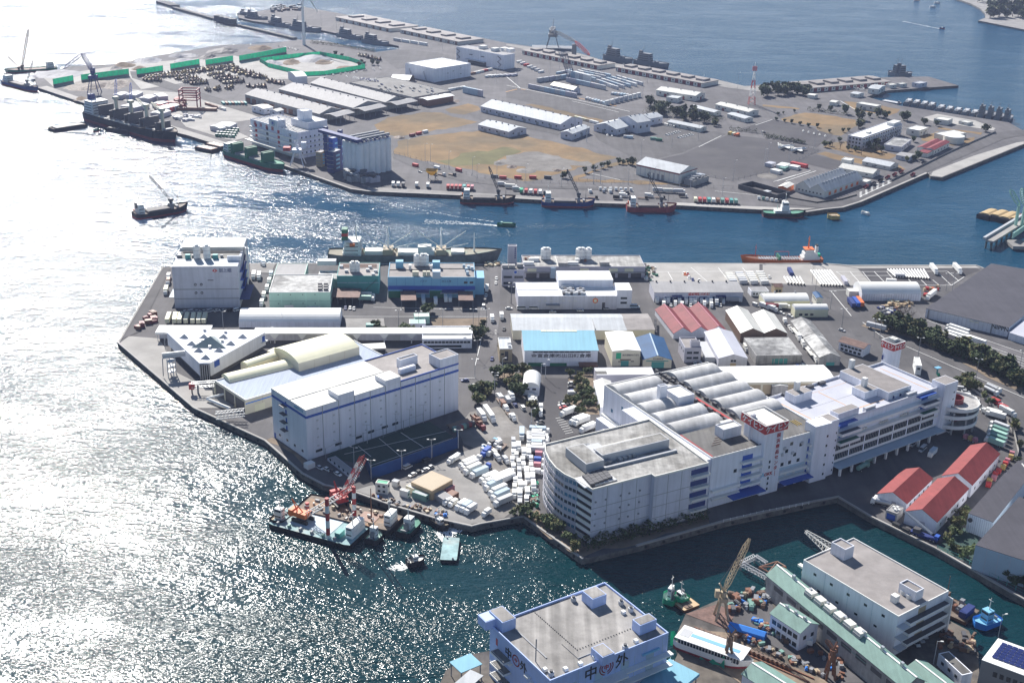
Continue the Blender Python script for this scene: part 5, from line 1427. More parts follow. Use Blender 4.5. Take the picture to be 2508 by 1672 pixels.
# ================================================================ terminal island buildings
def shed(s,name,label,A,B,C,h=None,foot=None,rise=2.0,wall='wallgrey',roof='roofgrey',axis='x',vents=0,cap=None,n=1,wins=0,doors=0,cat='shed',doorm='red',rp=.5,group=None,over=.5):
    sheet(s)
    b=Bld(name,label,A,B,C,h=h,foot=foot,cat=cat,group=group)
    if rise>0:b.gable(wall,roof,rise,axis=axis,vents=vents,cap=cap,n=n,rp=rp,over=over)
    else:b.flat(wall,roof,par=.4)
    for f,ln in (('f',b.U),('l',b.V)):
        k=int(ln/9)
        if wins and k:b.row(f,k,.5,ln-.5,b.h*.45,b.h*.68,2.0)
        if doors and k and ln>20:b.row(f,max(1,k//2),4,ln-.5,0,b.h*.55,3.6,doorm,'door',.1)
    return b
b=shed('F1','white_box_warehouse','white windowless box warehouse with a bright white roof',(205,455),(712,552),(1335,455),foot=(716,775),rise=0,wall='wallwhite',roof='white')
for k in range(24):b.box('roof_rail','grey',.2,.9,b.V*k/24,b.V*k/24+.8,b.h,b.h+.9)
for a,z in ((.7,.75),(.7,.3),(.35,.5),(.5,.6)):b.on('f','vent','grey',b.U*a,b.U*a+2.6,b.h*z,b.h*z+.8)
for a in (.25,.75): 
    mb=MB();y=b.V*a;mb.add([(-1,y,0),(-.2,y,0),(-.2,y+5,b.h*.7),(-1,y+5,b.h*.7)],[(0,1,2,3),(3,2,1,0)],'grey');b.put(mb,'outside_stair')
b=shed('F1','grey_roof_terminal','tall white warehouse with flat grey roof, roof tanks and zigzag stairs',(1090,172),(1895,320),(2085,292),foot=(1870,560),rise=0,wall='wallwhite',roof='roofgrey')
for x,y in ((1545,205),(1750,245),(1900,240),(2010,255)):b.unit('roof_plant','white',x,y,9,7,4)
for a in (.95,.08):
    for k in range(4):
        y,z=b.V*a,b.h*(.1+.2*k);s_=1 if k%2 else-1
        mb=MB();mb.add([(-1.6,y-3*s_,z),(-.2,y-3*s_,z),(-.2,y+3*s_,z+b.h*.2),(-1.6,y+3*s_,z+b.h*.2)],[(0,1,2,3),(3,2,1,0)],'darkgrey');b.put(mb,'stair_flight')
for a in (.4,.65):b.on('l','balcony','darkgrey',b.V*a,b.V*a+5,b.h*.62,b.h*.66,1.5)
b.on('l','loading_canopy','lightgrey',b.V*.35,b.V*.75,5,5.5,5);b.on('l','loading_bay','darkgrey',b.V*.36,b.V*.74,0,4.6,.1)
b=shed('A2','white_tent_shed','white peaked tent shed beside the white box warehouse',(1255,690),(1390,718),(1440,680),h=5,rise=3.2,axis='y',wall='brown',roof='white',over=.8)
b=shed('F1','open_white_roof_shed','open sided shed with a white roof full of scrap',(470,1045),(600,1075),(1040,998),h=7,rise=1.0,wall='rust',roof='white',over=1.2)
b=shed('A2','rooftop_car_deck','low concrete deck building with cars parked on its roof',(860,738),(1430,872),(1740,808),h=7.5,rise=0,wall='wallconc',roof='concrete',doors=1,doorm='darkgrey')
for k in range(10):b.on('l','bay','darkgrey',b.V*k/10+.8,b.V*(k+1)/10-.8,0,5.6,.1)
b=shed('A2','vault_office','small white barrel roofed shelter beside the green fenced aggregate pen',(310,645),(380,690),(445,660),h=8,rise=0,wall='wallwhite',roof='white')
b.vault('wallwhite','white',2.5,axis='x')
for i,(A,B_,C,lab) in enumerate((((0,205),(612,368),(800,332),'long grey gable freight shed nearest the lettered quay building'),((278,162),(890,318),(1112,274),'long grey gable freight shed in the middle of three'),((540,112),(1155,272),(1298,236),'long grey gable freight shed farthest from the quay'))):
    b=shed('F3','freight_shed',lab,A,B_,C,h=8,rise=4.6,axis='y',wall='wallconc',roof='roofgrey',vents=10,group='long grey freight sheds')
    for k in range(12):b.on('l','door','rust' if k%3 else 'steelgrey',b.V*k/12+1.5,b.V*(k+1)/12-2,0,5,.15)
for A,B_,C,lab in (((690,362),(752,392),(902,356),'dark open canopy in front of the first freight shed'),((920,318),(985,346),(1166,306),'dark open canopy in front of the middle freight shed'),((1192,266),(1250,296),(1420,262),'dark open canopy in front of the farthest freight shed')):
    sheet('F3');b=Bld('open_canopy',lab,A,B_,C,h=7.5,cat='canopy',group='canopies in front of the freight sheds')
    b.gable('rooftaupe','roofgrey',1.6,over=.4);bpy.data.objects.remove([o_ for o_ in b.o.children if o_.name.startswith('wall')][0])
    for k in range(5):
        for y in (.4,b.V-.6):b.box('post','steelgrey',b.U*k/4-.2,b.U*k/4+.2,y,y+.3,0,7.4)
for A,B_,C,h,lab in (((55,302),(150,326),(215,308),6,'small cream roofed office next to the lettered quay building'),((215,335),(262,348),(318,334),5,'little white office beside the cream roofed office')):
    shed('F3','port_office',lab,A,B_,C,h=h,rise=1.4,wall='wallwhite',roof='offwhite',wins=1,cat='building')
# lettered quay warehouse
sheet('B1')
b=Bld('quay_warehouse','large white multi storey quay warehouse with red characters and a round emblem tower',(1215,192),(1640,318),(1880,268),h=23)
U,V,h=b.U,b.V,b.h
b.flat('wallwhite','roofgrey',par=.8)
for k in range(9):b.box('roof_seam','white',U*k/9+1,U*k/9+1.5,1,V-1,h,h+.4)
for f in range(4):
    b.box('balcony','white',-2.6,-.02,1,V-1,h*(.12+.2*f),h*(.12+.2*f)+1.2)
    b.on('f','ledge','offwhite',1,U-.5,h*(.12+.2*f),h*(.12+.2*f)+.7,1.0)
    for k in range(4):b.on('l','door','red' if k in (1,3) else 'darkgrey',V*(.14+.24*k),V*(.14+.24*k)+3.4,h*(.12+.2*f)+1.2,h*(.12+.2*f)+4.0,.1)
    for k in range(6):b.on('f','window','glass',U*(.1+.15*k),U*(.1+.15*k)+1.4,h*(.17+.2*f),h*(.17+.2*f)+1.5)
for k,ch in enumerate('横浜倉庫'):b.text('l',ch,'red',4.4,V*(.9-.125*k),h*.88,bold=.05)
b.box('emblem_tower','wallwhite',-1,8,V*.40,V*.58,h,h+6.5)
mb=MB();mb.cyl('paleblue',(-1.4,V*.49,h+3.3),(-.95,V*.49,h+3.3),3.0,n=20);mb.cyl('blue',(-1.5,V*.49,h+3.3),(-1.4,V*.49,h+3.3),1.4,n=12);b.put(mb,'emblem')
sheet('F3')
b.block((435,395),(520,445),(665,415),6,'wallwhite','white',name='roof_house');b.block((430,335),(480,350),(540,335),14,'wallwhite','white',name='lift_tower')
b.box('canopy','offwhite',-9,-2.7,2,V-2,6,6.6)
# silos
sheet('A2')
b=Bld('grain_silos','cluster of tall white grain silos with a steel gallery on top',(800,1250),(945,1298),(1245,1238),h=28,cat='silo')
U,V=b.U,b.V
nx,ny=6,4
r=min(U/nx,V/ny)/2 if True else 4
for i in range(nx):
    for j in range(ny):
        x,y=U*(i+.5)/nx,V*(j+.5)/ny
        mb=MB();rr=max(U/nx,V/ny)/2*.99
        mb.cyl('silowhite',(x,y,0),(x,y,28),rr,n=20,cap=False);mb.cyl('silowhite',(x,y,28),(x,y,29.2),rr,r2=rr*.3,n=20)
        o_=b.put(mb,'silo',smooth=False)
for j in range(3):b.box('gallery','steelgrey',-4,U+1,V*(.2+.28*j),V*(.2+.28*j)+2,30,32)
for k in range(16):b.box('roof_pipe','silver' if k%2 else 'navy',U*k/16,U*k/16+.8,1,V-1,29.2,30+(k%3)*.5)
b.box('gallery','navy',-4,2,-2,V+26,31,33.4)
sheet('A2')
for lab,A,B_,C,h,m in (('slim dark blue elevator tower left of the silos',(635,1130),(655,1140),(670,1130),34,'navy'),('slim dark blue elevator tower at the corner of the silos',(768,1155),(785,1170),(800,1158),33,'navy'),
                         ('dark blue plant tower with pale roof below the silos',(688,1345),(715,1365),(795,1335),18,'navy'),('dark blue machine house between the elevator towers',(690,1225),(710,1240),(770,1225),22,'blue'),('brown brick silo annexe below the dark blue towers',(580,1350),(605,1365),(650,1345),13,'tan')):
    sheet('A2');b=Bld('silo_tower',lab,A,B_,C,h=h,cat='tower');b.flat(m,'roofpale' if m !='tan' else 'roofgrey',par=.3)
    for k in range(4):b.on('f','window','skyblue',b.U*.3,b.U*.7,h*(.15+.2*k),h*(.15+.2*k)+1.6);b.on('l','floor_band','steelgrey',0,b.V,h*(.2+.2*k),h*(.2+.2*k)+.4,.6)
# transit sheds along the outer pier
for i,(s,A,B_,C,n,lab) in enumerate((('A2',(735,152),(1215,255),(1358,205),4,'flat brown transit shed at the far end of the outer pier'),('A2',(1310,262),(1832,372),(1988,332),4,'second flat brown transit shed from the far end of the outer pier'),
                                      ('A3',(142,448),(820,585),(922,552),6,'flat transit shed with red pillars beside the grey floating crane'),('A3',(978,598),(1752,742),(1862,708),6,'flat transit shed with red pillars beside two grey ships'),('A4',(60,748),(380,790),(1142,726),6,'flat transit shed running onto the small pier at the right'))):
    sheet(s);b=Bld('transit_shed',lab,A,B_,C,h=5.2,cat='shed',group='flat transit sheds on the outer pier')
    long_l=b.V>b.U
    b.box('wall','offwhite',0,b.U,0,b.V,0,4.6);b.box('roof','rooftaupe',-.8,b.U+.8,-.8,b.V+.8,4.6,5.2)
    for k in range(n):
        t=(k+.5)/n
        if long_l:b.box('roof_monitor','rooftaupe',b.U*.3,b.U*.7,b.V*t-6,b.V*t+6,5.2,7.4)
        else:b.box('roof_monitor','rooftaupe',b.U*t-6,b.U*t+6,b.V*.3,b.V*.7,5.2,7.4)
    f,ln=('l',b.V) if long_l else ('f',b.U)
    for k in range(2*n):b.on(f,'door','maroon' if i>1 else 'brown',ln*k/(2*n)+2,ln*k/(2*n)+7,0,4.2,.15);b.on(f,'window','glass',ln*k/(2*n)+9,ln*k/(2*n)+11,1.8,3.2)
# white and grey sheds
for s,A,B_,C,h,ft,rise,ax,roof,vents,lab in (
    ('B2',(1012,75),(1722,236),(1888,186),None,(1722,290),5.0,'y','roofpale',11,'longest pale gable shed beside the dry grass field'),
    ('B2',(988,238),(1262,304),(1384,262),None,(1265,355),2.8,'y','roofpale',5,'short pale gable shed standing in the dry grass field'),
    ('B2',(1752,296),(1830,322),(1986,264),None,(1830,378),2.0,'x','roofpale',3,'small pale garage with three doors by the fence'),
    ('A3',(800,1112),(982,1156),(1148,1112),None,(982,1212),4.0,'x','roofpale',3,'broad grey hangar with a pale gable roof and white cars beside it'),
    ('A3',(1000,1052),(1172,1098),(1258,1070),11,None,4.0,'x','roofpale',3,'taller pale roofed hangar joined behind the broad grey hangar'),
    ('A3',(1192,1030),(1282,1062),(1398,1040),7,None,2.6,'x','roofpale',2,'pale roofed hangar end next to the dark trees'),
    ('A3',(1340,805),(1690,858),(1740,826),6,None,2.2,'y','roofwhite',3,'white shed with red doors near the outer pier road'),
    ('A3',(1448,862),(1528,882),(1575,862),5,None,.0,'y','roofpale',0,'small white flat hut in front of the white shed with red doors'),
    ('A3',(1440,1088),(1732,1148),(1785,1132),4,None,1.2,'y','roofpale',0,'long low white barrack with many windows beside the dark trees'),
    ('A3',(1870,932),(2165,1002),(2208,976),5,None,1.6,'y','roofwhite',3,'white barrack with red doors under the red lattice mast'),
    ('A3',(1640,952),(1855,1006),(1890,988),4,None,1.2,'y','roofpale',0,'low white barrack among the dark trees'),
    ('A3',(1975,1018),(2130,1062),(2155,1038),4,None,1.0,'y','roofpale',0,'small white roofed hut inside a walled garden'),
    ('B4',(680,622),(985,678),(1052,648),None,(985,718),2.4,'y','roofwhite',0,'white roofed shed with dark red doors beside the seawall road'),
    ('B4',(890,564),(1135,614),(1194,582),None,(1135,648),2.2,'y','roofpale',0,'plain white gable shed beside the seawall road'),
    ('B4',(705,548),(790,562),(818,542),8,None,.0,'y','white',0,'white block tower between two sheds'),
    ('B4',(838,48),(1015,78),(1066,66),6,None,.0,'y','offwhite',0,'cream flat office on a dry lawn by the naval basin'),
    ('B4',(1290,272),(1400,294),(1482,266),6,None,.0,'y','white',0,'square white roofed bungalow near the round hall'),
    ('B4',(1100,405),(1240,440),(1330,372),5,None,.0,'y','roofold',0,'old grey flat roofed block beside the bare trees'),
    ('B4',(1215,500),(1310,530),(1365,505),4,None,.8,'y','roofgrey',0,'small grey roofed house among the trees'),
    ('B4',(610,30),(650,42),(690,30),4,None,.8,'y','offwhite',0,'tiny white house by the pier road'),
    ('A4',(950,785),(1035,800),(1098,768),6,None,1.6,'y','roofpale',0,'white two level boathouse at the naval basin corner'),
    ('A4',(800,830),(850,845),(905,832),4,None,.8,'y','roofpale',0,'little white boathouse hut at the basin edge'),
    ('A4',(1100,750),(1140,762),(1200,758),4,None,.0,'y','offwhite',0,'cream hut on the small pier, left of two'),
    ('A4',(1200,745),(1235,755),(1290,748),4,None,.0,'y','offwhite',0,'cream hut on the small pier, right of two'),
    ('A4',(1350,735),(1400,750),(1470,738),5,None,.0,'y','lightgrey',0,'pale grey plant block on the small pier'),
    ('A4',(405,845),(460,855),(495,845),4,None,.6,'y','offwhite',0,'white hut under the pine trees at the pier root'),
    ('A4',(1530,1060),(1650,1080),(1700,1062),5,None,.0,'y','offwhite',0,'white canopy hut beside the moored landing craft'),
    ('A3',(395,760),(600,805),(640,790),5,None,3.0,'y','paleyellow',0,'cream ribbed tent shed inside the grey blue container blocks'),
    ('A4',(1740,1085),(1830,1100),(1880,1090),3,None,.0,'y','offwhite',0,'low white slab hut beside the moored landing craft')):
    b=shed(s,'island_building',lab,A,B_,C,h=h,foot=ft,rise=rise,wall='wallgrey' if 'grey' in lab or 'pale' in lab else 'offwhite',roof=roof,axis=ax,vents=vents,wins=1,doors=1,doorm='maroon' if 'red' in lab else 'grey',cat='building',over=.4)
sheet('B4')
b=Bld('office_block','long white flat roofed office block of three floors among bare trees',(772,332),(895,360),(1246,234),h=11);b.flat('wallgrey','white',par=.5)
for f in range(3):
    b.row('f',16,1,b.U-1,1.2+3.5*f,2.9+3.5*f,2.2);b.row('l',4,1,b.V-1,1.2+3.5*f,2.9+3.5*f,1.8);b.on('f','ledge','offwhite',0,b.U,3.3+3.5*f,3.7+3.5*f,1.2)
b.box('roof_house','white',b.U*.82,b.U,b.V*.1,b.V*.6,11,14);b.box('roof_hatch','offwhite',b.U*.25,b.U*.32,b.V*.3,b.V*.5,11,12.5)
b=Bld('round_hall','white flat hall with a round drum at its front near the seawall road',(1545,315),(1650,345),(1820,315),h=5);b.flat('offwhite','white',par=.4)
lx,ly=b.L(1710,345,5.5);mb=MB();mb.cyl('offwhite',(lx,ly,0),(lx,ly,6.6),10,n=28);mb.cyl('white',(lx,ly,6.6),(lx,ly,7.4),10,r2=2,n=28);b.put(mb,'drum')
b=Bld('maroon_club','white club house with dark red tin roofs beside the seawall road',(1405,428),(1530,465),(1670,395),h=5);b.gable('offwhite','roofmaroon',1.4,n=2,over=.4);b.row('f',5,1,b.U-1,1.4,2.8,1.6)
b.box('annexe','offwhite',-14,-.1,1,b.V*.6,0,4);b.box('annexe_roof','roofmaroon',-14.3,-.1,.7,b.V*.6+.3,4,4.4)
b=Bld('ribbed_twin_hall','white twin gable hall with ribbed roofs at the seawall corner',(258,792),(556,838),(892,716),foot=(520,893));b.gable('offwhite','roofpale',5.0,n=2,over=.4)
for g in range(2):
    for k in range(12):b.box('roof_rib','lightgrey',b.U*(.1+.075*k),b.U*(.1+.075*k)+.5,b.V*(.25+.5*g)-2.5,b.V*(.25+.5*g)+.3,b.h+4.2,b.h+6.2)
b.row('f',6,4,b.U-4,1,b.h*.7,4,'orange','door');b.row('l',7,2,b.V-2,b.h*.4,b.h*.6,1.4);b.box('lobby','offwhite',b.U-4,b.U+5,-6,-.1,0,4)
sheet('B3')
b=Bld('red_trim_shed','large white shed with a dark red eave line and an open generator yard',(580,592),(965,676),(1117,624),foot=(965,772));b.gable('offwhite','roofpale',4.0,axis='y',over=.3)
b.on('l','eave_trim','maroon',0,b.V,b.h-1.2,b.h-.2,.25);b.on('f','eave_trim','maroon',0,b.U,b.h-1.0,b.h-.2,.25)
for k in range(9):b.on('l','pilaster','lightgrey',b.V*k/9,b.V*k/9+.5,0,b.h-1.2,.3)
for k in range(4):b.on('l','door','grey',b.V*(.35+.1*k),b.V*(.35+.1*k)+2.6,0,5,.12)
b.box('yard_wall','wallconc',1,b.U*.95,-13,-12.6,0,5);b.box('yard_wall','wallconc',b.U*.95,b.U*.95+.4,-13,-.1,0,5)
for k in range(8):b.box('generator','silver' if k%2 else 'steelgrey',b.U*(.1+.1*k),b.U*(.1+.1*k)+2.4,-11,-3-(k%3),0,5.4+(k%3))
sheet('B3')
b=Bld('walled_compound','dark roofless walled compound beside the quay road',(1490,770),(1830,865),(1935,830),h=4,cat='compound')
mb=MB()
for q in ((0,b.U,0,.5),(0,b.U,b.V-.5,b.V),(0,.5,.5,b.V-.5),(b.U-.5,b.U,.5,b.V-.5)):mb.box('darkgrey',*q,0,4)
b.put(mb,'wall');b.box('yard_floor','asphaltdark',.5,b.U-.5,.5,b.V-.5,0,.1);b.box('hut','lightgrey',4,9,b.V*.3,b.V*.3+5,0,3)
sheet('B4')
b=Bld('orange_tent','orange and white canopy tent beside the ribbed twin hall',(150,785),(215,805),(280,770),h=4.5,cat='tent');b.gable('orange','offwhite',1.2,over=.3)
for lab,A,B_,C,hh,m,rf in (('long red steel container on the asphalt near the aircraft',(245,570),(385,600),(420,595),3,'red','red'),('white site cabin beside the long red container',(135,590),(200,610),(250,585),3,'white','white'),('white flat cabin in front of the other site cabin',(65,635),(140,655),(180,645),3,'white','white'),
                                ('grey blue hut on the dark asphalt',(30,575),(80,590),(120,575),3.5,'lilac','rooflilac'),('olive green cabin between the white cabins',(150,618),(200,630),(235,610),2.6,'seagreen','seagreen'),('white cabin with ribbed roof beside the red container',(240,600),(310,618),(340,605),3,'white','white')):
    b=Bld('site_cabin',lab,A,B_,C,h=hh,cat='cabin',group='cabins on the dark asphalt');b.flat(m,rf,par=0);b.row('f',1,.2,b.U-.2,1,2,1)
T0='gravel carriers along the quay'
T1='cars in the car park'
T2='trucks around the silo building'
T3='cars on the wharf street'
T4='trucks backed to the freight shed'
T5='trucks on the right'
T6='cars beside the spiral ramp'
T7='cars between the old sheds'
T8='garden trees in the car park'
T9='scattered island trees'
T10='street lamps on the wharf'
# ================================================================ ships, cranes
class Ship:
    """stern and bow are the pixels where the hull meets the water; local x forward from the stern, z from the waterline"""
    def __init__(s,name,label,stern,bow,B,D,m='hullblack',m2='hullred',deck='deckbrown',boot=1.0,sheer=1.5,bowf=.22,cat='ship',group=None,L=None,bul=.9,square=False):
        a,c=at(*stern,0.0),at(*bow,0.0)
        d=c-a
        s.L=L or d.length
        s.B,s.D=B,D
        s.o=root(name,label,cat,(a.x,a.y,0),math.atan2(d.y,d.x),group)
        n=16
        vs,fs,mi=[],[],[]
        def hw(t):
            if square:return B/2*(.94 if t<.02 or t>.98 else 1)
            w=1.0
            if t>1-bowf:w=max(0.0,1-((t-1+bowf)/bowf)**2.2)
            if t<.08:w=.72+.28*math.sqrt(t/.08)
            return B/2*max(w,.03)
        zs=lambda t:D+sheer*max(0,(t-.55)/.45)**2+sheer*.25*max(0,(.2-t)/.2)**2
        for k in range(n+1):
            t=k/n if k<n-4 else 1-(n-k)/4*(4/n)
            rake=0 if square else .05*s.L*max(0,(t-.8)/.2)**2
            for z,q,r in ((-1.2,.86,.0),(boot,.97,.35),(zs(t)+bul,1.0,1.0),(zs(t),1.0,.95)):
                x=t*s.L+rake*r
                w=hw(t)*(q if not (t>.95 and r==0) else .4)
                vs+=[(x,w,z),(x,-w,z)]
        for k in range(n):
            a_,b_=8*k,8*(k+1)
            fs+=[(a_,b_,b_+2,a_+2),(a_+1,a_+3,b_+3,b_+1)];mi+=[1,1]
            fs+=[(a_+2,b_+2,b_+4,a_+4),(a_+3,a_+5,b_+5,b_+3)];mi+=[0,0]
            fs+=[(a_+6,a_+7,b_+7,b_+6)];mi+=[2]
        fs+=[(0,2,3,1),(2,4,5,3),(8*n,8*n+1,8*n+3,8*n+2),(8*n+2,8*n+3,8*n+5,8*n+4)];mi+=[1,0,1,0]
        obj('hull',mesh('hull',vs,fs,[m,m2,deck],mi),s.o)
    def box(s,name,m,x0,x1,y0,y1,z0,z1):
        """x as a fraction of length, y of half beam, z metres above deck"""
        return box(s.o,name,m,x0*s.L,x1*s.L,y0*s.B/2,y1*s.B/2,s.D+z0,s.D+z1)
    def bridge(s,x0,x1,w,levels,m='white',top='offwhite',step=.06):
        for k in range(levels):
            z=k*2.6
            e=step*k
            s.box('deckhouse',m,x0+(x1-x0)*e*.6,x1-(x1-x0)*e*.3,-w+e*.2,w-e*.2,z,z+2.5)
            s.box('window_row','glass',x1-(x1-x0)*e*.3-.001,x1-(x1-x0)*e*.3+.1/s.L,-w*.85,w*.85,z+1.2,z+1.9)
            for sd in (-1,1):s.box('window_row','glass',x0+(x1-x0)*(.1+e*.6),x1-(x1-x0)*.15,sd*(w-e*.2)-.012,sd*(w-e*.2)+.012,z+1.3,z+1.8)
        s.top=s.D+levels*2.6
        return s.top
    def mast(s,x,y,z0,h,r=.25,m='offwhite',name='mast',cross=0):
        mb=MB();X,Y=x*s.L,y*s.B/2
        mb.cyl(m,(X,Y,s.D+z0),(X,Y,s.D+z0+h),r,r2=r*.5,n=6)
        if cross:mb.box(m,X-.12,X+.12,Y-cross,Y+cross,s.D+z0+h*.75,s.D+z0+h*.75+.25)
        return mb.build(name,s.o)
    def jib(s,x,z0,h,dx,dy,dz,m='darkgrey',r=.5,name='crane'):
        mb=MB();X=x*s.L
        mb.cyl(m,(X,0,s.D+z0),(X,0,s.D+z0+h),r*2.2,n=8);mb.box(m,X-r*3,X+r*3,-r*2.5,r*2.5,s.D+z0+h,s.D+z0+h+2)
        mb.build(name+'_post',s.o)
        mb=MB();p=(X,0,s.D+z0+h+.5);q=(X+dx,dy,s.D+z0+h+dz)
        mb.truss(m,p,q,r*2.6,n=8,r=r*.35);mb.cyl(m,(X,0,s.D+z0+h+4),q,.08,n=3);mb.build(name+'_jib',s.o)
def wake(name,pts,w0,w1,dens=1.0,label=None):
    """foam streak lying on the water, broken into many small flecks"""
    vs,fs=[],[]
    r2=random.Random(5)
    n=int(dens*220)
    tot=sum((pts[i+1]-pts[i]).length for i in range(len(pts)-1))
    for _ in range(n):
        u=r2.random()**1.4
        d=u*tot
        for i in range(len(pts)-1):
            l_=(pts[i+1]-pts[i]).length
            if d<=l_:break
            d-=l_
        t=(pts[i+1]-pts[i]).normalized();nn=Vector((-t.y,t.x,0))
        w=w0+(w1-w0)*u
        c=pts[i]+t*d+nn*r2.uniform(-w,w)/2
        a,b_=r2.uniform(.4,1.5)*(.5+w0/10),r2.uniform(.12,.45)*(.5+w0/10)
        z=.06+r2.random()*.05
        k=len(vs)
        for j in range(6):
            q=c+t*a*math.cos(j*math.pi/3)+nn*b_*math.sin(j*math.pi/3)*r2.uniform(.6,1.2)
            vs.append((q.x,q.y,z))
        fs.append(tuple(range(k,k+6)))
    tag(obj(name,mesh(name,vs,fs,'foam')),label or 'white foam flecks trailing behind a moving boat','wake',kind='stuff')
# bulk carrier
sheet('A1')
s=Ship('bulk_carrier','large black and red bulk carrier with cream crane posts at the left quay',(812,1062),(1555,1272),24,8,sheer=2.5,boot=3.0,bowf=.16)
s.bridge(.03,.15,.8,5);s.box('funnel','navy',.02,.05,-.25,.25,12,18);s.mast(.1,0,13,9,cross=3)
for k,x in enumerate((.22,.40,.58,.76)):
    s.box('hatch_coaming','grey',x,x+.12,-.62,.62,0,2);s.box('hatch_opening','black',x+.008,x+.112,-.56,.56,2,2.1)
    s.box('hatch_cover','darkgrey',x-.012,x-.002,-.7,.7,2,11);s.box('hatch_cover','darkgrey',x+.122,x+.13,-.7,.7,2,9)
    mb=MB();X=(x+.15)*s.L;mb.cyl('cream',(X,-2,s.D),(X,-2,s.D+20),1.7,n=10);mb.box('cream',X-2.4,X+2.4,-4.4,.4,s.D+20,s.D+22.5);mb.build('crane_post',s.o)
    mb=MB();q=((X-22,14 if k<2 else 2,s.D+(34 if k<2 else 24)));mb.truss('blue' if k<2 else 'cream',(X,-2,s.D+19),q,1.8,n=7,r=.3);mb.build('crane_jib',s.o)
for k in range(22):s.box('deck_cargo','offwhite',.18+k*.02,.19+k*.02,-.95,-.75,0,1.2+(k%3)*.4)
s.box('windlass','steelgrey',.93,.96,-.4,.4,2.6,4)
sheet('B1')
s=Ship('green_cargo_ship','green decked cargo ship with raised green hatch covers beside the lettered warehouse',(1018,512),(1500,662),16,5,m='green',deck='deckgreen',boot=2.6,sheer=2.2)
s.bridge(.02,.11,.75,3);s.mast(.06,0,8,7,cross=2)
for x in (.16,.42,.72):s.box('hatch_cover','green',x,x+.02,-.7,.7,0,9.5);s.box('hatch_cover','green',x+.02,x+.05,-.7,.7,0,9)
for x in (.22,.48):s.box('hold','grey',x,x+.2,-.62,.62,0,1.6);s.box('hold_opening','concrete',x+.01,x+.19,-.55,.55,1.6,1.7)
s.mast(.88,0,1,12,m='palegreen')
def gravel(name,label,st,bw,hm,dx,dy,dz,jibx=.72,rev=False,**k):
    s=Ship(name,label,st,bw,13,3.2,m=hm,boot=1.4,sheer=2.4,cat='ship',**k)
    s.bridge(.06,.18,.6,3);s.box('funnel','darkgrey',.04,.07,-.2,.2,5,9);s.mast(.12,0,7.5,7,cross=2)
    s.box('hold','darkgrey',.24,.66,-.72,.72,0,1.8);s.box('cargo','aggregatedark',.25,.65,-.66,.66,1.8,2.1)
    s.box('winch_house','steelgrey',jibx-.03,jibx+.03,-.4,.4,0,4);s.jib(jibx,2,4,dx,dy,dz,r=.55);s.mast(.86,0,1,9,m='darkgrey',cross=1.5)
    s.box('deck_gear','steelgrey',.80,.84,-.4,.4,.5,2.4);s.box('boat','orange',.03,.05,.5,.75,2,3.2)
    return s
gravel('gravel_ship','black gravel carrier with raised crane jib sailing on the open glittering water',(178,1078),(640,1002),'hullblack',-14,3,21)
sheet('B2')
gravel('gravel_ship','black gravel carrier moored below the red containers',(828,930),(1300,938),'hullblack',-8,2,20,group=T0)
gravel('gravel_ship','blue hulled gravel carrier moored below the parked trucks',(1555,958),(2010,968),'hullblue',-10,3,20,group=T0)
sheet('B3')
gravel('gravel_ship','dark red hulled gravel carrier moored near the right hand containers',(490,1002),(915,1008),'hullred',-12,3,20,group=T0)
sheet('A1')
gravel('gravel_ship','blue and red gravel carrier unloading at the tip of the left quay',(45,748),(332,822),'hullblue',4,8,22)
s=Ship('crane_barge','flat barge with a tall crane jib behind the left quay tip',(505,622),(60,652),16,2.5,m='green',square=False);s.bridge(.05,.2,.6,3);s.jib(.68,0,4,-12,0,42,m='brown',r=.8);s.jib(.75,0,2,10,0,14,m='brown',r=.6)
sheet('B3')
s=Ship('training_ship','white and green work ship with black hull moored at the quay corner',(1705,1050),(2068,1058),11,2.6,m='hullblack',deck='deckgreen',boot=.6,sheer=1.6)
s.bridge(.28,.66,.62,1,step=0);s.box('deckhouse','white',.44,.62,-.6,.6,2.5,6);s.box('wheelhouse','white',.47,.6,-.5,.5,6,9);s.box('window_row','glass',.47,.602,-.51,.51,7.2,8.2);s.mast(.53,0,9,8,cross=2);s.box('funnel','white',.45,.48,-.3,.3,6,9.5);s.mast(.35,0,2.5,5,m='palegreen')
s=Ship('red_tanker','bright red tanker with white wheelhouse passing the north quay',(2232,1470),(1536,1470),9.5,2.4,m='orange',m2='orange',deck='rust',boot=.5,sheer=2.2,bowf=.14)
s.box('deckhouse','white',.05,.27,-.8,.8,0,2.6);s.box('deckhouse','white',.08,.25,-.75,.75,2.6,5.4);s.box('wheelhouse','white',.13,.24,-.7,.7,5.4,8);s.box('window_row','glass',.238,.242,-.65,.65,6.4,7.4);s.box('roof','orange',.125,.245,-.75,.75,8,8.4)
for z in (1.2,3.9):
    for k in range(5):s.box('porthole','glass',.09+.03*k,.1+.03*k,-.82,-.74,z,z+.8)
s.box('funnel','white',.07,.1,-.3,.3,5.4,10);s.box('funnel_top','black',.072,.098,-.28,.28,10,11);s.mast(.19,0,8,9,r=.6,m='orange',cross=2);s.mast(.86,0,2,9,m='red',cross=1.4);s.box('boat','brightgreen',.03,.06,-.5,.2,2,4.2)
for k in range(4):s.box('pipe','silver',.29,.82,-.5+.25*k,-.42+.25*k,.5,1.0)
for k in range(16):s.box('pipe_support','silver',.3+.033*k,.305+.033*k,-.8,.8,.3,1.3)
s.box('manifold','green',.55,.57,-.9,.9,0,3.4);s.mast(.6,-.5,0,5,m='red');s.mast(.42,-.5,0,5,m='red')
mb=MB();mb.cyl('red',(.42*s.L,-.25*s.B,s.D+5),(.6*s.L,-.25*s.B,s.D+5),.2,n=5);mb.build('hose_boom',s.o)
sheet('C2')
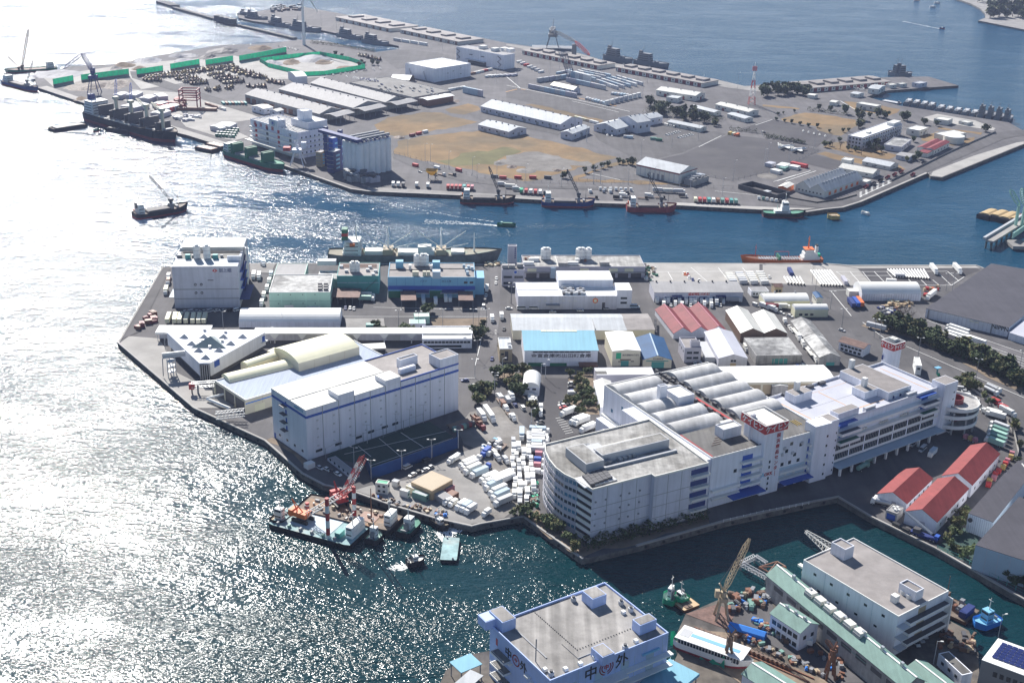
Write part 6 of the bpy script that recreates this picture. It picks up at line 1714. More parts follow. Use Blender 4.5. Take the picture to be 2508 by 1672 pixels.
s=Ship('reefer_ship','long grey reefer ship with white masts and green funnel behind the blue warehouse',(90,292),(1530,300),17,6.5,m='hullgrey',deck='deckreefer',boot=1.4,sheer=3.2,bowf=.2)
s.bridge(.09,.2,.8,4);s.box('funnel','green',.085,.12,-.35,.35,10,18);s.box('funnel_band','red',.0845,.1205,-.36,.36,13,15);s.mast(.17,0,10.5,10,r=.6,cross=2.5)
mb=MB();mb.cyl('orange',(.135*s.L,-7.5,s.D+8.5),(.165*s.L,-7.5,s.D+8.5),1.2,n=8);mb.build('lifeboat',s.o)
for k,x in enumerate((.36,.68)):s.mast(x,0,0,19,r=.9,m='white',name='cargo_mast',cross=3)
s.mast(.88,0,2,13,r=.7,m='white',name='cargo_mast')
for x,dx in ((.36,17),(.36,-17),(.68,17),(.68,-17)):
    mb=MB();mb.cyl('offwhite',(x*s.L,2,s.D+4),(x*s.L+dx,5,s.D+15),.3,n=5);mb.cyl('offwhite',(x*s.L,-2,s.D+4),(x*s.L+dx*1.1,-4,s.D+9),.3,n=5);mb.build('derrick',s.o)
for x0,x1,w,h in ((.22,.33,.5,3),(.24,.32,-.1,5),(.42,.54,.55,2.4),(.55,.64,.5,3.6),(.54,.62,.0,6),(.74,.82,.5,2.8)):s.box('hatch','offwhite',x0,x1,-w if w else-.4,abs(w) if w else .4,0,h)
for x in (.36,.68):s.box('winch_platform','tan',x-.03,x+.03,-.6,.6,0,4.4)
for k in range(14):s.box('deck_gear','tan',.2+k*.05,.206+k*.05,.6,.8,0,1.6)
sheet('B2')
s=Ship('harbour_launch','small green harbour launch cutting a white wake across the channel',(1158,1140),(1318,1146),4.2,1.0,m='green',m2='green',deck='deckgreen',boot=.2,sheer=.6,cat='boat');s.box('cabin','green',.3,.85,-.6,.6,0,1.6);s.box('windows','glass',.35,.8,-.62,.62,.7,1.2);s.box('wheelhouse','palegreen',.2,.3,-.5,.5,0,2.2)
wake('wake',px('B2',(1160,1142),(1050,1128),(800,1115),(500,1105),z=0),2.5,12,1.6)
wake('wake',px('B2',(1120,1105),(800,1060),(480,1000),(200,935),(20,885),z=0),1.5,2.5,.7)
wake('wake',px('B1',(330,1095),(150,1110),(60,1080),z=0),16,22,1.6)
wake('wake',px('B1',(640,1030),(420,1085),(250,1130),z=0),4,6,.6)
sheet('A1')
for lab,st,bw,B in (('black empty lighter barge drifting off the bulk carrier',(458,1175),(758,1128),13),('black lighter barge lashed alongside the bulk carrier',(985,1155),(1205,1190),16)):
    s=Ship('lighter_barge',lab,st,bw,B,2.2,m='hullblack',m2='hullblack',boot=.3,square=True,cat='barge',sheer=.3,group='black lighter barges');s.box('hold','darkgrey',.1,.9,-.8,.8,0,1.4);s.box('hold_opening','black',.13,.87,-.7,.7,1.4,1.5);s.box('hatch_beam','steelgrey',.48,.5,-.8,.8,1.5,1.9)
sheet('B1')
for lab,st,bw in (('outer black lighter barge with white hatch boards below the quay',(755,455),(905,487)),('inner black lighter barge with white hatch boards against the quay',(845,425),(992,460))):
    s=Ship('lighter_barge',lab,st,bw,11,2.0,m='hullblack',m2='hullblack',boot=.3,square=True,cat='barge',sheer=.3,group='black lighter barges');s.box('hold','rust',.08,.92,-.8,.8,0,1.2)
    for k in range(4):s.box('hatch_board','white',.14+.2*k,.24+.2*k,-.6,.6,1.2,1.35)
sheet('A1')
s=Ship('work_boat','tiny work boat between the two lighter barges',(845,1180),(885,1165),4,1,m='green',cat='boat');s.box('cabin','offwhite',.3,.6,-.5,.5,0,2)
sheet('B4')
s=Ship('dumb_barge','small weathered yellow barge anchored off the seawall',(672,1075),(580,1078),9,2.4,m='mustard',m2='hullblack',deck='tan',boot=.4,cat='barge',sheer=.4)
s.box('hatch','tan',.2,.7,-.5,.5,0,.6)
s=Ship('white_skiff','small white skiff anchored off the seawall',(945,1045),(882,1028),4,.8,m='white',m2='white',deck='offwhite',boot=.2,sheer=.8,cat='boat');s.box('cabin','white',.2,.5,-.5,.5,0,1.2)
for i,(st,bw) in enumerate((((1960,1085),(2070,1035)),((2050,1098),(2165,1045)),((2135,1120),(2258,1058)),((2222,1130),(2340,1075)))):
    s=Ship('sand_barge',['sand barge with a full yellow load, outermost of the row of four','second sand barge from the outer end of the row','third sand barge from the outer end of the row','rusty half empty sand barge nearest the jetty'][i],st,bw,11,2.0,m='hullblack',m2='hullblack',deck='deckbrown',boot=.3,square=True,cat='barge',sheer=.2,group='row of sand barges')
    s.box('hold_wall','rust' if i==3 else 'darkgrey',.1,.92,-.85,.85,0,1.8)
    mb=MB();X0,X1=.13*s.L,(.6 if i==3 else .89)*s.L;mb.prism('sand',[(-4.2,s.D+1.8),(-2,s.D+2.8),(2,s.D+2.8),(4.2,s.D+1.8)],X0,X1,'x');mb.build('sand_load',s.o)
# grey naval craft
def navy(name,label,st,bw,B,D,lv,group,s_,mast=8,ramp=False):
    sheet(s_)
    s=Ship(name,label,st,bw,B,D,m='navygrey',m2='navygrey',deck='steelgrey',boot=.2,sheer=.8,cat='ship',group=group,square=ramp)
    s.bridge(.1,.38 if ramp else .5,.6,lv,m='navygrey',top='steelgrey');s.mast(.25,0,lv*2.5,mast,m='navygrey',cross=1.2)
    if ramp:s.box('bow_ramp','steelgrey',.97,.99,-.8,.8,0,2.2);s.box('awning','lightgrey',.45,.9,-.7,.7,2.4,2.6)
    else:s.box('foredeck_gear','navygrey',.62,.7,-.4,.4,0,2);s.box('funnel','navygrey',.12,.2,-.25,.25,lv*2.5,lv*2.5+3)
    return s
for i,(x,y) in enumerate(((1275,70),(1345,80),(1415,92),(1480,103),(1565,125),(1640,138),(1715,150),(1790,160),(1865,170))):
    navy('landing_craft',f'grey landing craft moored stern to the basin quay, {ordw(i)} from the white pontoon',(x,y+4),(x+42,y-32),7,2,1,'grey landing craft in the basin','B4',5,True)
for i,(x,y) in enumerate(((1935,180),(2010,193),(2085,205),(2160,218))):
    navy('patrol_boat',f'grey patrol vessel with tall bridge, {ordw(i)} of four past the landing craft',(x,y+6),(x+52,y-38),8,2.5,4,'grey patrol vessels in the basin','B4',7)
for lab,s_,st,bw,B,D,lv in (('grey naval ship at the far tip of the outer pier','A2',(-60,175),(125,192),13,5,3),('grey naval ship beside the wind turbine tower, outer berth','A2',(155,215),(330,250),12,4,3),('grey naval ship right behind the wind turbine tower','A2',(335,262),(600,290),13,5,3),
                                  ('grey naval landing ship in the inner dock','A2',(760,325),(975,358),12,4,3),('grey naval ship nearest the head of the inner dock','A2',(985,375),(1205,410),12,4,3),('grey naval ship behind the transit sheds, left of two','A3',(880,530),(1120,575),13,6,4),
                                  ('grey naval ship behind the transit sheds, right of two','A3',(1150,570),(1440,612),13,5,4),('grey naval tug moored at the end of the small pier, left of two','A4',(1210,690),(1130,668),10,4,4),('grey naval tug moored at the end of the small pier, right of two','A4',(1190,690),(1325,680),10,4,4),
                                  ('dark naval barge at the outer pier root','A1',(2140,140),(2330,178),12,3,2)):
    navy('naval_ship',lab,st,bw,B,D,lv,'grey naval ships at the outer pier',s_,10)
sheet('B4')
s=Ship('pontoon','long flat pale pontoon at the head of the landing craft row',(1075,28),(1225,55),9,1.2,m='navygrey',m2='navygrey',deck='lightgrey',boot=.2,square=True,cat='pontoon',sheer=0,bul=.2);s.box('locker','steelgrey',.9,.95,-.4,.4,0,2)
sheet('A4')
s=Ship('speed_boat','speeding motor boat with a long straight wake on the open bay',(1580,258),(1625,262),4,1,m='hullblue',cat='boat');s.box('cabin','white',.3,.6,-.6,.6,0,1.6)
wake('wake',px('A4',(1580,258),(1400,222),(1250,192),z=0),3,8,1.6)
for lab,x,y in (('tiny sail boat with orange hull near the park shore',1375,8),('tiny sail boat with a tall mast near the park shore',1557,32),('small white motor yacht near the park shore',1518,68)):
    sheet('A4');s=Ship('yacht',lab,(x-25,y),(x+25,y+2),5,1.5,m='orange' if 'orange' in lab else 'white',m2='white',cat='boat');s.box('cabin','white',.3,.7,-.5,.5,0,1.5);s.mast(.5,0,0,14 if 'sail' in lab else 4,r=.2)
# ---- crane barges in front of the cold store
sheet('D1')
s=Ship('crane_barge','pale blue decked crane barge with a red and white spud pole',(1165,1490),(465,1300),21,2.0,m='hullblack',m2='hullblack',deck='deckblue',boot=.2,square=True,cat='barge',sheer=0,bul=.12)
s.bridge(.04,.12,.5,2);s.mast(.08,.2,5,7,cross=1.5)
def striped(parent,x,y,z0,h,r=.9):
    for k in range(6):
        mb=MB();mb.cyl('red' if k%2 else 'white',(x,y,z0+h*k/6),(x,y,z0+h*(k+1)/6),r,n=10);mb.build('pole_band',parent)
striped(s.o,.28*s.L,8.5,0,21)
for k in range(12):s.box('deck_winch','steelgrey' if k%3 else 'seagreen',.12+.07*k,.14+.07*k,.75 if k%2 else-.9,.9 if k%2 else-.75,0,1.2)
s.box('deck_plate','paleblue',.3,.8,-.6,.6,0,.15);s.box('container','teal',.16,.22,.3,.7,0,2.4)
def crawler(label,base,tip,mid=None,m='orange',z=2.3,bl=None,sh='D1'):
    sheet(sh);c=at(*base,z)
    o=root('crawler_crane',label,'crane',c)
    mb=MB();mb.box('black',-4,4,-3,-1.8,0,1.4);mb.box('black',-4,4,1.8,3,0,1.4);mb.box('darkgrey',-2,2,-2,2,.8,1.8);mb.build('tracks',o)
    mb=MB();mb.box(m,-5.5,2.5,-1.9,1.9,1.8,4.0);mb.box(m,-6.3,-4.2,-2.1,2.1,1.6,4.6);mb.build('machine_house',o)
    mb=MB();mb.box(m,.6,2.8,1.9,3.1,1.9,4.2);mb.box('glass',2.8,2.86,2.0,3.0,2.8,4.1);mb.build('cab',o)
    mb=MB();mb.cyl(m,(-3,0,4),(-5.5,0,9),.3,n=5);mb.cyl(m,(0,0,4),(-5.5,0,9),.25,n=5);mb.build('gantry',o)
    return o,c
def boom(o,c,p0,p1,w,mats,n=12):
    mb=MB()
    d=p1-p0
    for k,m in enumerate(mats):
        a,b_=p0+d*(k/len(mats)),p0+d*((k+1)/len(mats))
        mb.truss(m,a-c,b_-c,w,n=max(3,n//len(mats)),r=.22,taper=False)
    mb.build('lattice_boom',o)
def aim(x,y,p,up):
    """the place seen at pixel x,y that lies up metres above p's level, at its own distance"""
    return at(x,y,up)
sheet('D1')
o,c=crawler('orange crawler crane on the pale blue barge',(650,1330),None)
p0=c+Vector((2,0,3));p1=at(1060,1060,24)
d=(p1-p0);o.rotation_euler=(0,0,math.atan2(d.y,d.x));rz=Matrix.Rotation(-math.atan2(d.y,d.x),3,'Z')
def boom2(o,c,rz,p0,p1,w,mats,n=12):
    mb=MB();a0,a1=rz @ (p0-c),rz @ (p1-c);d=a1-a0
    for k,m in enumerate(mats):mb.truss(m,a0+d*(k/len(mats)),a0+d*((k+1)/len(mats)),w,n=max(3,n//len(mats)),r=.2,taper=False)
    mb.build('lattice_boom',o)
boom2(o,c,rz,p0,p1,2.0,['white','white','white','red'],16)
s=Ship('crane_barge','brown decked crane barge behind the pale blue one, loaded with scrap',(1470,1400),(650,1208),15,2.2,m='hullblack',m2='hullblack',deck='deckbrown',boot=.2,square=True,cat='barge',sheer=0,bul=.6)
s.bridge(.03,.10,.45,2);s.mast(.08,0,5,7,cross=1.5);s.box('deck_plate','orange' if False else 'rust',.2,.38,-.5,.5,0,.2)
striped(s.o,.42*s.L,2,0,17);striped(s.o,.9*s.L,4,0,5)
for k in range(26): 
    x,y=rnd.uniform(.18,.9),rnd.uniform(-.8,.8);s.box('scrap_piece',rnd.choice(('rust','brown','tan','steelgrey','offwhite')),x,x+rnd.uniform(.01,.05),y,y+rnd.uniform(.05,.2),0,rnd.uniform(.3,1.5))
s.mast(.24,.3,0,16,r=.35,m='rust')
sheet('D1')
o,c=crawler('red crawler crane on the brown barge with a long striped boom',(970,1190),None,m='red')
p0=c+Vector((1,1,3));p1=at(1175,785,36);d=p1-p0
o.rotation_euler=(0,0,math.atan2(d.y,d.x));rz=Matrix.Rotation(-math.atan2(d.y,d.x),3,'Z')
boom2(o,c,rz,p0,p1,2.2,['red','white','red','white','red','white','red'],21)
def tug(name,label,sh,st,bw,B,hm,deck,wh='white',lv=2,cat='boat',group=None):
    sheet(sh);s=Ship(name,label,st,bw,B,1.6,m=hm,m2='hullblack',deck=deck,boot=.2,sheer=1.0,cat=cat,group=group)
    s.bridge(.35,.65,.5,lv,m=wh);s.box('wheelhouse_glass','glass',.652,.665,-.4,.4,lv*2.6-1.2,lv*2.6-.5);s.mast(.45,0,lv*2.6,5,cross=1);s.box('funnel','steelgrey',.26,.32,-.3,.3,0,3.4);s.box('towing_gear','steelgrey',.1,.16,-.4,.4,0,1.3)
    return s
tug('tug_boat','black tug with white wheelhouse nosing the pale blue barge','D1',(500,1300),(395,1385),7,'hullblack','tan')
tug('tug_boat','small pusher tug at the right end of the pale blue barge','D1',(1230,1545),(1310,1470),6,'hullblack','seagreen')
tug('tug_boat','grey tug moored at the right end of the brown barge','D1',(1510,1485),(1640,1360),7,'hullblack','deckgreen')
tug('work_boat','slim dark work boat drifting off the truck yard quay','D1',(1775,1345),(1910,1425),4.5,'hullblack','tan',lv=1)
sheet('P')
s=Ship('flat_barge','narrow pale teal flat barge under way in the canal mouth',(1098,1378),(1106,1322),7,1.4,m='hullblack',m2='hullblack',deck='deckblue',boot=.2,square=True,cat='barge',sheer=0,bul=.1);s.box('bollard','steelgrey',.04,.07,-.6,-.4,0,.6);s.box('bollard','steelgrey',.93,.96,.4,.6,0,.6)
tug('work_boat','small white topped work boat trailing a curl of foam','P',(996,1386),(1038,1376),4,'hullblack','offwhite',lv=1)
wake('wake',px('P',(1100,1322),(1092,1300),(1110,1285),(1130,1295),z=0),6,16,1.2);wake('wake',px('P',(995,1386),(975,1392),(960,1385),z=0),3,6,.4)
tug('tug_boat','bright green tug moored at the shipyard pontoon','D6',(345,870),(235,835),7,'brightgreen','palegreen');tug('tug_boat','smaller green tug beside the bright green tug','D6',(420,830),(330,870),6,'brightgreen','palegreen',lv=1)
tug('tug_boat','bright blue tug in the right hand canal','D7',(2035,1020),(1855,1090),7,'brightblue','skyblue',wh='skyblue')
sheet('D7')
s=Ship('rusty_work_barge','rusty work barge moored against the taupe roofed warehouse',(1530,880),(1830,1015),12,1.4,m='rust',m2='hullblack',deck='deckbrown',boot=.2,square=True,cat='barge',sheer=0,bul=.2)
for k in range(14):x,y=rnd.uniform(.05,.7),rnd.uniform(-.8,.6);s.box('barge_load',rnd.choice(('rust','brown','mustard','steelgrey')),x,x+rnd.uniform(.05,.14),y,y+rnd.uniform(.2,.5),0,rnd.uniform(.8,3))
s.box('tarp_cabin','navy',.72,.92,-.7,.6,0,2.6);s.mast(.2,0,0,13,r=.3,m='brown')
# dry dock tour boat
sheet('D6')
a,bq=at(350,1150,Q+3),at(985,1375,Q+3)
s=Ship('tour_boat','long white rounded tour boat hauled out on the slipway with a blue roof strip',(500,1310),(1010,1430),9,3,m='white',m2='hullred',deck='offwhite',boot=1,sheer=.5,bowf=.3,cat='boat')
d=bq-a;s2=s.o;s2.location=(a.x,a.y,Q+.3);s2.rotation_euler=(0,0,math.atan2(d.y,d.x));sc_=d.length/s.L
s2.scale=(sc_,1.05,.85)
s.box('saloon','glass',.06,.9,-.88,.88,0,2.6);s.box('roof_deck','white',.03,.95,-.95,.95,2.6,2.9);s.box('roof_strip','skyblue',.2,.86,-.2,.2,2.9,3.0);s.box('roof_recess','lightgrey',.06,.19,-.5,.5,2.9,2.98)
for k in range(20):s.box('window_post','white',.07+k*.042,.076+k*.042,-.9,-.87,0,2.6)
c=at(560,1300,Q);
o=root('green_scaffold_net','green safety netting around the hauled out tour boat','netting',c)
e0,e1=at(290,1235,Q),at(760,1440,Q);dd=(e1-e0);ng=MB();nseg=14
for k in range(nseg):
    p,q=e0+dd*(k/nseg)-c,e0+dd*((k+1)/nseg)-c;wob=(.6*math.sin(k*2.1),.6*math.sin((k+1)*2.1))
    ng.add([(p.x,p.y+wob[0],0),(q.x,q.y+wob[1],0),(q.x,q.y+1.5+wob[1],5+wob[1]),(p.x,p.y+1.5+wob[0],5+wob[0])],[(0,1,2,3),(3,2,1,0)],'netgreen')
ng.build('net',o)
# ---- shore cranes
def luffing(label,sh,base,tip,tip_up,tow,m,w=3.0,z=Q,leg=None,name='luffing_crane',counter=6):
    sheet(sh);c=at(*base,z);t=at(*tip,tip_up)-c
    o=root(name,label,'crane',c)
    L_=leg or 4
    for dx in (-L_,L_):
        for dy in (-L_,L_):
            mb=MB();mb.cyl(m,(dx,dy,0),(dx*.4,dy*.4,tow*.7),.5,n=5);mb.build('leg',o)
    mb=MB();mb.box(m,-L_*.7,L_*.7,-L_*.7,L_*.7,tow*.66,tow*.8);mb.cyl(m,(0,0,tow*.7),(0,0,tow),1.2,n=8);mb.build('turntable',o)
    u=Vector((t.x,t.y,0)).normalized()
    mb=MB();k_=L_*.36;mb.box(m,-u.x*counter-k_,-u.x*counter+k_,-u.y*counter-k_,-u.y*counter+k_,tow*.82,tow+k_);mb.cyl(m,(0,0,tow),(-u.x*2,-u.y*2,tow+L_*1.6),.4,n=5);mb.build('machine_house',o)
    mb=MB();mb.truss(m,(0,0,tow),t,w,n=12,r=w*.1);mb.cyl('darkgrey',(-u.x*2,-u.y*2,tow+L_*1.6),t,.12,n=4);mb.build('jib',o)
    return o,c,t
o,c,t=luffing('tall dark blue luffing crane on the left quay','A1',(845,830),(735,480),64,24,'navy',3.2,leg=6)
mb=MB();mb.truss('navy',t,t+Vector((-18,-6,-14)),2.5,n=5,r=.3);mb.cyl('navy',t,(4,0,44),.4,n=4);mb.build('fly_jib',o)
o,c,t=luffing('white portal crane in front of the lettered quay warehouse','B1',(1640,600),(1460,170),46,18,'wallwhite',2.4,leg=6,name='portal_crane')
mb=MB();mb.box('red',-12,-6,-3,3,13,16);mb.build('hopper',o)
o,c,t=luffing('rusty tan luffing crane standing in the shipyard','D6',(735,1000),(985,308),37,12,'tan',1.6,leg=2.4,counter=2.5)
sheet('D7');c=at(660,425,19);t=at(372,255,19)-c;o=root('lattice_crane','pale lattice crane jib reaching out behind the taupe roofed warehouse','crane',(c.x,c.y,Q));mb=MB();mb.truss('offwhite',(0,0,15),(t.x,t.y,17),4.2,.9,n=10,r=.16,taper=False);mb.build('jib',o);mb=MB();mb.cyl('offwhite',(0,0,-4),(0,0,17),.9,n=6);mb.build('tower',o)
o,c,t=luffing('thin rusty dockside crane beside the slipway','D6',(1680,1520),(1655,1190),22,12,'rust',1.2,leg=1.6,counter=2)
o,c,t=luffing('thin tan dockside crane over the tour boat','D6',(790,1400),(720,960),25,12,'brown',1.2,leg=1.5,counter=2)
o,c,t=luffing('big grey floating crane behind the transit sheds','A3',(412,440),(405,285),58,26,'navygrey',6,leg=9,z=1,name='floating_crane')
sheet('A3');t2=at(745,443,20)-c;mb=MB();mb.truss('navygrey',(3,0,24),(t2.x*.62,t2.y*.62,22),3,n=6,r=.4);mb.truss('red',(t2.x*.62,t2.y*.62,22),(t2.x,t2.y,12),3,n=5,r=.4);mb.build('boom',o);mb=MB();mb.box('navygrey',-28,30,-12,12,-1,3);mb.build('pontoon',o);mb=MB();mb.box('navygrey',t2.x*.6-3,t2.x*.6+3,t2.y*.6-3,t2.y*.6+3,0,18);mb.build('boom_rest',o)
# red unloader frames in the timber yard
sheet('F2')
o=root('red_portal_frame','red steel portal frame over the timber yard','crane',at(560,520))
c=at(560,520)
mb=MB()
for dx in (-9,9):
    for dy in (-7,7):mb.cyl('maroon',(dx,dy,0),(dx,dy,20),.7,n=5)
for z in (9,14,19):mb.box('maroon',-10,10,-7.5,-6.5,z,z+1.2);mb.box('maroon',-10,10,6.5,7.5,z,z+1.2);mb.box('maroon',-9.5,-8.5,-7,7,z,z+1.2);mb.box('maroon',8.5,9.5,-7,7,z,z+1.2)
mb.build('frame',o)
mb=MB();mb.box('rust',-34,30,-14,-9,0,3);mb.build('base_beam',o)
# wind turbine
sheet('A2')
c=at(455,402)
o=root('wind_turbine','tall white wind turbine tower on the far shore','wind turbine',c)
mb=MB();mb.cyl('white',(0,0,0),(0,0,77),2.2,r2=1.3,n=16);mb.build('tower',o)
mb=MB();mb.box('white',-1.8,1.8,-4.5,4.5,76.5,80);mb.build('nacelle',o)
for k,a in enumerate((-58,62,182)):
    aa=math.radians(a);mb=MB();d=Vector((math.cos(aa),0,math.sin(aa)));n_=Vector((-math.sin(aa),0,math.cos(aa)));b0=Vector((0,-5.2,78.2))
    vs=[]
    for t,w in ((1,.7),(8,1.7),(24,1.1),(40,.25)):
        for s1 in (-1,1):
            for dy in (-.25,.25):vs.append(b0+d*t+n_*w*s1+Vector((0,dy,0)))
    fs=[]
    for q in range(3):a_=q*4;fs+=[(a_,a_+2,a_+6,a_+4),(a_+1,a_+5,a_+7,a_+3),(a_,a_+4,a_+5,a_+1),(a_+2,a_+3,a_+7,a_+6)]
    mb.add(vs,fs,'white');mb.build('blade',o)
# breakwater
for i,(p,q,w,h) in enumerate((((1395,20),(1520,60),16,4),((1535,70),(1900,172),8,3),((1925,180),(2130,230),7,2.4),((2145,235),(2610,345),8,3),((2640,352),(2700,366),5,1.5))):
    sheet('A1');a,bq=at(*p,2),at(*q,2);d=bq-a
    o=tag(obj('breakwater',cube('quaywall'),None,(a.x,a.y,-2),math.atan2(d.y,d.x),(d.length,w,h+2)),kind='structure')
for i,(x,y) in enumerate(((1950,185),(1995,196),(2035,206),(2080,216))):
    sheet('A1');c=at(x,y,2);o=root('caisson_block',f'dark concrete caisson block on the breakwater, {ordw(i)} from its outer end','concrete block',(c.x,c.y,2),group='breakwater caisson blocks');box(o,'block','quaywall',-5,5,-5,5,0,7);box(o,'cap','concrete',-5.3,5.3,-5.3,5.3,7,8)
# conveyor jetty at the right edge
sheet('B4')
o=root('conveyor_jetty','concrete conveyor jetty on piles reaching in from the right edge','jetty',at(2060,1290,0));c=at(2060,1290,0)
e=at(2420,1065,6)-c;s0=at(2062,1285,6)-c;d=(e-s0);dn=d.normalized();nn=Vector((-dn.y,dn.x,0))
obj('deck',cube('concretepale'),o,(s0.x,s0.y,5),math.atan2(d.y,d.x),(d.length,6,1.4));obj('conveyor_cover',cube('lightgrey'),o,(s0.x+nn.x*6.2,s0.y+nn.y*6.2,6),math.atan2(d.y,d.x),(d.length,2,2))
for k in range(9):
    w=s0+d*(k/8.2);mb=MB()
    for q in (1,5):mb.cyl('quaywall',(w.x+nn.x*q,w.y+nn.y*q,-2),(w.x+nn.x*q,w.y+nn.y*q,5),.7,n=7)
    mb.build('pile',o)
for lab,p,q,up in (('mint green lattice unloader jib over the sand barges',(2290,960),(2215,820),34),('second mint green lattice jib at the right edge',(2345,960),(2320,805),34)):
    sheet('B4');c=at(2330,1060,3);o=root('unloader_crane',lab,'crane',c);mb=MB();a_,b_=at(*p,22)-c,at(*q,up)-c;mb.truss('palegreen',a_,b_,3,n=8,r=.35);mb.build('jib',o);mb=MB();mb.cyl('palegreen',(a_.x,a_.y,0),a_,1.2,n=6);mb.build('post',o)
sheet('B4');c=at(2270,1290,2);o=root('mint_pipe_bridge','mint green pipe bridge and platform beside the conveyor jetty','pipe bridge',c);a_,b_=at(2230,1250,6)-c,at(2400,1130,6)-c
for k in range(3):mb=MB();mb.cyl('palegreen',a_+Vector((0,0,k*1.6)),b_+Vector((0,0,k*1.6)),.7,n=6);mb.build('pipe',o)
box(o,'platform','concrete',-8,40,-14,2,-1,1.4);mb=MB();mb.cyl('palegreen',(14,-8,1),(14,-8,26),2,n=8);mb.build('tower',o)
# shipyard floating bits
sheet('D6')
o=root('steel_finger_pier','white steel frame finger pier sticking out from the shipyard','pier',at(1120,640,0));c=at(1120,640,0)
pts_=[at(x,y,3)-c for x,y in ((1130,645),(910,525),(1030,465),(1130,530))]
for k in range(3):mb=MB();mb.truss('lightgrey',pts_[k],pts_[k+1],1.6,n=8,r=.16,taper=False);mb.build('girder',o)
for k in range(4):mb=MB();mb.cyl('steelgrey',(pts_[k].x,pts_[k].y,-2),pts_[k],.4,n=6);mb.build('pile',o)
o=root('rusty_dolphin','rusty steel frame standing in the water beside the green sheds','frame',at(1180,580,0));c=at(1180,580,0)
q_=[at(x,y,4)-c for x,y in ((1070,555),(1225,508),(1300,552),(1150,600))];mb=MB()
for k in range(4):mb.cyl('rust',q_[k],q_[(k+1)%4],.35,n=5);mb.cyl('rust',(q_[k].x,q_[k].y,-1),q_[k],.35,n=5)
mb.cyl('rust',q_[0],q_[2],.25,n=5);mb.cyl('rust',q_[1],q_[3],.25,n=5);mb.build('frame',o)
sheet('D6')
s=Ship('timber_pontoon','brown timber pontoon at the tip of the slipway',(395,865),(480,930),8,1.0,m='rust',m2='rust',deck='wood',boot=.2,square=True,cat='pontoon',sheer=0,bul=.1);s.box('planks','brown',.1,.9,-.6,.2,0,.3)
# ================================================================ vehicles
PROTO={}
def wheelmesh(r,w):
    k=('wheel',r,w)
    if k not in PROTO:
        mb=MB();mb.cyl('black',(0,-w/2,0),(0,w/2,0),r,n=10);mb.cyl('lightgrey',(0,-w/2-.02,0),(0,w/2+.02,0),r*.5,n=8)
        PROTO[k]=mb.data('wheel')
    return PROTO[k]
def loft(mb,m,secs):
    """skin of rectangular sections (x, y half width, z0, z1)"""
    vs=[]
    for x,w,z0,z1 in secs:vs+=[(x,-w,z0),(x,w,z0),(x,w,z1),(x,-w,z1)]
    fs=[]
    for k in range(len(secs)-1):
        a=4*k
        fs+=[(a,a+4,a+5,a+1),(a+1,a+5,a+6,a+2),(a+2,a+6,a+7,a+3),(a+3,a+7,a+4,a)]
    n=4*(len(secs)-1)
    fs+=[(0,1,2,3),(n+3,n+2,n+1,n)]
    mb.add(vs,fs,m)
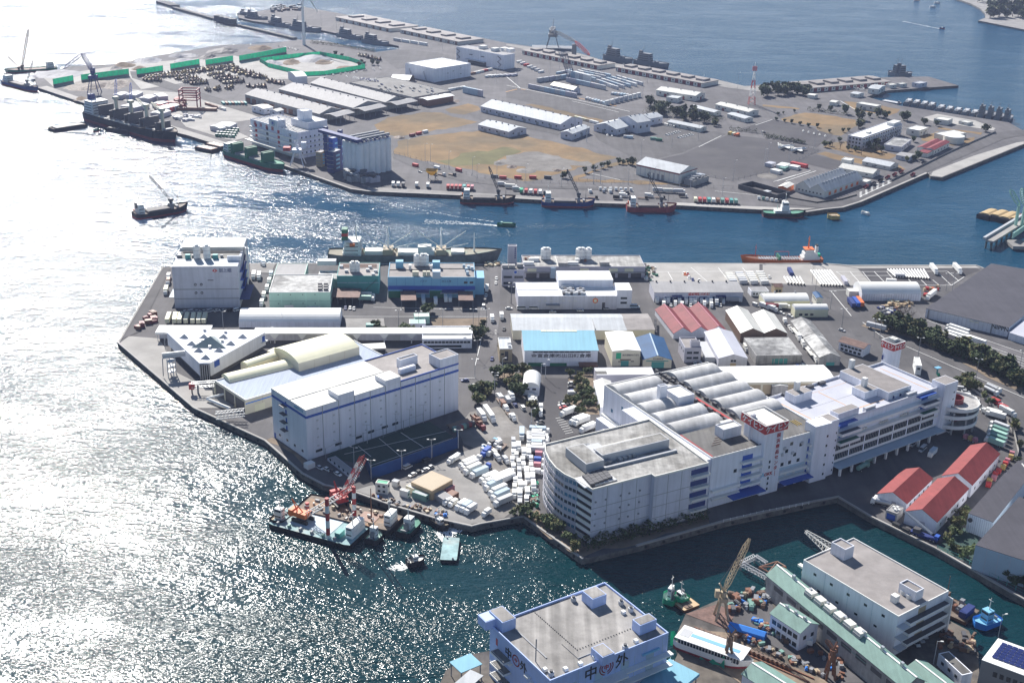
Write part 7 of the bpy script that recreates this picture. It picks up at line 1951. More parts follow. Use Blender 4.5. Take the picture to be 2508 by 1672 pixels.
def parts_of(kind,c):
    """[(part name, mesh)], wheel places, length; x forward, origin under the centre"""
    key=(kind,c)
    if key in PROTO:return PROTO[key]
    P_,W=[],[]
    def add(n,f,smooth=False):
        mb=MB();f(mb);P_.append((n,mb.data(n,smooth)))
    if kind in ('car','van','minibus'):
        L,H={'car':(4.4,1.45),'van':(4.9,2.0),'minibus':(6.3,2.5)}[kind]
        w=.86 if kind=='car' else .95
        hb=.88 if kind=='car' else H*.55
        add('body',lambda m:loft(m,c,[(-L/2,w*.94,.32,hb-.05),(-L/2+.15,w,.28,hb),(L/2-.9,w,.28,hb),(L/2-.1,w*.93,.3,hb-(.16 if kind=='car' else .25)),(L/2,w*.85,.35,hb-.3)]))
        if kind=='car':
            add('windows',lambda m:loft(m,'glass',[(-L/2+.35,w*.86,hb-.02,hb+.02),(-L/2+.85,w*.82,hb-.02,H-.06),(.25,w*.82,hb-.02,H-.06),(1.05,w*.86,hb-.02,hb+.02)]))
            add('roof',lambda m:loft(m,c,[(-L/2+.8,w*.76,H-.06,H-.02),(-.5,w*.79,H-.06,H),(.3,w*.76,H-.06,H-.02)]))
        else:
            add('windows',lambda m:loft(m,'glass',[(-L/2+.08,w*.95,hb,H-.28),(L/2-1.5,w*.95,hb,H-.28),(L/2-.55,w*.93,hb-.1,hb+.05)]))
            add('roof',lambda m:loft(m,c,[(-L/2+.05,w*.95,H-.28,H-.05),(0,w*.95,H-.28,H),(L/2-1.45,w*.93,H-.28,H-.08)]))
        W=[(x,s*w*.92,.32,.22) for x in (-L*.31,L*.31) for s in (-1,1)]
    elif kind=='trailer':
        L=12.2
        add('cargo_box',lambda m:m.box(c,-L/2,L/2,-1.22,1.22,1.25,3.9));add('chassis',lambda m:(m.box('black',-L/2+.2,L/2-.3,-.5,.5,.95,1.25),m.box('black',L/2-3,L/2-2.8,-.9,.9,.0,1.0)))
        W=[(x,s*1.0,.5,.3) for x in (-4.6,-3.4) for s in (-1,1)]
    else:
        L={'truck':7.2,'lorry':10.2,'smalltruck':5.2,'tanktruck':9.0,'dumptruck':7.6,'flatbed':8.4,'semi':15.5,'cabin':3.2}[kind]
        S={'smalltruck': .82,'truck': .95}.get(kind,1.0)
        cab=1.95*S
        ccol=c if kind in ('dumptruck','tanktruck','cabin','flatbed') else ('white' if kind !='semi' else c)
        x1=L/2
        add('cab',lambda m:loft(m,ccol,[(x1-cab,1.12*S,.6,2.75*S),(x1-.45,1.12*S,.55,2.75*S),(x1-.05,1.1*S,.5,1.7*S),(x1,1.08*S,.5,1.3*S)]))
        add('windscreen',lambda m:m.add([(x1-.40,-1.0*S,2.5*S),(x1-.40,1.0*S,2.5*S),(x1-.06,1.0*S,1.72*S),(x1-.06,-1.0*S,1.72*S)],[(0,1,2,3),(3,2,1,0)],'glass'))
        add('chassis',lambda m:m.box('black',-L/2+.2,x1-.3,-.5,.5,.55,.95))
        xb=x1-cab-.2
        if kind in ('truck','lorry','smalltruck','semi'):
            bc={'semi': 'white'}.get(kind,c)
            hh=3.6*S if kind !='semi' else 3.9
            add('cargo_box',lambda m:m.box(bc,-L/2,xb,-1.2*S,1.2*S,.98,hh));add('rear_door',lambda m:(m.box('lightgrey',-L/2-.04,-L/2,-1.1*S,-.05,1.05,hh-.1),m.box('lightgrey',-L/2-.04,-L/2,.05,1.1*S,1.05,hh-.1)))
        elif kind=='tanktruck':add('tank',lambda m:m.cyl('silver' if c=='white' else c,(-L/2,0,2.05),(xb,0,2.05),1.12,n=14),False)
        elif kind=='dumptruck':add('dump_bed',lambda m:(m.box(c,-L/2,xb,-1.2,1.2,1.0,1.2),m.box(c,-L/2,xb,-1.2,-1.1,1.2,2.3),m.box(c,-L/2,xb,1.1,1.2,1.2,2.3),m.box(c,xb-.1,xb,-1.1,1.1,1.2,2.6)))
        elif kind=='flatbed':add('bed',lambda m:(m.box('brown',-L/2,xb,-1.2,1.2,1.0,1.15),m.box(c,xb-.1,xb,-1.2,1.2,1.15,2.4)))
        W=[(x,s*.98*S,.48*S,.3) for x in ([x1-1.1,-L/2+1.6]+([-L/2+2.8] if L>9 else [])) for s in (-1,1)]
    PROTO[key]=(P_,W,L)
    return PROTO[key]
KW={'car':('car','car'),'van':('van','van'),'minibus':('minibus','minibus'),'trailer':('box trailer','trailer'),'truck':('box truck','truck'),'lorry':('long box truck','truck'),'smalltruck':('small box truck','truck'),
      'tanktruck':('tank truck','truck'),'dumptruck':('dump truck','truck'),'flatbed':('flatbed truck','truck'),'semi':('articulated truck','truck'),'cabin':('tractor unit','truck')}
CW={'offwhite': 'cream','lightgrey': 'silver','darkgrey': 'dark grey','navy': 'dark blue','brightblue': 'bright blue','paleyellow': 'pale yellow','seagreen': 'green','palegreen': 'pale green','mustard': 'yellow','maroon': 'dark red','skyblue': 'light blue','paleblue': 'pale blue','rust': 'brown'}
def vehicle(kind,c,p,rz,where,group,det=True,z=None):
    P_,W,L=parts_of(kind,c)
    kw,cat=KW[kind]
    o=root(kw.replace(' ','_') if kind !='car' else 'parked_car',f'{CW.get(c, c)} {kw}, {where}',cat,(p.x,p.y,p.z if z is None else z),rz,group)
    for n,me in P_:obj(n,me,o)
    if det:
        for x,y,r,w in W:obj('wheel',wheelmesh(r,w),o,(x,y,r))
    return o
def vrow(s,kind,cols,p0,p1,n,face,where,group,det=True,jit=.12,skip=0.0,z=Q,order=True):
    """n vehicles between two pixels; face = pixel vector the noses point along (on the ground)"""
    sheet(s)
    a,b_=at(*p0,z),at(*p1,z)
    f0=at(p0[0]+face[0],p0[1]+face[1],z)-a
    rz=math.atan2(f0.y,f0.x)
    for k in range(n):
        if rnd.random()<skip:continue
        t=k/max(1,n-1)
        p=a.lerp(b_,t)+Vector((rnd.uniform(-jit,jit),rnd.uniform(-jit,jit),0))*3
        kd=kind if isinstance(kind,str) else rnd.choice(kind)
        c=cols[k%len(cols)] if order and len(cols)==n else rnd.choice(cols)
        vehicle(kd,c,p,rz+rnd.uniform(-.03,.03),where.replace('#',ordw(k)) if '#' in where else where,group,det)
WH=['white','white','white','offwhite','lightgrey','paleblue']
CARS=['white','white','lightgrey','darkgrey','black','navy','white','silver']
# ---- truck yard
G1='trucks in the crowded truck yard'
for i,(p0,p1,n,k) in enumerate((((165,925),(200,985),3,'lorry'),((262,1015),(262,1015),1,'lorry'),((345,1060),(385,1125),3,'lorry'),((425,1170),(440,1210),2,'lorry'),((475,1262),(475,1262),1,'lorry'),((450,1050),(480,1080),2,'trailer'))):
    vrow('D2',k,WH,p0,p1,n,(-130,55),['# in the trio parked nearest the blue netting','alone below the first trio of long trucks','# in the trio in the middle of the truck yard','# of the pair below the middle trio','last of the long trucks before the shrubs','# of two behind the middle trio'][i],G1)
for cidx,(x,y0,y1,n) in enumerate(((548,740,1210,9),(600,800,1290,8),(655,850,1250,8),(700,800,1130,7))):
    vrow('D2',['truck','smalltruck','smalltruck'],['white','white','offwhite','lightgrey','white'],(x,y0),(x+25,y1),n,(4,60),f'# from the top of the {ORD[cidx]} close packed column',G1,jit=.3)
vrow('D2',['truck','lorry'],WH,(785,640),(780,815),8,(70,4),'# from the top of the stack beside the round warehouse',G1)
vrow('D2','smalltruck',['pink','blue','pink','white'],(792,850),(785,1000),4,(60,4),'# below the stack beside the round warehouse',G1)
vrow('D2','lorry',WH,(635,680),(695,720),2,(0,60),'# of two tall trucks at the yard gate',G1)
vrow('D2',['flatbed','smalltruck','cabin'],['brightblue','white','paleblue','white','darkgrey','white','skyblue','lightgrey'],(290,795),(450,730),8,(-50,25),'# along the back row of mixed trucks',G1,jit=.5)
vrow('D2',['flatbed','smalltruck','truck'],['white','blue','white','white','darkgrey','white'],(300,850),(480,790),6,(-40,35),'# along the second row of mixed trucks',G1,jit=.5)
vrow('D2',['truck','smalltruck'],WH,(390,850),(480,900),3,(40,40),'# of the trucks in the yard centre',G1,jit=.3)
vrow('D2','cabin',['blue','blue'],(355,945),(300,850),2,(-40,20),'# of two bare cabs in the yard centre',G1)
vrow('D2','smalltruck',WH,(20,905),(60,880),3,(-40,25),'# beside the car row at the blue netting',G1)
vrow('D1','smalltruck',WH,(1905,1195),(1960,1205),2,(-45,25),'# of two boxes at the quay edge',G1);vrow('D1','truck',WH,(2030,1225),(2110,1265),3,(-45,30),'# of three boxes at the quay edge',G1);vrow('D2','smalltruck',['white'],(325,1365),(325,1365),1,(-40,25),'alone at the quay corner',G1)
vrow('D2',['semi','lorry'],WH,(290,510),(355,505),2,(45,60),'# of two side by side behind the cold store',G1);vrow('D2','dumptruck',['maroon','rust','maroon','rust','maroon'],(225,530),(270,600),3,(50,40),'# of the dump trucks in the cold store shade',G1)
vrow('D2','flatbed',['seagreen','darkgrey','maroon','seagreen','darkgrey','maroon','darkgrey'],(30,610),(180,560),7,(45,40),'# in the shaded trailer rank by the cold store',G1)
vrow('D2',['truck','smalltruck','flatbed'],['white','rust','white','white','white'],(440,380),(560,530),5,(55,75),'# queueing along the street beside the yard','trucks along the street');vrow('D2',['car','van','truck'],['white','navy','white','white','lightgrey'],(440,350),(640,430),4,(-55,-75),'# on the street past the barrel roofed shelter','trucks along the street',skip=0)
vrow('D2','truck',['white'],(550,345),(550,345),1,(50,75),'driving past the garden island','trucks along the street')
vrow('D1',['car','van'],CARS,(1600,945),(1760,880),4,(-50,25),'# along the blue netting','cars along the netting');vrow('D1','van',['white','darkgrey'],(1560,875),(1735,815),2,(50,-22),'# of two close to the blue netting','cars along the netting')
vrow('D1','car',['lightgrey','white','darkgrey','white'],(800,880),(960,935),4,(45,25),'# parked by the prefab office hut','cars by the prefab office')
# car park strips D2
vrow('D2',['car','smalltruck'],['white','darkgrey','navy','white'],(1070,215),(1075,320),4,(50,0),'# from the top beside the planted island',T1);vrow('D2','car',['darkgrey','white','red'],(985,382),(995,428),3,(-50,4),'# of three beside the planted island',T1)
vrow('D2','lorry',['white','white','white'],(1035,480),(1210,620),3,(-80,30),'# of the red lettered trucks in the car park','lorries in the car park');vrow('D2','lorry',['white'],(1150,560),(1150,560),1,(-80,30),'second pair, beside the red lettered trucks','lorries in the car park')
vrow('D2','smalltruck',WH,(805,440),(800,490),2,(2,50),'# of two by the garden strip',T1);vrow('D2','car',['darkgrey','black'],(795,555),(785,575),2,(-50,8),'# of two dark ones by the garden strip',T1);vrow('D2','smalltruck',['white','white','white'],(730,340),(735,390),3,(50,3),'# below the barrel roofed shelter',T1)
# west wharf C1
vrow('C1','trailer',['paleyellow']*7,(545,808),(865,812),7,(-20,70),'# from the quay in the row of box trailers','row of cream box trailers')
vrow('C1',['car','van'],CARS,(690,730),(1140,718),9,(40,-10),'# along the foot of the tall silo building','cars at the silo building')
vrow('C1','lorry',['paleyellow'],(520,560),(520,560),1,(-15,55),'alone on the quay side of the silo building',T2);vrow('C1','truck',['offwhite','rust'],(550,440),(545,480),2,(-15,55),'# at the far corner of the silo building',T2)
vrow('C1','lorry',WH,(1285,430),(1335,435),2,(-8,50),'# of two beside the silo building stairs',T2);vrow('C1','truck',WH,(1355,310),(1375,320),2,(8,50),'# of two at the north quay',T2);vrow('C1','truck',WH,(1440,420),(1360,670),5,(-14,50),'# down the left side of the pale green warehouse',T2)
vrow('C2','car',['navy','white','lightgrey'],(238,698),(308,703),3,(-2,40),'# of three near the rusty lean-to','cars on the inner wharf');vrow('C2','lorry',['offwhite','palegreen'],(420,600),(420,630),2,(60,2),'# of two beside the teal warehouse','trucks at the blue warehouse')
vrow('C2',['truck','lorry'],WH,(910,640),(1025,650),2,(4,50),'# of the trucks backed to the blue warehouse','trucks at the blue warehouse');vrow('C2','truck',WH,(1112,628),(1148,628),2,(4,50),'# of two white ones right of the green doors','trucks at the blue warehouse')
vrow('C2',['car','van'],['white','white','darkgrey','white'],(1550,440),(1552,480),2,(0,40),'# of two on the north end of the street',T3);vrow('C2','truck',['white','white'],(1512,805),(1598,785),2,(8,50),'# of two passing on the wharf street',T3);vrow('C2','car',['black','darkgrey','black','navy'],(1622,885),(1515,1145),3,(-6,45),'# driving down the wharf street',T3);vrow('C2','car',['black'],(1482,1345),(1482,1345),1,(20,40),'alone on the bend of the street',T3);vrow('C2','car',['navy','white','white'],(1280,1330),(1410,1420),3,(-50,4),'# behind the cold store corner',T3)
vrow('C2',['van','car','truck'],['white','white','darkgrey','white'],(1470,540),(1440,690),4,(-5,40),'# along the right side of the blue warehouse',T3)
vrow('C3',['minibus','van','car'],['white']*3,(95,702),(310,702),3,(50,0),'# in front of the white plant','cars at the white plant');vrow('C3',['minibus','van','car'],['white','white','lightgrey','paleblue'],(475,735),(1190,690),4,(50,0),'# in the shade of the white plant','cars at the white plant')
# freight shed row
vrow('C3',['truck','smalltruck'],['white','offwhite','white','white','navy','white','white','white','white','darkgrey','white','white'],(1395,640),(1955,655),13,(3,45),'# from the left backed to the freight shed',T4,jit=.3)
vrow('C3',['smalltruck','car'],['white','darkgrey','white','white','palegreen','white'],(1430,675),(1930,680),9,(3,45),'# from the left in front of the backed trucks',T4,jit=.4)
vrow('C3','lorry',['lightgrey'],(2060,640),(2060,640),1,(60,3),'alone at the right end of the freight shed',T4)
vrow('C3','car',['white','white','orange','red','white','lightgrey','white','navy'],(1610,385),(1745,450),8,(12,35),'# of the loose cars on the pale concrete','cars on the pale concrete',jit=1.4)
# right half
vrow('C4','semi',['white','white'],(1490,375),(1700,370),2,(40,50),'# of two on the painted lot',T5);vrow('C4','semi',['white'],(1470,600),(1470,600),1,(-45,40),'beside the white tent hangar',T5);vrow('C4','trailer',['navy','blue','orange'],(770,675),(845,665),3,(30,40),'# of the blue and orange trailers on the lot',T5)
vrow('C4','trailer',['lightgrey'],(985,880),(985,880),1,(-75,-18),'alone beside the hedge end',T5)
vrow('E2','semi',['white','paleyellow','white','white','white'],(1370,410),(1340,540),4,(-120,-40),'# from the lettered wall in the cluster of articulated trucks','articulated trucks by the hedge');vrow('E2','trailer',['white'],(1615,570),(1615,570),1,(-120,-40),'alone right of the articulated trucks','articulated trucks by the hedge')
vrow('E2','tanktruck',['white','white'],(1870,1210),(1830,1250),2,(100,45),'# of two beside the road end','tank trucks');vrow('E2',['car','van'],['white','white','lightgrey','white','darkgrey','white'],(1440,1200),(1720,1480),9,(60,5),'# down the lot beside the spiral ramp',T6,jit=.4)
vrow('E2',['car','truck'],['white','white','white','navy','white','red'],(1900,1420),(2080,1560),5,(80,40),'# along the wall beside the spiral ramp',T6,jit=.3);vrow('E3','lorry',['white','offwhite'],(1840,20),(1790,-20),2,(-90,-25),'# of two beside the ramp lot',T6)
vrow('E3','lorry',['lightgrey','seagreen','palegreen','seagreen','palegreen'],(1900,170),(1840,390),5,(-110,-40),'# from the ramp in the rank of green lorries','green lorries beyond the red roofs')
vrow('E3','cabin',['pink','mustard','pink','red','mustard','red','red','pink','mustard','red'],(2080,540),(1740,960),10,(-40,60),'# down the strip between red roofs and slate roof','small yellow and red vehicles behind the red roofs',jit=.2);vrow('E3','cabin',['pink','mustard','pink'],(1420,310),(1560,350),3,(50,20),'# of three behind the longest red roof','small yellow and red vehicles behind the red roofs');vrow('E3',['truck','minibus'],['lightgrey','lightgrey','paleblue'],(720,390),(980,530),3,(-70,60),'# in the deep shade of the loading canopy','trucks in the shaded yard')
vrow('E3','tanktruck',['seagreen','seagreen'],(90,640),(30,720),2,(80,-50),'# of two green ones in the shaded yard','trucks in the shaded yard');vrow('E3','tanktruck',['white','white'],(310,1180),(280,1220),2,(-90,-20),'# of two beside the first red roof','trucks in the shaded yard');vrow('E3','van',['white','lightgrey'],(1260,140),(1180,200),2,(50,30),'# of two under the spiral ramp',T6);vrow('D7','van',['black','black'],(1180,215),(1260,258),2,(50,26),'# of two dark ones on the canal bank','cars on the canal bank');vrow('D7','smalltruck',['white','white'],(1515,1010),(1560,990),2,(20,45),'# of two on the quay beside the rusty barge','cars on the canal bank');vrow('D7','car',['white','lightgrey','white','darkgrey'],(1340,1230),(1440,1120),4,(30,40),'# parked in the shade under the taupe roofed warehouse','cars on the canal bank');vrow('D6','smalltruck',['white'],(1465,1240),(1465,1240),1,(-60,-10),'alone below the green roofed office','cars in the shipyard')
vrow('E1',['car','van','smalltruck'],['white','darkgrey','white','white','lightgrey'],(910,740),(1000,850),5,(25,50),'# down the alley by the pair of white sheds',T7,jit=.2);vrow('E1',['truck','smalltruck'],['white']*4,(1090,960),(1330,1260),4,(40,70),'# down the alley of weathered sheds',T7);vrow('E1',['car'],['white','white','darkgrey','blue','white'],(890,1360),(1180,1330),5,(50,4),'# in front of the stained concrete store',T7,jit=.4);vrow('E1','lorry',['paleyellow'],(1265,1400),(1265,1400),1,(60,0),'alone behind the parking deck',T7);vrow('E1',['van','truck','car'],['white','white','lightgrey','white'],(520,500),(990,640),5,(50,18),'# around the yellow barrel stores',T7,jit=.3);vrow('E1','lorry',['maroon','offwhite'],(755,545),(870,540),2,(60,2),'# of two against the larger yellow store',T7);vrow('E1','truck',['offwhite'],(370,1110),(370,1110),1,(30,50),'squeezed beside the slate grey roof',T7);vrow('E1',['car'],['white','white'],(625,85),(690,110),2,(12,40),'# of two on the pale concrete near the pipes','cars on the pale concrete')
vrow('E1','car',['lightgrey'],(1690,845),(1690,845),1,(60,20),'alone on the wharf road junction','cars on the wharf road')
vrow('C3','car',['white','lightgrey'],(1725,1185),(1765,1185),2,(5,40),'# of two below the lilac office',T7)
# far quay
FQ='trucks along the far quay'
vrow('B2',['flatbed','smalltruck','dumptruck'],['white','darkgrey','white','lightgrey'],(2010,835),(2320,850),5,(8,30),'# from the left near the blue gravel carrier',FQ,det=False,jit=.8);vrow('B3','cabin',['white']*9,(255,825),(530,830),7,(5,25),'# in the rank of white cabs on the far quay',FQ,det=False);vrow('B3',['truck','flatbed'],['white','black','black','white','darkgrey'],(245,890),(930,885),7,(30,2),'# scattered above the dark red gravel carrier',FQ,det=False,jit=2);vrow('B3','lorry',['lightgrey','offwhite','lightgrey'],(780,840),(960,850),3,(40,1),'# of the boxes by the quay fence',FQ,det=False);vrow('B3','cabin',['white','seagreen','white','white','white','darkgrey','white'],(1670,905),(1900,940),7,(5,25),'# in the rank near the seawall corner',FQ,det=False)
vrow('B2',['truck','lorry'],['lightgrey','offwhite','lightgrey'],(1210,790),(1320,820),3,(40,2),'# behind the black gravel carrier',FQ,det=False,jit=1);vrow('B2',['flatbed','car'],['white','mustard','white','darkgrey'],(480,670),(740,690),4,(40,10),'# near the yellow hopper',FQ,det=False,jit=1);vrow('B4','dumptruck',['maroon','darkgrey','black','maroon','maroon','maroon'],(920,805),(1235,670),6,(40,-22),'# along the seawall road','dump trucks on the seawall road',det=False);vrow('B4','dumptruck',['maroon','darkgrey'],(1340,698),(1440,590),2,(40,-22),'# of two ahead on the seawall road','dump trucks on the seawall road',det=False)
# island lots
IL='cars on the island lots'
vrow('B3','car',['white']*6,(850,335),(960,305),6,(30,8),'# in the rank of white cars below the long barrack',IL,det=False);vrow('B3','car',['white']*6,(960,358),(1075,330),6,(30,8),'# in the second rank of white cars on the lot',IL,det=False);vrow('B3','van',['white']*5,(835,245),(915,265),5,(-10,20),'# along the left end of the long barrack',IL,det=False);vrow('B4','car',['white','white','white','lightgrey','navy','white'],(360,300),(560,345),5,(10,22),'# on the dark lot beside the office lawn',IL,det=False);vrow('A4',['car','van'],['white','lightgrey'],(780,800),(900,805),8,(10,25),'# in the rank beside the boathouse',IL,det=False);vrow('A3','car',['white','white'],(905,1212),(940,1218),2,(10,25),'# of two at the broad grey hangar',IL,det=False);vrow('B3','car',['white','black'],(1710,310),(1720,315),2,(30,10),'# of two by the hedge lot',IL,det=False)
b_z=Q+7.6
for r_ in range(4):vrow('A2','car',CARS,(1120+20*r_,760+18*r_),(1560+30*r_,790+18*r_),9,(30,8),f'# in the {ORD[r_]} rank on the rooftop car deck','cars on the rooftop deck',det=False,z=b_z,jit=2,skip=.25)
vrow('A2','car',['white','lightgrey','darkgrey'],(640,680),(1150,615),18,(10,22),'# in the line beside the green fenced pen','cars by the aggregate pen',det=False,jit=1);vrow('A2','car',CARS,(230,415),(400,450),12,(20,20),'# in the lot at the foot of the wind turbine','cars at the wind turbine',det=False,jit=1)
for r_ in range(5):vrow('A2','car',['white','white','lightgrey','navy'],(850+40*r_,690+8*r_),(1080+6*r_,715+4*r_),7,(20,15),f'# in the {ORD[r_]} rank of crushed cars on the deck','wrecked cars',det=False,z=b_z,jit=1)
# ================================================================ containers and boxes
def contmesh(c,L=6.06,H=2.6,W=2.44):
    k=('cont',c,L,H)
    if k not in PROTO:
        mb=MB();mb.box(c,-L/2,L/2,-W/2,W/2,.1,H)
        n=8 if L>3 else 3
        for j in range(n):
            x=-L/2+L*(j+.25)/n
            for s_ in (-1,1):mb.box(c,x,x+L/n*.45,s_*W/2-.04,s_*W/2+.04,.25,H-.2)
        mb.box('lightgrey',-L/2-.05,-L/2,-.04,.04,.2,H-.1);mb.box('black',-L/2+.1,L/2-.1,-W/2+.1,W/2-.1,0,.1)
        PROTO[k]=mb.data('container')
    return PROTO[k]
def crow(s,cols,p0,p1,n,face,where,group,L=6.06,H=2.6,levels=1,z=Q,wheels=False):
    sheet(s)
    a,b_=at(*p0,z),at(*p1,z);f0=at(p0[0]+face[0],p0[1]+face[1],z)-a;rz=math.atan2(f0.y,f0.x)
    for k in range(n):
        c=cols[k] if len(cols)==n else rnd.choice(cols)
        for lv in range(levels):
            p=a.lerp(b_,k/max(1,n-1))
            o=root('shipping_container',f'{CW.get(c, c)} container, {where.replace("#", ordw(k))}'+(', %s tier'%('lower','upper')[lv] if levels>1 else ''),'container',(p.x,p.y,z+lv*H+(1.2 if wheels else 0)),rz,group)
            obj('body',contmesh(c,L,H),o)
            if wheels:
                mb=PROTO.get('chas') or MB()
                if 'chas' not in PROTO:mb.box('black',-3,3,-1,1,-.25,0);mb.box('black',-2.8,-1,-1.1,1.1,-1.2,-.2);mb.box('black',2.3,2.5,-1,1,-1.2,-.2);PROTO['chas']=mb;PROTO['chasm']=mb.data('chassis')
                obj('chassis',PROTO['chasm'],o)
FC='containers along the far quay'
for cols,p0,p1,w in ((['white','white','darkgrey'],(230,790),(320,795),'# of three left of the yellow hopper'),(['white','white'],(440,795),(540,800),'# of two below the yellow hopper'),(['red','red','red','red','teal','red','pink'],(720,815),(935,820),'# from the left in the red and teal rank'),(['brightgreen','red','white','red','white','darkgrey'],(1375,850),(1585,865),'# from the left in the mixed rank')):crow('B2',cols,p0,p1,len(cols),(6,-28),w,FC,wheels=True)
crow('B3',['paleyellow','red','red','teal','white','rust','seagreen','red','teal','seagreen'],(1105,930),(1465,945),10,(-8,-28),'# from the left beside the dark red gravel carrier',FC,wheels=True)
crow('B2',['red','red','red','darkgrey'],(1210,722),(1610,720),4,(30,2),'# along the far quay road fence',FC);crow('B2',['darkgrey'],(1135,712),(1135,712),1,(30,2),'first by the far quay road fence',FC);crow('B2',['red','white','red'],(428,612),(815,655),3,(30,8),'# along the road below the grass field',FC);crow('B2',['white','red','maroon'],(515,312),(400,342),3,(30,-6),'# at the edge of the grass field',FC)
BB='grey blue container blocks'
for i,(p0,p1,n,lv) in enumerate((((225,795),(600,870),9,2),((300,735),(560,700),6,2),((560,735),(860,800),8,2),((470,660),(560,640),4,1))):crow('A3',['paleblue','lilac','lightgrey'],p0,p1,n,(32,7) if i in (0,2) else (32,-6),f'# in the {ORD[i]} line around the tan tent',BB,L=9,levels=lv)
for r_ in range(5):crow('A3',['lightgrey','white','paleblue'],(580+30*r_,690-12*r_+10),(720+45*r_,735-11*r_),5,(30,7),f'# in the {ORD[r_]} row of the big pale block',BB,L=12,levels=2 if r_<1 else 1,H=4.5)
for r_ in range(5):crow('A3',['lightgrey','white','paleblue'],(830+45*r_,745-9*r_),(970+55*r_,795-9*r_),5,(30,9),f'# in the {ORD[r_]} row of the right pale block',BB,L=12,H=4)
crow('A3',['paleblue','lightgrey'],(720,890),(900,935),8,(18,-10),'# in the low line below the pale blocks',BB);crow('A3',['lightgrey','white'],(900,940),(1180,870),8,(30,-6),'# in the tall line below the pale blocks',BB,levels=2);crow('A3',['lightgrey','paleblue'],(950,845),(1080,860),6,(20,-8),'# in the inner line below the pale blocks',BB)
crow('F1',['paleblue','paleblue','paleblue','lilac'],(1260,960),(1480,1005),4,(30,7),'# in the grey blue line near the white box warehouse',BB,L=10,levels=2,H=3.5);crow('F1',['white','lightgrey','white'],(1010,910),(1180,880),3,(40,-6),'# of three low boxes by the grey blue line',BB,L=10)
crow('A3',['white','white','red','white','lightgrey','lightgrey','white'],(115,560),(310,650),7,(30,-5),'# of the loose ones beside the outer pier road',BB,L=9);crow('A2',['rust','white','offwhite','red','white'],(1960,665),(2110,630),5,(30,-5),'# behind the white box warehouse',BB,L=9);crow('A2',['white','white','lightgrey','lightgrey','lilac','lilac'],(2100,690),(2330,680),6,(35,-7),'# on the lot beside the tall white warehouse',BB,L=11);crow('A2',['lightgrey','white','white','white'],(1290,370),(1520,405),4,(30,5),'# along the dock head',BB,L=14,H=4)
crow('A3',['paleyellow','white','paleyellow','tan','white','white'],(630,1062),(800,1105),6,(30,7),'# in the cream line behind the longest pale shed',BB);crow('B3',['mustard','paleyellow','orange'],(1415,325),(1480,340),3,(20,-8),'# of the yellow boxes by the hedge',BB);crow('B3',['seagreen','green'],(730,375),(780,385),2,(30,2),'# of two green ones on the dark lot',BB);crow('B3',['lightgrey','paleblue'],(490,358),(520,362),2,(30,2),'# of two pale ones on the dark lot',BB)
crow('F2',['teal','rust','teal','rust','teal','seagreen','rust','teal'],(830,490),(1010,490),8,(-14,-12),'# in the rank left of the first freight shed','containers in the timber yard',L=9);crow('F2',['rust','rust','rust','rust','white'],(710,500),(820,535),5,(30,9),'# in the line beside the red portal frame','containers in the timber yard',L=12)
for r_ in range(5):crow('E1',['offwhite','lightgrey','white'],(140+13*r_,92+24*r_),(560+16*r_,72+31*r_),4,(-60,2),f'# from the left in the {ORD[r_]} rank behind the freight shed','ranks of pale boxes',L=5.2)
crow('C4',['lightgrey','white'],(1195,425),(1120,470),2,(40,2),'# of two beside the big white pipes','boxes by the pipes',L=6.5);crow('C4',['navy','lilac'],(240,390),(710,465),2,(20,40),'# of two long ones beside the pipes','boxes by the pipes',L=12)
# tarpaulin covered stacks
def stack(s,label,A,B,C,h,m='tarpwhite'):
    sheet(s);b=Bld('covered_stack',label,A,B,C,h=h,cat='cargo',group='covered cargo stacks');b.box('bundle','lilac',.3,b.U-.3,.3,b.V-.3,0,h-.8)
    mb=MB();mb.prism(m,[(0,h-1),(b.V*.5,h),(b.V,h-1),(b.V,h-1.4),(0,h-1.4)],0,b.U,'x');b.put(mb,'tarpaulin')
for i,(s,A,B,C) in enumerate((('A1',(1165,820),(1210,845),(1280,815)),('A1',(1295,845),(1330,875),(1400,850)),('A1',(1370,830),(1420,858),(1480,838)),('A1',(1120,925),(1200,955),(1335,920)),('A1',(1410,945),(1480,965),(1615,930)),('A1',(1380,985),(1440,1010),(1530,980)),('A1',(1870,1115),(1965,1140),(1985,1120)),('A1',(1945,1095),(2050,1125),(2120,1092)),('A1',(1390,905),(1430,925),(1500,905)),('A1',(1040,825),(1080,845),(1150,820)))):
    stack(s,f'white tarpaulin covered cargo stack in the timber yard, {ordw(i)} counted from the blue crane',A,B,C,5.5)
# white steel pipes
sheet('C4');PI_=0
for g,(n,b0,db,f0,df,w) in enumerate(((6,(188,420),(27,0),(222,476),(28,2),'short rank'),(8,(420,362),(24,0),(512,490),(26,1),'long rank'),(13,(1092,355),(26,0),(1165,418),(24,1.5),'widest rank'))):
    for k in range(n):
        a_=at(b0[0]+db[0]*k,b0[1]+db[1]*k,Q+1);e_=at(f0[0]+df[0]*k,f0[1]+df[1]*k,Q+1)
        o=root('steel_pipe',f'big white steel pipe, {ordw(k)} from the left in the {w}','pipe',(a_.x,a_.y,Q),0,'white steel pipes');d=e_-a_
        mb=MB();mb.cyl('white',(0,0,1),(d.x,d.y,1),.62,n=10,cap=False);mb.build('pipe_wall',o);mb=MB();mb.cyl('black',(d.x*.99,d.y*.99,1),(d.x,d.y,1),.6,n=10);mb.cyl('grey',(0,0,1),(d.x*.01,d.y*.01,1),.6,n=10);mb.build('end_cap',o)
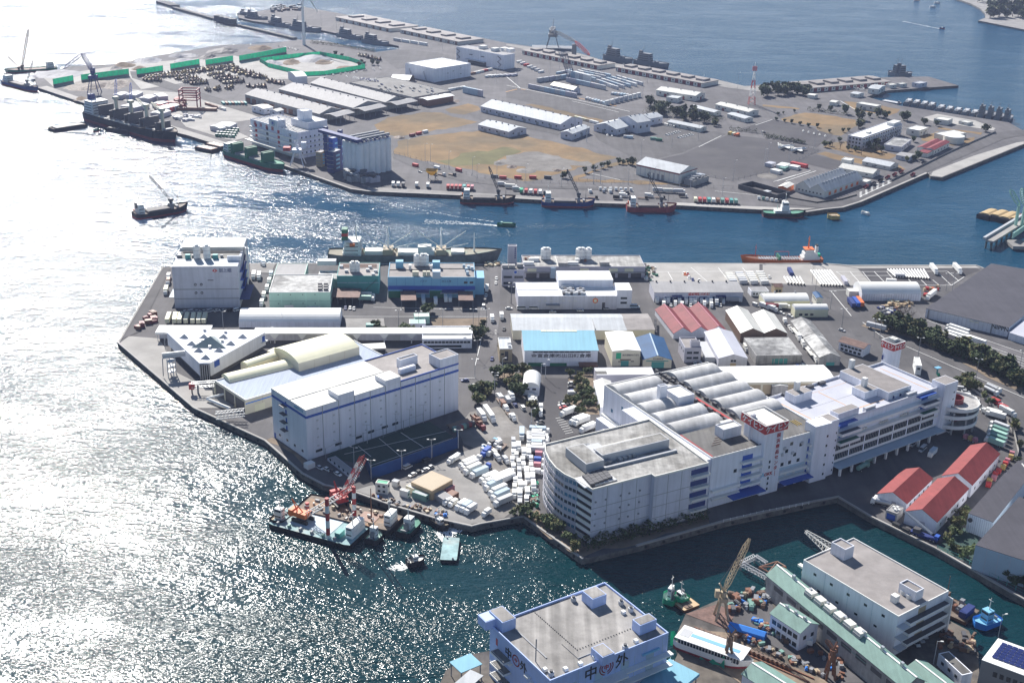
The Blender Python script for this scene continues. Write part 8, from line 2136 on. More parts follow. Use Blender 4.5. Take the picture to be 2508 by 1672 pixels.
# machinery yard
def excavator():
    if 'exc' in PROTO:return PROTO['exc']
    out=[]
    for c in ('mustard','brown','tan','rust'):
        mb=MB();mb.box('black',-2.2,2.2,-1.5,-.8,0,.9);mb.box('black',-2.2,2.2,.8,1.5,0,.9);mb.box(c,-2.4,1.2,-1.4,1.4,1.0,2.1);mb.box('darkgrey',0,1.5,.3,1.4,1.6,3.0);b1=mb.data('body')
        mb=MB();mb.cyl(c,(1.2,-.3,1.6),(3.4,-.3,4.6),.35,n=4);mb.cyl(c,(3.4,-.3,4.6),(5.6,-.3,2.4),.28,n=4);mb.box('darkgrey',5.2,6.0,-.8,.3,1.2,2.4);out.append((c,b1,mb.data('boom')))
    PROTO['exc']=out
    return out
def exrow(s,p0,p1,n,where,face=(14,10),jit=1.6):
    sheet(s);a,b_=at(*p0),at(*p1);f0=at(p0[0]+face[0],p0[1]+face[1])-a
    for k in range(n):
        c,m1,m2=rnd.choice(excavator());p=a.lerp(b_,(k+.5)/n)
        o=root('excavator',f'{CW.get(c, c)} used excavator, {ordw(k)} from the left in the {where}','excavator',(p.x+rnd.uniform(-jit,jit),p.y+rnd.uniform(-jit,jit),Q),math.atan2(f0.y,f0.x)+rnd.uniform(-.25,.25),'used excavators in the machinery yard')
        o.scale=(1.25,)*3;obj('body',m1,o);obj('boom',m2,o)
exrow('F2',(180,290),(930,185),42,'long rank beside the green fence');exrow('F2',(180,300),(330,300),8,'short rank at the yard gate');exrow('F2',(200,272),(900,178),34,'second long rank beside the green fence')
for r_ in range(4):exrow('F2',(385+60*r_,270+20*r_),(560+45*r_,262+18*r_),9,f'{ORD[r_]} short rank of the left block')
for r_ in range(4):exrow('F2',(705+45*r_,255+22*r_),(830+60*r_,240+22*r_),8,f'{ORD[r_]} short rank of the middle block')
for r_ in range(5):exrow('F2',(850+55*r_,215+14*r_),(960+55*r_,205+18*r_),8,f'{ORD[r_]} short rank of the right block')
exrow('F2',(650,380),(920,360),12,'scattered line below the blocks',jit=4);exrow('F2',(1040,355),(1190,345),6,'group above the first freight shed',jit=4);exrow('F2',(1170,305),(1330,325),9,'line near the barrel roofed shelter',jit=3);exrow('A2',(940,500),(1140,545),10,'yellow rank below the wind turbine lot')
# heaps
def heap(s,name,label,cx,cy,rx,ry,h,m,seed,cat='heap'):
    sheet(s);c=at(cx,cy);r2=random.Random(seed);X=(at(cx+rx,cy)-c).length;Y=(at(cx,cy-ry)-c).length
    n,vs,fs=14,[],[]
    bumps=[(r2.uniform(-.6,.6),r2.uniform(-.6,.6),r2.uniform(.5,1)) for _ in range(5)]
    for j in range(n+1):
        for i in range(n+1):
            u,v=-1+2*i/n,-1+2*j/n
            e=max(0,1-math.sqrt(u*u+v*v))
            z=sum(max(0,a*(1-math.hypot(u-bx,v-by)/.7)) for bx,by,a in bumps)*.55
            vs.append((u*X,v*Y,h*.42*min(1.1,min(e*2.2,z))+(r2.uniform(0,.06*h) if e>.05 else-.05)))
    for j in range(n):
        for i in range(n):a=j*(n+1)+i;fs.append((a,a+1,a+n+2,a+n+1))
    o=root(name,label,cat,c,rnd.uniform(-.2,.2));obj('mound',mesh('mound',vs,fs,m),o)
for i,(s,cx,cy,rx,ry,h,m,lab) in enumerate((('A1',520,668,220,34,10,'aggregate','wide pale grey aggregate heap at the left tip of the terminal'),('A1',1040,622,55,22,9,'aggregatedark','small dark conical aggregate heap beside the water'),('A1',1320,545,120,26,12,'aggregate','grey aggregate heap behind the first green fence'),('A1',1110,590,100,22,10,'dirt','brown earth heap along the outer shore'),
     ('A1',1640,500,130,18,9,'aggregate','long grey aggregate ridge along the outer shore'),('A1',1850,515,60,22,9,'aggregatedark','dark aggregate heap near the middle green fence'),('A1',1990,460,140,28,14,'aggregatedark','largest dark aggregate heap under the conveyor'),('A1',1650,545,90,20,7,'aggregate','low pale aggregate heap inside the fenced bays'),('A1',1240,615,60,18,8,'dirt','brown heap at the first green fence'),
     ('A2',60,430,110,24,9,'dirt','brown earth heap near the wind turbine road'),('A2',550,520,180,42,10,'aggregate','broad grey aggregate heap inside the fenced pen'),('A2',180,570,100,26,8,'aggregate','grey heap in the left corner of the fenced pen'),('A2',350,560,85,26,8,'dirt','brown heap in the middle of the fenced pen'),('A2',640,560,80,22,7,'dirt','dark brown heap under the pen conveyor'),('A2',850,610,110,22,6,'dirt','brown heap at the right end of the fenced pen'),
     ('A1',800,760,190,52,9,'scrap','big rusty scrap metal heap behind the blue crane'),('A1',1040,750,130,46,8,'scrap','second rusty scrap heap next to the big one'),('A1',720,885,50,18,4,'dirt','little earth heap on the left quay'),('B2',1180,590,55,18,3,'gravelgrey','rubble heap in the grass field'),('B2',1290,615,50,18,3,'scrap','dark debris heap in the grass field'),('B2',1420,650,90,26,3,'gravelgrey','grey rubble spread at the edge of the grass field'),('B2',1690,645,45,14,3,'scrap','small debris heap in the gravel patch'),('B2',280,355,60,14,4,'scrap','scrap heap beside the white silos'),('B3',1750,700,90,24,2,'gravelgrey','pale rubble rows near the site cabins'),('A2',1650,905,200,24,4,'scrap','scrap heap around the open white roofed shed'))):
    heap(s,'aggregate_heap' if 'scrap' not in lab and 'rubble' not in lab and 'debris' not in lab else 'scrap_heap',lab,cx,cy,rx,ry,h,m,i)
# green fences
def fence(s,label,pts,h,m='netgreen',gap=6.0,name='net_fence',cat='fence',post='steelgrey',low=0.0,closed=False):
    sheet(s);P_=[at(*p) for p in pts];c=P_[0]
    o=root(name,label,cat,(c.x,c.y,Q))
    for k in range(len(P_)-1):
        a,b_=P_[k]-c,P_[k+1]-c;d=b_-a;n=max(1,int(d.length/gap));ang=math.atan2(d.y,d.x)
        if m:obj('panel',cube(m),o,(a.x,a.y,low),ang,(d.length,.12,h-low))
        if low and m=='netgreen':obj('base_wall',cube('concrete'),o,(a.x,a.y,0),ang,(d.length,.5,low))
        for j in range(0,n+1,max(1,n//14)):w=a+d*(j/n);obj('post',cube(post),o,(w.x-.1,w.y-.22,0),ang,(.2,.16,h+.4))
        if not m:
            for zz in (.55,h):obj('rail',cube(post),o,(a.x,a.y,zz),ang,(d.length,.08,.08))
for i,(s,p) in enumerate((('A1',[(1225,685),(1460,650)]),('A1',[(1525,635),(1785,590)]),('A1',[(1840,598),(2085,560)]),('A1',[(2140,560),(2334,525),(2560,480)]),('A1',[(730,735),(1155,680)]),('A1',[(480,775),(660,740)]))):
    fence(s,f'bright green net fence in front of the aggregate bays, {ordw((5, 4, 3, 2, 1, 0).index(i) if False else i)} stretch',p,8.5,low=2.5)
fence('A2','dark green net fence enclosing the aggregate pen',[(60,555),(130,600),(340,650),(460,680),(640,672),(1000,612),(950,575),(860,545),(600,497),(380,515),(60,555)],5)
fence('D1','tall blue netting around the sports courts',[(1190,850),(1245,975),(1520,880),(1780,785),(2005,700),(1990,610)],6,m='netblue',gap=9);fence('D1','dim netting between the courts and the cold store',[(850,790),(1000,700),(1350,610),(1700,480)],5,m=None,gap=9)
fence('B2','long chain link fence along the grass field and quay road',[(235,500),(640,610),(980,710),(1400,755),(2334,780)],2.2,m=None,gap=7,name='wire_fence');fence('B3','chain link fence along the quay road by the red trim shed',[(60,735),(700,775),(1100,800),(1440,810)],2.2,m=None,gap=7,name='wire_fence');fence('B3','chain link fence around the dark asphalt lot',[(640,575),(1130,690),(1440,745),(1800,660),(2200,480),(2080,420),(1500,290)],2.2,m=None,gap=7,name='wire_fence');fence('D6','white railing along the canal edge',[(755,165),(1100,85),(1500,8)],1.1,m=None,gap=3,name='railing',post='white');fence('D7','teal mesh fence along the planted canal bank',[(1520,400),(1700,480),(1900,590),(2281,800)],1.8,m=None,gap=4,post='teal',name='railing')
fence('B4','concrete wall along the seawall road',[(1150,745),(1700,475),(2080,310)],1.6,m='concrete',gap=50,name='sea_wall');fence('B4','low dark wall along the seawall bend',[(0,855),(480,940),(700,912),(840,872)],1.2,m='quaywall',gap=50,name='sea_wall');fence('E2','pale low wall beside the ramp lot',[(1470,1130),(1700,1300),(1860,1440),(2080,1640)],1.6,m='concretepale',gap=50,name='boundary_wall');fence('E3','pale low wall behind the green lorries',[(1980,60),(2100,240),(2160,500),(2130,600)],1.8,m='concretepale',gap=50,name='boundary_wall')
# ================================================================ trees
def crown(seed,r,h,m,n=520,bare=False):
    k=('crown',seed,m)
    if k in PROTO:return PROTO[k]
    r2=random.Random(seed);mb=MB()
    cl=[(Vector((r2.gauss(0,r*.42),r2.gauss(0,r*.42),h*r2.uniform(.35,.85))),r*r2.uniform(.35,.6)) for _ in range(9)]
    for i in range(n):
        c,q=cl[i%9]
        d=Vector((r2.gauss(0,1),r2.gauss(0,1),r2.gauss(0,.8))).normalized()*q*r2.uniform(.55,1.05)
        p=c+d;s=r2.uniform(.28,.62)*r/3
        u=Vector((r2.gauss(0,1),r2.gauss(0,1),r2.gauss(0,.6))).normalized();w=u.cross(Vector((r2.random(),r2.random(),1))).normalized()
        mm=m[1] if r2.random()<.3 else m[0]
        mb.add([p-u*s-w*s*.7,p+u*s-w*s*.7,p+u*s*.7+w*s,p-u*s*.7+w*s],[(0,1,2,3)],mm)
    PROTO[k]=mb.data('crown');return PROTO[k]
def trunk(h,r=.22,limbs=True,m='bark',seed=0,bare=False):
    k=('trunk',h,m,bare,seed)
    if k not in PROTO:
        mb=MB();r2=random.Random(seed+3);mb.cyl(m,(0,0,0),(0,0,h*.6),r,r2=r*.55,n=6)
        for i in range(6 if not bare else 9):
            a=i*2.4;e=Vector((math.cos(a)*h*.32,math.sin(a)*h*.32,h*r2.uniform(.72,1.0)));s0=Vector((0,0,h*r2.uniform(.3,.58)));mb.cyl(m,s0,e,r*.4,r2=r*.12,n=4)
            if bare:
                for j in range(6):q=s0.lerp(e,r2.uniform(.4,1));mb.cyl(m,q,q+Vector((r2.gauss(0,.16)*h,r2.gauss(0,.16)*h,r2.uniform(.05,.25)*h)),r*.14,r2=.02,n=3)
        PROTO[k]=mb.data('trunk')
    return PROTO[k]
KINDS_T=[(1,('leafdark','leafmid')),(2,('leafmid','leafdark')),(3,('leafdark','leafolive')),(4,('leafmid','leafolive')),(5,('leafolive','leafmid'))]
def tree(p,h,label,group,kind=None,bare=False):
    o=root('broadleaf_tree' if not bare else 'bare_tree',label,'tree',p,rnd.uniform(0,6),group)
    s=h/6.0
    if bare:t=obj('trunk',trunk(6.0,m='twig',bare=True,seed=int(h)),o);t.scale=(s,s,s);return o
    sd,m=KINDS_T[kind if kind is not None else rnd.randrange(5)]
    t=obj('trunk',trunk(6.0),o);t.scale=(s,s,s)
    c=obj('crown',crown(sd,2.9,6.0,m),o);e=rnd.uniform(.9,1.15);c.scale=(s*e,s*rnd.uniform(.9,1.15),s)
    return o
def trees(s,pts,h,where,group,kinds=None,cat=None):
    sheet(s)
    for k,(x,y) in enumerate(pts):tree(at(x,y),h*rnd.uniform(.65,1.3),f'{["dark green", "leafy", "dense", "small rounded", "olive green"][k % 5]} tree, {ordw(k)} {where}',group,kind=(kinds[k%len(kinds)] if kinds else None))
def line_pts(pts,n,jit=0):
    tot=[math.dist(pts[i],pts[i+1]) for i in range(len(pts)-1)];T=sum(tot);out=[]
    for k in range(n):
        d=T*(k+.5)/n
        for i,l_ in enumerate(tot):
            if d<=l_:break
            d-=l_
        t=d/tot[i];out.append((pts[i][0]+(pts[i+1][0]-pts[i][0])*t+rnd.uniform(-jit,jit),pts[i][1]+(pts[i+1][1]-pts[i][1])*t+rnd.uniform(-jit,jit)))
    return out
def hedge(s,label,pts,w,h,m=('leafdark','leafmid'),dens=1.0,name='hedge'):
    sheet(s);P_=[at(*p) for p in pts];c=P_[0];o=root(name,label,'hedge',c,0);r2=random.Random(len(label));mb=MB()
    for k in range(len(P_)-1):
        a,d=P_[k]-c,P_[k+1]-P_[k];n=int(d.length*w*1.6*dens)+8;nn=Vector((-d.y,d.x,0)).normalized()
        for _ in range(n):
            t=r2.random();q=r2.uniform(-.5,.5);z=h*(1-(2*q)**4*.5)*(r2.random()**.45)*(.8+.25*math.sin(t*d.length*.9+k));p=a+d*t+nn*q*w+Vector((0,0,z));e=r2.uniform(.25,.6)
            u=Vector((r2.gauss(0,1),r2.gauss(0,1),r2.gauss(0,.6))).normalized();v=u.cross(Vector((r2.random(),r2.random(),1))).normalized()
            mb.add([p-u*e-v*e*.7,p+u*e-v*e*.7,p+u*e*.7+v*e,p-u*e*.7+v*e],[(0,1,2,3)],m[r2.random()<.3])
    mb.build('foliage',o)
    mb=MB()
    for k in range(len(P_)):q=P_[k]-c;mb.cyl('bark',q,q+Vector((0,0,h*.7)),.12,n=4)
    mb.build('stems',o)
belt=[(400,360),(560,430),(760,490),(900,560),(1100,640),(1300,730),(1500,790),(1750,900),(1950,1010),(2150,1110),(2260,1180)]
for n_,dx,dy,hh,w,kk in ((24,0,0,7.5,'along the front of the evergreen belt',(0,1,2)),(22,30,-55,8.5,'along the rear of the evergreen belt',(0,2,3)),(14,10,-26,7,'in the middle of the evergreen belt',(1,0,4))):trees('E2',line_pts([(x+dx,y+dy) for x,y in belt],n_,8),hh,'from the left '+w,'evergreen belt beside the road',kk)
hedge('E2','dense undergrowth hedge filling the foot of the evergreen belt',[(x+10,y-20) for x,y in belt],8,4,dens=.6)
hedge('D5','dark clipped hedge under the canal wall of the round warehouse',[(1180,395),(1360,346),(1800,232),(2240,118)],7,5,dens=2.6)
hedge('B4','dark hedge beside the parked white jets',[(10,352),(200,385),(380,412)],5,4);hedge('B4','dark hedge above the dry lawn',[(400,112),(580,130),(760,157)],5,4.5);hedge('B3','dark hedge at the top of the dark island lot',[(1410,288),(1530,295),(1650,312)],5,4.5);hedge('B3','dark hedge between the two dark island lots',[(1740,342),(1900,375),(2080,412)],5,4);hedge('A2','scrubby green hedge along the inner dock shore',[(520,385),(760,412),(1000,452),(1090,467)],6,4,('leafolive','leafdark'));hedge('A3','thick undergrowth beneath the dark grove behind the barrack',[(1260,985),(1450,1010),(1700,1050),(1900,1085)],30,4,dens=.35)
trees('E2',[(240,265),(310,290),(370,300),(420,310),(480,330),(540,330),(620,340),(690,330)],5.5,'at the left end of the evergreen belt','evergreen belt beside the road');sheet('E2');tree(at(600,300),13,'big bare branched tree at the head of the evergreen belt','bare trees',bare=True);tree(at(720,290),9,'smaller bare tree beside the big bare one','bare trees',bare=True)
trees('D2',[(430,175),(480,150),(530,140),(590,200),(640,140),(500,230),(560,300),(620,280),(600,330),(690,130),(560,260)],6,'in the left planted island of the car park',T8);trees('D2',[(1060,145),(1140,160),(1200,130),(1195,280),(1200,370),(1110,390),(1170,480),(1050,390),(1210,420),(1180,240),(1140,300),(1220,330),(1120,470),(1130,220),(1160,340)],5.5,'in the right planted island of the car park',T8,(2,4,1));trees('D2',[(735,450),(755,500),(270,290),(340,320),(270,390),(205,310),(310,280),(350,290),(240,380)],6,'around the street corner behind the cold store',T8);trees('D2',[(1290,600),(1270,380),(1335,470)],4,'against the vaulted building',T8)
trees('D5',[(560,105),(620,85),(690,70),(740,140),(790,160),(830,175),(880,215),(930,250),(960,265),(1030,330),(1110,410),(1060,360),(650,110),(850,190)],4.5,'along the corner bank of the round warehouse','shrubs on the canal bank',(1,4,0))
trees('C2',[(520,895),(572,935),(750,915),(780,900),(1395,970),(1425,920),(1385,935),(930,745),(960,740),(1440,870)],6.5,'around the white office and its yard','trees at the white office',(0,2,1));sheet('C2');tree(at(650,960),7,'brown bare tree in the yard behind the cream hall','bare trees',bare=True);tree(at(620,950),6,'smaller brown bare tree in the yard behind the cream hall','bare trees',bare=True)
trees('D7',[(1605,325),(1650,275),(1695,230),(1740,180),(1770,140),(1640,400),(1715,440),(1790,480)],5,'along the teal paved bank','trees on the teal paved bank',(4,1));trees('D7',[(2130,660),(2180,690),(2220,715),(2275,745)],5.5,'under the pale blue wall','trees on the teal paved bank',(1,0));trees('E3',[(1380,1380),(1420,1330),(1330,1450),(1280,1520),(2100,180),(2150,620),(2180,420),(2120,130)],4,'in the strip behind the red roofs','trees on the teal paved bank',(4,1));trees('E2',[(1330,1120),(1400,1110),(1480,1080),(1540,1070),(1560,1160),(1600,1210),(1520,1190),(1740,1330),(1830,1400)],5,'between the spiral ramp and the road','trees by the spiral ramp')
gr=[]
for k in range(26):gr.append((rnd.uniform(1260,1900),0))
gr=[(x,975+(x-1260)*.16+rnd.uniform(-45,60)) for x,_ in gr]
trees('A3',gr,9,'in the dark grove behind the long barrack','dark grove on the island',(0,2));trees('A4',[(rnd.uniform(0,400),rnd.uniform(815,865)) for _ in range(18)],11,'in the pine grove at the root of the small pier','pine grove',(0,2));trees('B4',[(505,110),(610,115),(725,140),(840,145),(865,230),(880,200),(870,260),(855,270),(945,175),(1030,170),(1080,185),(1260,200),(1290,205),(1445,240),(1545,250),(1990,300),(1340,390)],8,'scattered between lawn and basin',T9,(0,2));trees('B4',[(120,200),(190,215),(260,230),(330,245),(400,260),(490,265),(590,310),(710,305),(130,155),(185,145),(285,130),(760,300),(690,390)],3.5,'around the edge of the dry lawn',T9,(0,));trees('B4',[(590,430),(560,440),(830,480),(850,445),(920,440),(1000,480),(950,460),(1010,430),(1350,560),(1380,540),(1290,570),(1060,480),(800,430),(760,470)],7,'around the office block',T9,(0,3,2));sheet('B4')
for k,(x,y) in enumerate(((620,440),(690,460),(760,445),(880,510),(1020,500),(1080,410),(1150,370),(1190,350),(1020,420),(780,420))):tree(at(x,y),8,f'bare brown tree, {ordw(k)} from the left around the office block','bare trees',bare=True)
trees('B3',[(125,670),(200,645),(265,630),(320,610),(430,590),(460,595),(510,590),(540,600)],6,'along the drive beside the red trim shed',T9,(0,2));trees('B2',[(1750,715),(1740,720)],6,'beside the quay road gate',T9,(0,))
trees('A4',[(2050,70),(2020,60),(2080,65),(2110,150),(2140,75),(2170,60),(2230,150),(2280,150),(2320,140),(2030,160),(2060,155),(2200,85),(2260,70),(2320,90),(1920,20),(1960,15),(2300,170),(2180,160)],16,'in the park on the far right shore','park trees on the far shore',(0,2));trees('A2',[(740,500),(790,510),(1060,580),(1105,585),(970,560),(990,580),(950,590)],6,'near the aggregate pen',T9,(0,))
# ================================================================ poles, masts, aircraft, small things
def lamp(p,h,label,group,arm=1.6,m='lightgrey',cat='lamp post',heads=1):
    o=root('lamp_post' if cat=='lamp post' else 'utility_pole',label,cat,p,rnd.uniform(-.4,.4),group)
    k=('pole',h,m,arm,heads)
    if k not in PROTO:
        mb=MB();mb.cyl(m,(0,0,0),(0,0,h),.17,r2=.1,n=6);a_=mb.data('pole');mb=MB()
        for s_ in ((1,) if heads==1 else (-1,1)):mb.cyl(m,(0,0,h-.2),(s_*arm,0,h),.08,n=4);mb.box('white',s_*arm-.5,s_*arm+.5,-.25,.25,h-.05,h+.2)
        PROTO[k]=(a_,mb.data('lamp_head'))
    obj('pole',PROTO[k][0],o);obj('lamp_head' if cat=='lamp post' else 'crossarm',PROTO[k][1],o)
def lamps(s,pts,h,where,group,**k):
    sheet(s)
    for i,(x,y) in enumerate(pts):lamp(at(x,y),h,f'{"tall thin" if h > 12 else "slim"} {k.get("cat", "lamp post")}, {ordw(i)} {where}',group,**k)
lamps('B2',[(362,525),(515,565),(562,570),(728,640),(938,690),(1155,730),(978,755),(1412,755),(1730,795),(2020,770),(2080,770)],16,'from the left along the far quay fence','lamp posts along the far quay');lamps('B3',[(195,770),(258,770),(505,775),(740,770),(965,800),(690,840),(1345,870),(1060,810)],15,'from the left by the red trim shed','lamp posts along the far quay');lamps('B3',[(620,530),(895,440),(1130,380),(130,400),(1720,610),(1445,715),(1940,555),(2170,440)],16,'on the dark island lot','lamp posts on the island lots');lamps('A3',[(95,785),(300,560),(390,690),(475,620),(660,640),(850,680),(1030,720),(1260,745),(1215,890),(1042,880),(1745,830),(2065,800),(720,1270),(2330,1470)],20,'among the container blocks and pier road','lamp posts on the island lots');lamps('A2',[(565,130),(608,230),(745,265),(890,240),(1018,270),(1180,300),(1355,290),(1500,360),(1660,400),(1690,450),(1800,415),(2170,750),(2330,800)],20,'along the outer pier','lamp posts on the outer pier')
lamps('D1',[(1245,975),(1510,890),(1770,790),(2005,705),(1095,860),(1210,660),(1700,480),(1580,520),(1460,560)],10,'around the sports courts','floodlights of the sports courts',heads=2);lamps('D2',[(715,600),(800,200),(840,160),(395,300),(1310,790),(225,160),(465,150)],11,'around the car park and street',T10);lamps('C2',[(1350,850),(1400,850),(1465,850),(1540,1420),(1365,1300),(1385,1130),(700,860),(875,870),(1085,850),(1680,650)],11,'along the wharf street','utility poles on the wharf',cat='utility pole',m='steelgrey',heads=2);lamps('C4',[(430,480),(460,540),(590,700),(690,860),(1600,540),(1655,540),(2240,1230),(1860,1310),(1020,960),(970,950),(1355,1120)],12,'on the right half of the wharf','utility poles on the wharf',cat='utility pole',m='steelgrey',heads=2);lamps('C1',[(1022,860),(1540,850),(1435,1000),(855,1310),(515,1050)],10,'around the triangular terminal',T10);lamps('D7',[(2055,1165),(1490,1400)],10,'near the solar roof',T10)
sheet('A3');c=at(2190,935);o=root('radio_mast','red and white lattice radio mast beside the barracks','mast',c)
for k in range(4):mb=MB();w0,w1=8-1.7*k,8-1.7*(k+1);mb.truss('red' if k%2==0 else 'white',(0,0,k*9),(0,0,k*9+9),w0*.9,w1*.9,n=2,r=.3,taper=False);mb.build('lattice_section',o)
box(o,'sign_panel','pink',-2.5,2.5,-.4,.4,37,42)
mb=MB();mb.cyl('white',(0,0,36),(0,0,46),.3);mb.build('antenna',o)
sheet('C2');lamp(at(1683,655),14,'tall dark floodlight mast beside the white plant',T10,m='darkgrey',heads=2)
for i,(x,y) in enumerate(((210,450),(320,475))):
    sheet('B4');c=at(x,y);o=root('display_jet',f'white swept wing jet aircraft parked on the dark asphalt, {("left", "right")[i]} of two','aircraft',c,.5,'parked white jets')
    mb=MB();mb.cyl('white',(-9,0,2),(6,0,2),1.3,n=10);mb.cyl('white',(6,0,2),(10.5,0,1.8),1.3,r2=.1,n=10);mb.build('fuselage',o)
    for s_ in (-1,1):
        mb=MB();mb.add([(3,s_*1,2),(-2,s_*8,2),(-4.5,s_*8,2),(-4,s_*1,2),(3,s_*1,2.25),(-2,s_*8,2.2),(-4.5,s_*8,2.2),(-4,s_*1,2.25)],[(0,1,2,3),(7,6,5,4),(0,4,5,1),(1,5,6,2),(2,6,7,3)],'white');mb.build('wing',o)
        mb=MB();mb.add([(-6,s_*1.2,2.8),(-8.5,s_*1.6,6.2),(-10,s_*1.6,6.2),(-9,s_*1.2,2.8)],[(0,1,2,3),(3,2,1,0)],'white');mb.build('tail_fin',o)
    mb=MB();mb.cyl('glass',(4,0,2.9),(6.8,0,2.6),.7,n=8);mb.build('canopy',o)
    for x_,y_ in ((5,0),(-3,2),(-3,-2)):mb=MB();mb.cyl('black',(x_,y_-.2,.4),(x_,y_+.2,.4),.4,n=8);mb.cyl('grey',(x_,y_,.4),(x_,y_,2),.1,n=4);mb.build('wheel_leg',o)
sheet('B2');c=at(575,725);o=root('yellow_hopper','yellow funnel shaped loading hopper on the far quay','hopper',c);mb=MB()
mb.add([(-5,-5,8),(5,-5,8),(5,5,8),(-5,5,8),(-1,-1,3.5),(1,-1,3.5),(1,1,3.5),(-1,1,3.5)],[(0,4,5,1),(1,5,6,2),(2,6,7,3),(3,7,4,0),(0,1,5,4),(1,2,6,5),(2,3,7,6),(3,0,4,7)],'mustard');mb.build('funnel',o)
for dx,dy in ((-3,-3),(3,-3),(3,3),(-3,3)):box(o,'leg','steelgrey',dx-.2,dx+.2,dy-.2,dy+.2,0,6)
sheet('B1')
for r_ in range(4):
    for k in range(6):
        p=at(915+30*k+12*r_,345-20*r_+2*k);o=root('storage_drum',f'green and white storage drum by the quay, row {("one", "two", "three", "four")[r_]}, {ordw(k)} from the left','drum',p,0,'green storage drums');mb=MB();mb.cyl('green',(0,0,0),(0,0,2.8),1.5,n=10);mb.build('drum_body',o);mb=MB();mb.cyl('white',(0,0,2.8),(0,0,3.0),1.45,n=10);mb.build('lid',o)
sheet('D7');c=at(1410,300);o=root('mobile_crane','blue truck crane with a long grey boom on the canal bank','crane',c,math.radians(-38));box(o,'chassis','navy',-6,6,-1.3,1.3,.5,1.6);box(o,'cab','blue',4.4,6.2,-1.3,1.3,1.6,3.2);box(o,'counterweight','darkgrey',-5,-2,-1.3,1.3,1.6,3.4);mb=MB();mb.cyl('silver',(3,0,3),(-11,1,9),.6,r2=.4,n=8);mb.build('boom',o)
for k in range(4):obj('wheel',wheelmesh(.55,.4),o,((-4.5,-3,3,4.5)[k],-1.2,.55));obj('wheel',wheelmesh(.55,.4),o,((-4.5,-3,3,4.5)[k],1.2,.55))
# shipyard clutter, pallets, crates
def clutter(s,n,xr,yr,where,cols,size=(1.0,3.0),name='crate',cat='crate',slope=0.0,seed=1,z=Q):
    r2=random.Random(seed);sheet(s)
    for k in range(n):
        u=r2.random();x=xr[0]+(xr[1]-xr[0])*u;y=yr[0]+(yr[1]-yr[0])*r2.random()+slope*u
        p=at(x,y,z);c=r2.choice(cols);a,b_,h=r2.uniform(*size),r2.uniform(*size)*.7,r2.uniform(.4,1.0)*size[1]*.6
        o=root(name,f'{CW.get(c, c)} {name.replace("_", " ")}, {ordw(k)} among those {where}',cat,p,r2.uniform(0,3),f'{name.replace("_", " ")}s {where}')
        mb=MB();mb.box(c,-a/2,a/2,-b_/2,b_/2,.12,h);mb.box('brown',-a/2,a/2,-b_/2,b_/2,0,.12);mb.build('load',o);
        if r2.random()<.5:box(o,'lid',c,-a*.3,a*.3,-b_*.3,b_*.3,h,h+.25)
MIX=['rust','brown','tan','steelgrey','rust','seagreen','darkgrey','grey','brown','brightblue']
clutter('D6',46,(800,1150),(800,960),'on the shipyard quay',MIX,(1,3.6),'steel_offcut','scrap',-60,1);clutter('D6',40,(1020,1300),(1010,1050),'along the shipyard office',MIX,(.8,3),'pipe_bundle','scrap',170,2);clutter('D6',44,(850,1500),(1110,1170),'beside the slipway rails',MIX,(.8,2.6),'dock_part','scrap',300,3);clutter('D6',20,(1500,1800),(1290,1480),'under the thin rusty crane',MIX,(1,3),'tool_crate','crate',80,4);clutter('D7',30,(1520,1850),(1100,1250),'on the dark quay by the rusty barge',['rust','brown','darkgrey','tan'],(1,3.4),'steel_offcut','scrap',60,5)
clutter('C2',26,(1440,1570),(300,330),'at the north quay ramp',['tan','wood','brown','cream'],(1.4,3),'wooden_crate','crate',0,6);clutter('C4',40,(1050,1300),(640,690),'behind the white tent hangar',['wood','tan','paleyellow'],(1.6,3),'timber_pallet','pallet',0,7);clutter('C4',14,(1400,1540),(540,600),'right of the white tent hangar',['orange','red','tan'],(1.5,3.4),'orange_buoy_frame','frame',-40,8);clutter('C4',26,(1010,1200),(690,760),'at the head of the hedge',['steelgrey','navy','brown','offwhite','rust'],(1.2,3.4),'yard_crate','crate',20,9);clutter('D1',40,(1260,1900),(1120,1160),'along the truck yard quay edge',MIX,(.8,2.2),'quay_crate','crate',140,11);clutter('C1',12,(270,440),(800,900),'at the quay corner shelter',['maroon','rust'],(2.4,5),'rusty_hopper','hopper',-60,13);clutter('C3',22,(1290,1390),(340,460),'behind the harbour warehouse',['brown','green','offwhite','tan'],(1,3),'net_crate','crate',0,14);clutter('D2',34,(690,770),(1080,1290),'in the junk corner of the truck yard',['steelgrey','offwhite','brown','seagreen','darkgrey','brightgreen'],(1,3),'junk_crate','crate',0,15)
clutter('B1',30,(510,770),(165,215),'beside the red portal frame',['lilac','white','lightgrey'],(2,5),'white_bag','cargo',0,16);clutter('A1',30,(1420,1640),(940,1020),'under the red portal frame',['maroon','rust','red'],(3,9),'timber_stack','timber',-40,17);clutter('B1',40,(2080,2334),(700,740),'on the quay below the silos',['darkgrey','lilac','grey'],(4,12),'steel_plate_stack','steel',20,20)
clutter('A2',40,(170,420),(65,115),'at the far tip of the outer pier',['darkgrey','brown','navygrey'],(3,8),'stored_vehicle','vehicle',-20,23);
sheet('D6');p=at(960,1140);o=root('blue_tarp_boat','boat shaped load under a bright blue tarpaulin on the slipway','boat',p,math.radians(-26));mb=MB();mb.prism('brightblue',[(-2.2,0),(-1.8,2.2),(0,3.2),(1.8,2.2),(2.2,0)],-7,7,'x');mb.build('tarpaulin',o);mb=MB();mb.box('brown',-6.5,6.5,-1.5,1.5,-.2,0);mb.build('cradle',o)
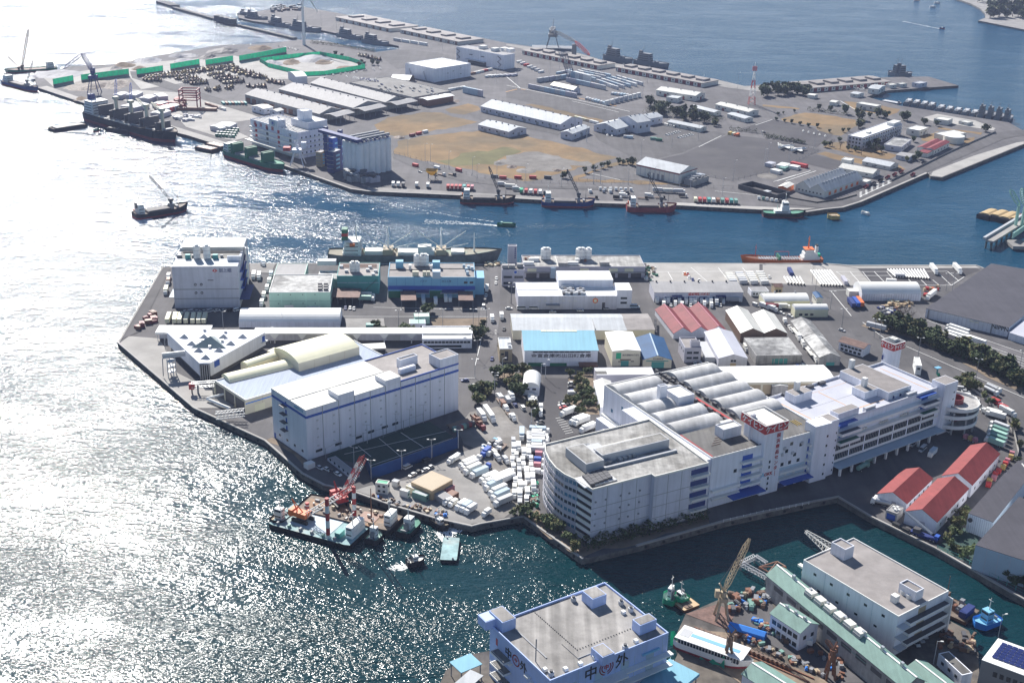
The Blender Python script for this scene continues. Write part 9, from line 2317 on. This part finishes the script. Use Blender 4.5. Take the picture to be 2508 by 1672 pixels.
for k in range(2):
    sheet('D6');e0,e1=at(470+30*k,1110-20*k),at(1500+40*k,1568-30*k);d=e1-e0;tag(obj('slipway_rail',cube('rust'),None,(e0.x,e0.y,Q+.2),math.atan2(d.y,d.x),(d.length,.5,.4)),kind='structure')
sheet('D6')
for k in range(20): 
    p=at(560+40*k,1130+17*k);o=root('keel_block',f'rusty keel block on the slipway rail, {ordw(k)} from the water','keel block',p,.4,'keel blocks on the slipway');box(o,'block','rust',-.6,.6,-1.2,1.2,0,1.4);box(o,'timber_cap','brown',-.5,.5,-1,1,1.4,1.8)
# painted lines
def lines(s,segs,w=.25,m='lineswhite',z=Q+.30):
    for i,(p,q) in enumerate(segs):
        sheet(s);a,b_=at(*p),at(*q);d=b_-a
        tag(obj('painted_line',cube(m),None,(a.x,a.y,z-.02),math.atan2(d.y,d.x),(d.length,w,.02)),kind='structure')
lines('C4',[((640,380),(1610,376)),((780,415),(1150,412)),((820,468),(1300,468)),((860,500),(1650,498)),((1650,498),(1760,425)),((640,380),(760,460)),((760,380),(850,480)),((870,380),(950,480)),((970,378),(1070,480)),((1080,378),(1170,480)),((1270,445),(1320,498)),((1380,450),(1430,498)),((1480,450),(1540,498)),((1530,390),(1640,495)),((1610,376),(1710,460)),((590,545),(770,765)),((590,545),(760,540)),((870,820),(1060,960))],.45)
lines('C4',[((1430,800+0),(2281,1090)),((1500,870),(2281,1140)),((1600,930),(2281,1160)),((1700,980),(2281,1185)),((1250,1030),(2281,1480)),((1760,1020),(2281,1205))],.4)
lines('C2',[((1540,890+12*k),(1556,888+12*k)) for k in range(4)],.5);lines('C2',[((0,770),(1480,772)),((480,690),(1470,712)),((1370,1200),(1440,900)),((1230,1310),(1370,1305))],.35)
lines('C3',[((1480,380),(1520,450)),((1680,340),(1830,470)),((1330,380),(2240,375)),((1920,345),(2010,460)),((2130,345),(2240,470))],.4);lines('B3',[((1140,440),(1340,340)),((2000,690),(1800,750)),((180,680),(430,735)),((1790,195),(1640,245)),((1280,835),(2000,905)),((0,30),(420,130))],.7);lines('B4',[((130,745),(430,655)),((210,745),(480,655)),((690,30),(830,110)),((640,40),(740,100)),((880,880),(1150,760))],.8);lines('A3',[((0,765),(900,955)),((900,955),(1100,1000)),((0,690),(120,790))],1.0,'lineswhite');lines('A3',[((0,825),(100,800)),((640,880),(980,950)),((130,800),(170,805))],1.4,'linesorange');lines('D2',[((930+12*k,520+19*k),(1000+12*k,505+19*k)) for k in range(8)],.3);lines('D4',[((1780,560+16*k),(1860,575+18*k)) for k in range(6)],.3)
lines('B4',[((870+50*(k//5),890-25*(k//5)-(k%5)*10),(890+50*(k//5),882-25*(k//5)-(k%5)*10)) for k in range(30)],.9)
lines('D1',[((1130,690),(1240,780)),((1310,620),(1500,780)),((1500,570),(1700,700)),((1010,760),(1900,560)),((1240,860),(1960,620))],.3)
# ---------------------------------------------------------------- air
hm=bpy.data.materials.new('haze')
hm.use_nodes=True
hm.node_tree.nodes.clear()
ho=hm.node_tree.nodes.new('ShaderNodeOutputMaterial')
hv=hm.node_tree.nodes.new('ShaderNodeVolumePrincipled')
hv.inputs['Color'].default_value=(.56,.66,1.0,1)
hv.inputs['Density'].default_value=0.00006
hv.inputs['Anisotropy'].default_value=0.25
hm.node_tree.links.new(hv.outputs[0],ho.inputs['Volume'])
v=[(x,y,z) for z in (-6,300) for y in (-1600,8100) for x in (-6100,6100)]
me=bpy.data.meshes.new('haze')
me.from_pydata(v,[],[(0,2,3,1),(4,5,7,6),(0,1,5,4),(2,6,7,3),(0,4,6,2),(1,3,7,5)])
me.materials.append(hm)
tag(obj('haze',me),'pale bluish haze in the air over the harbour','haze',kind='stuff')
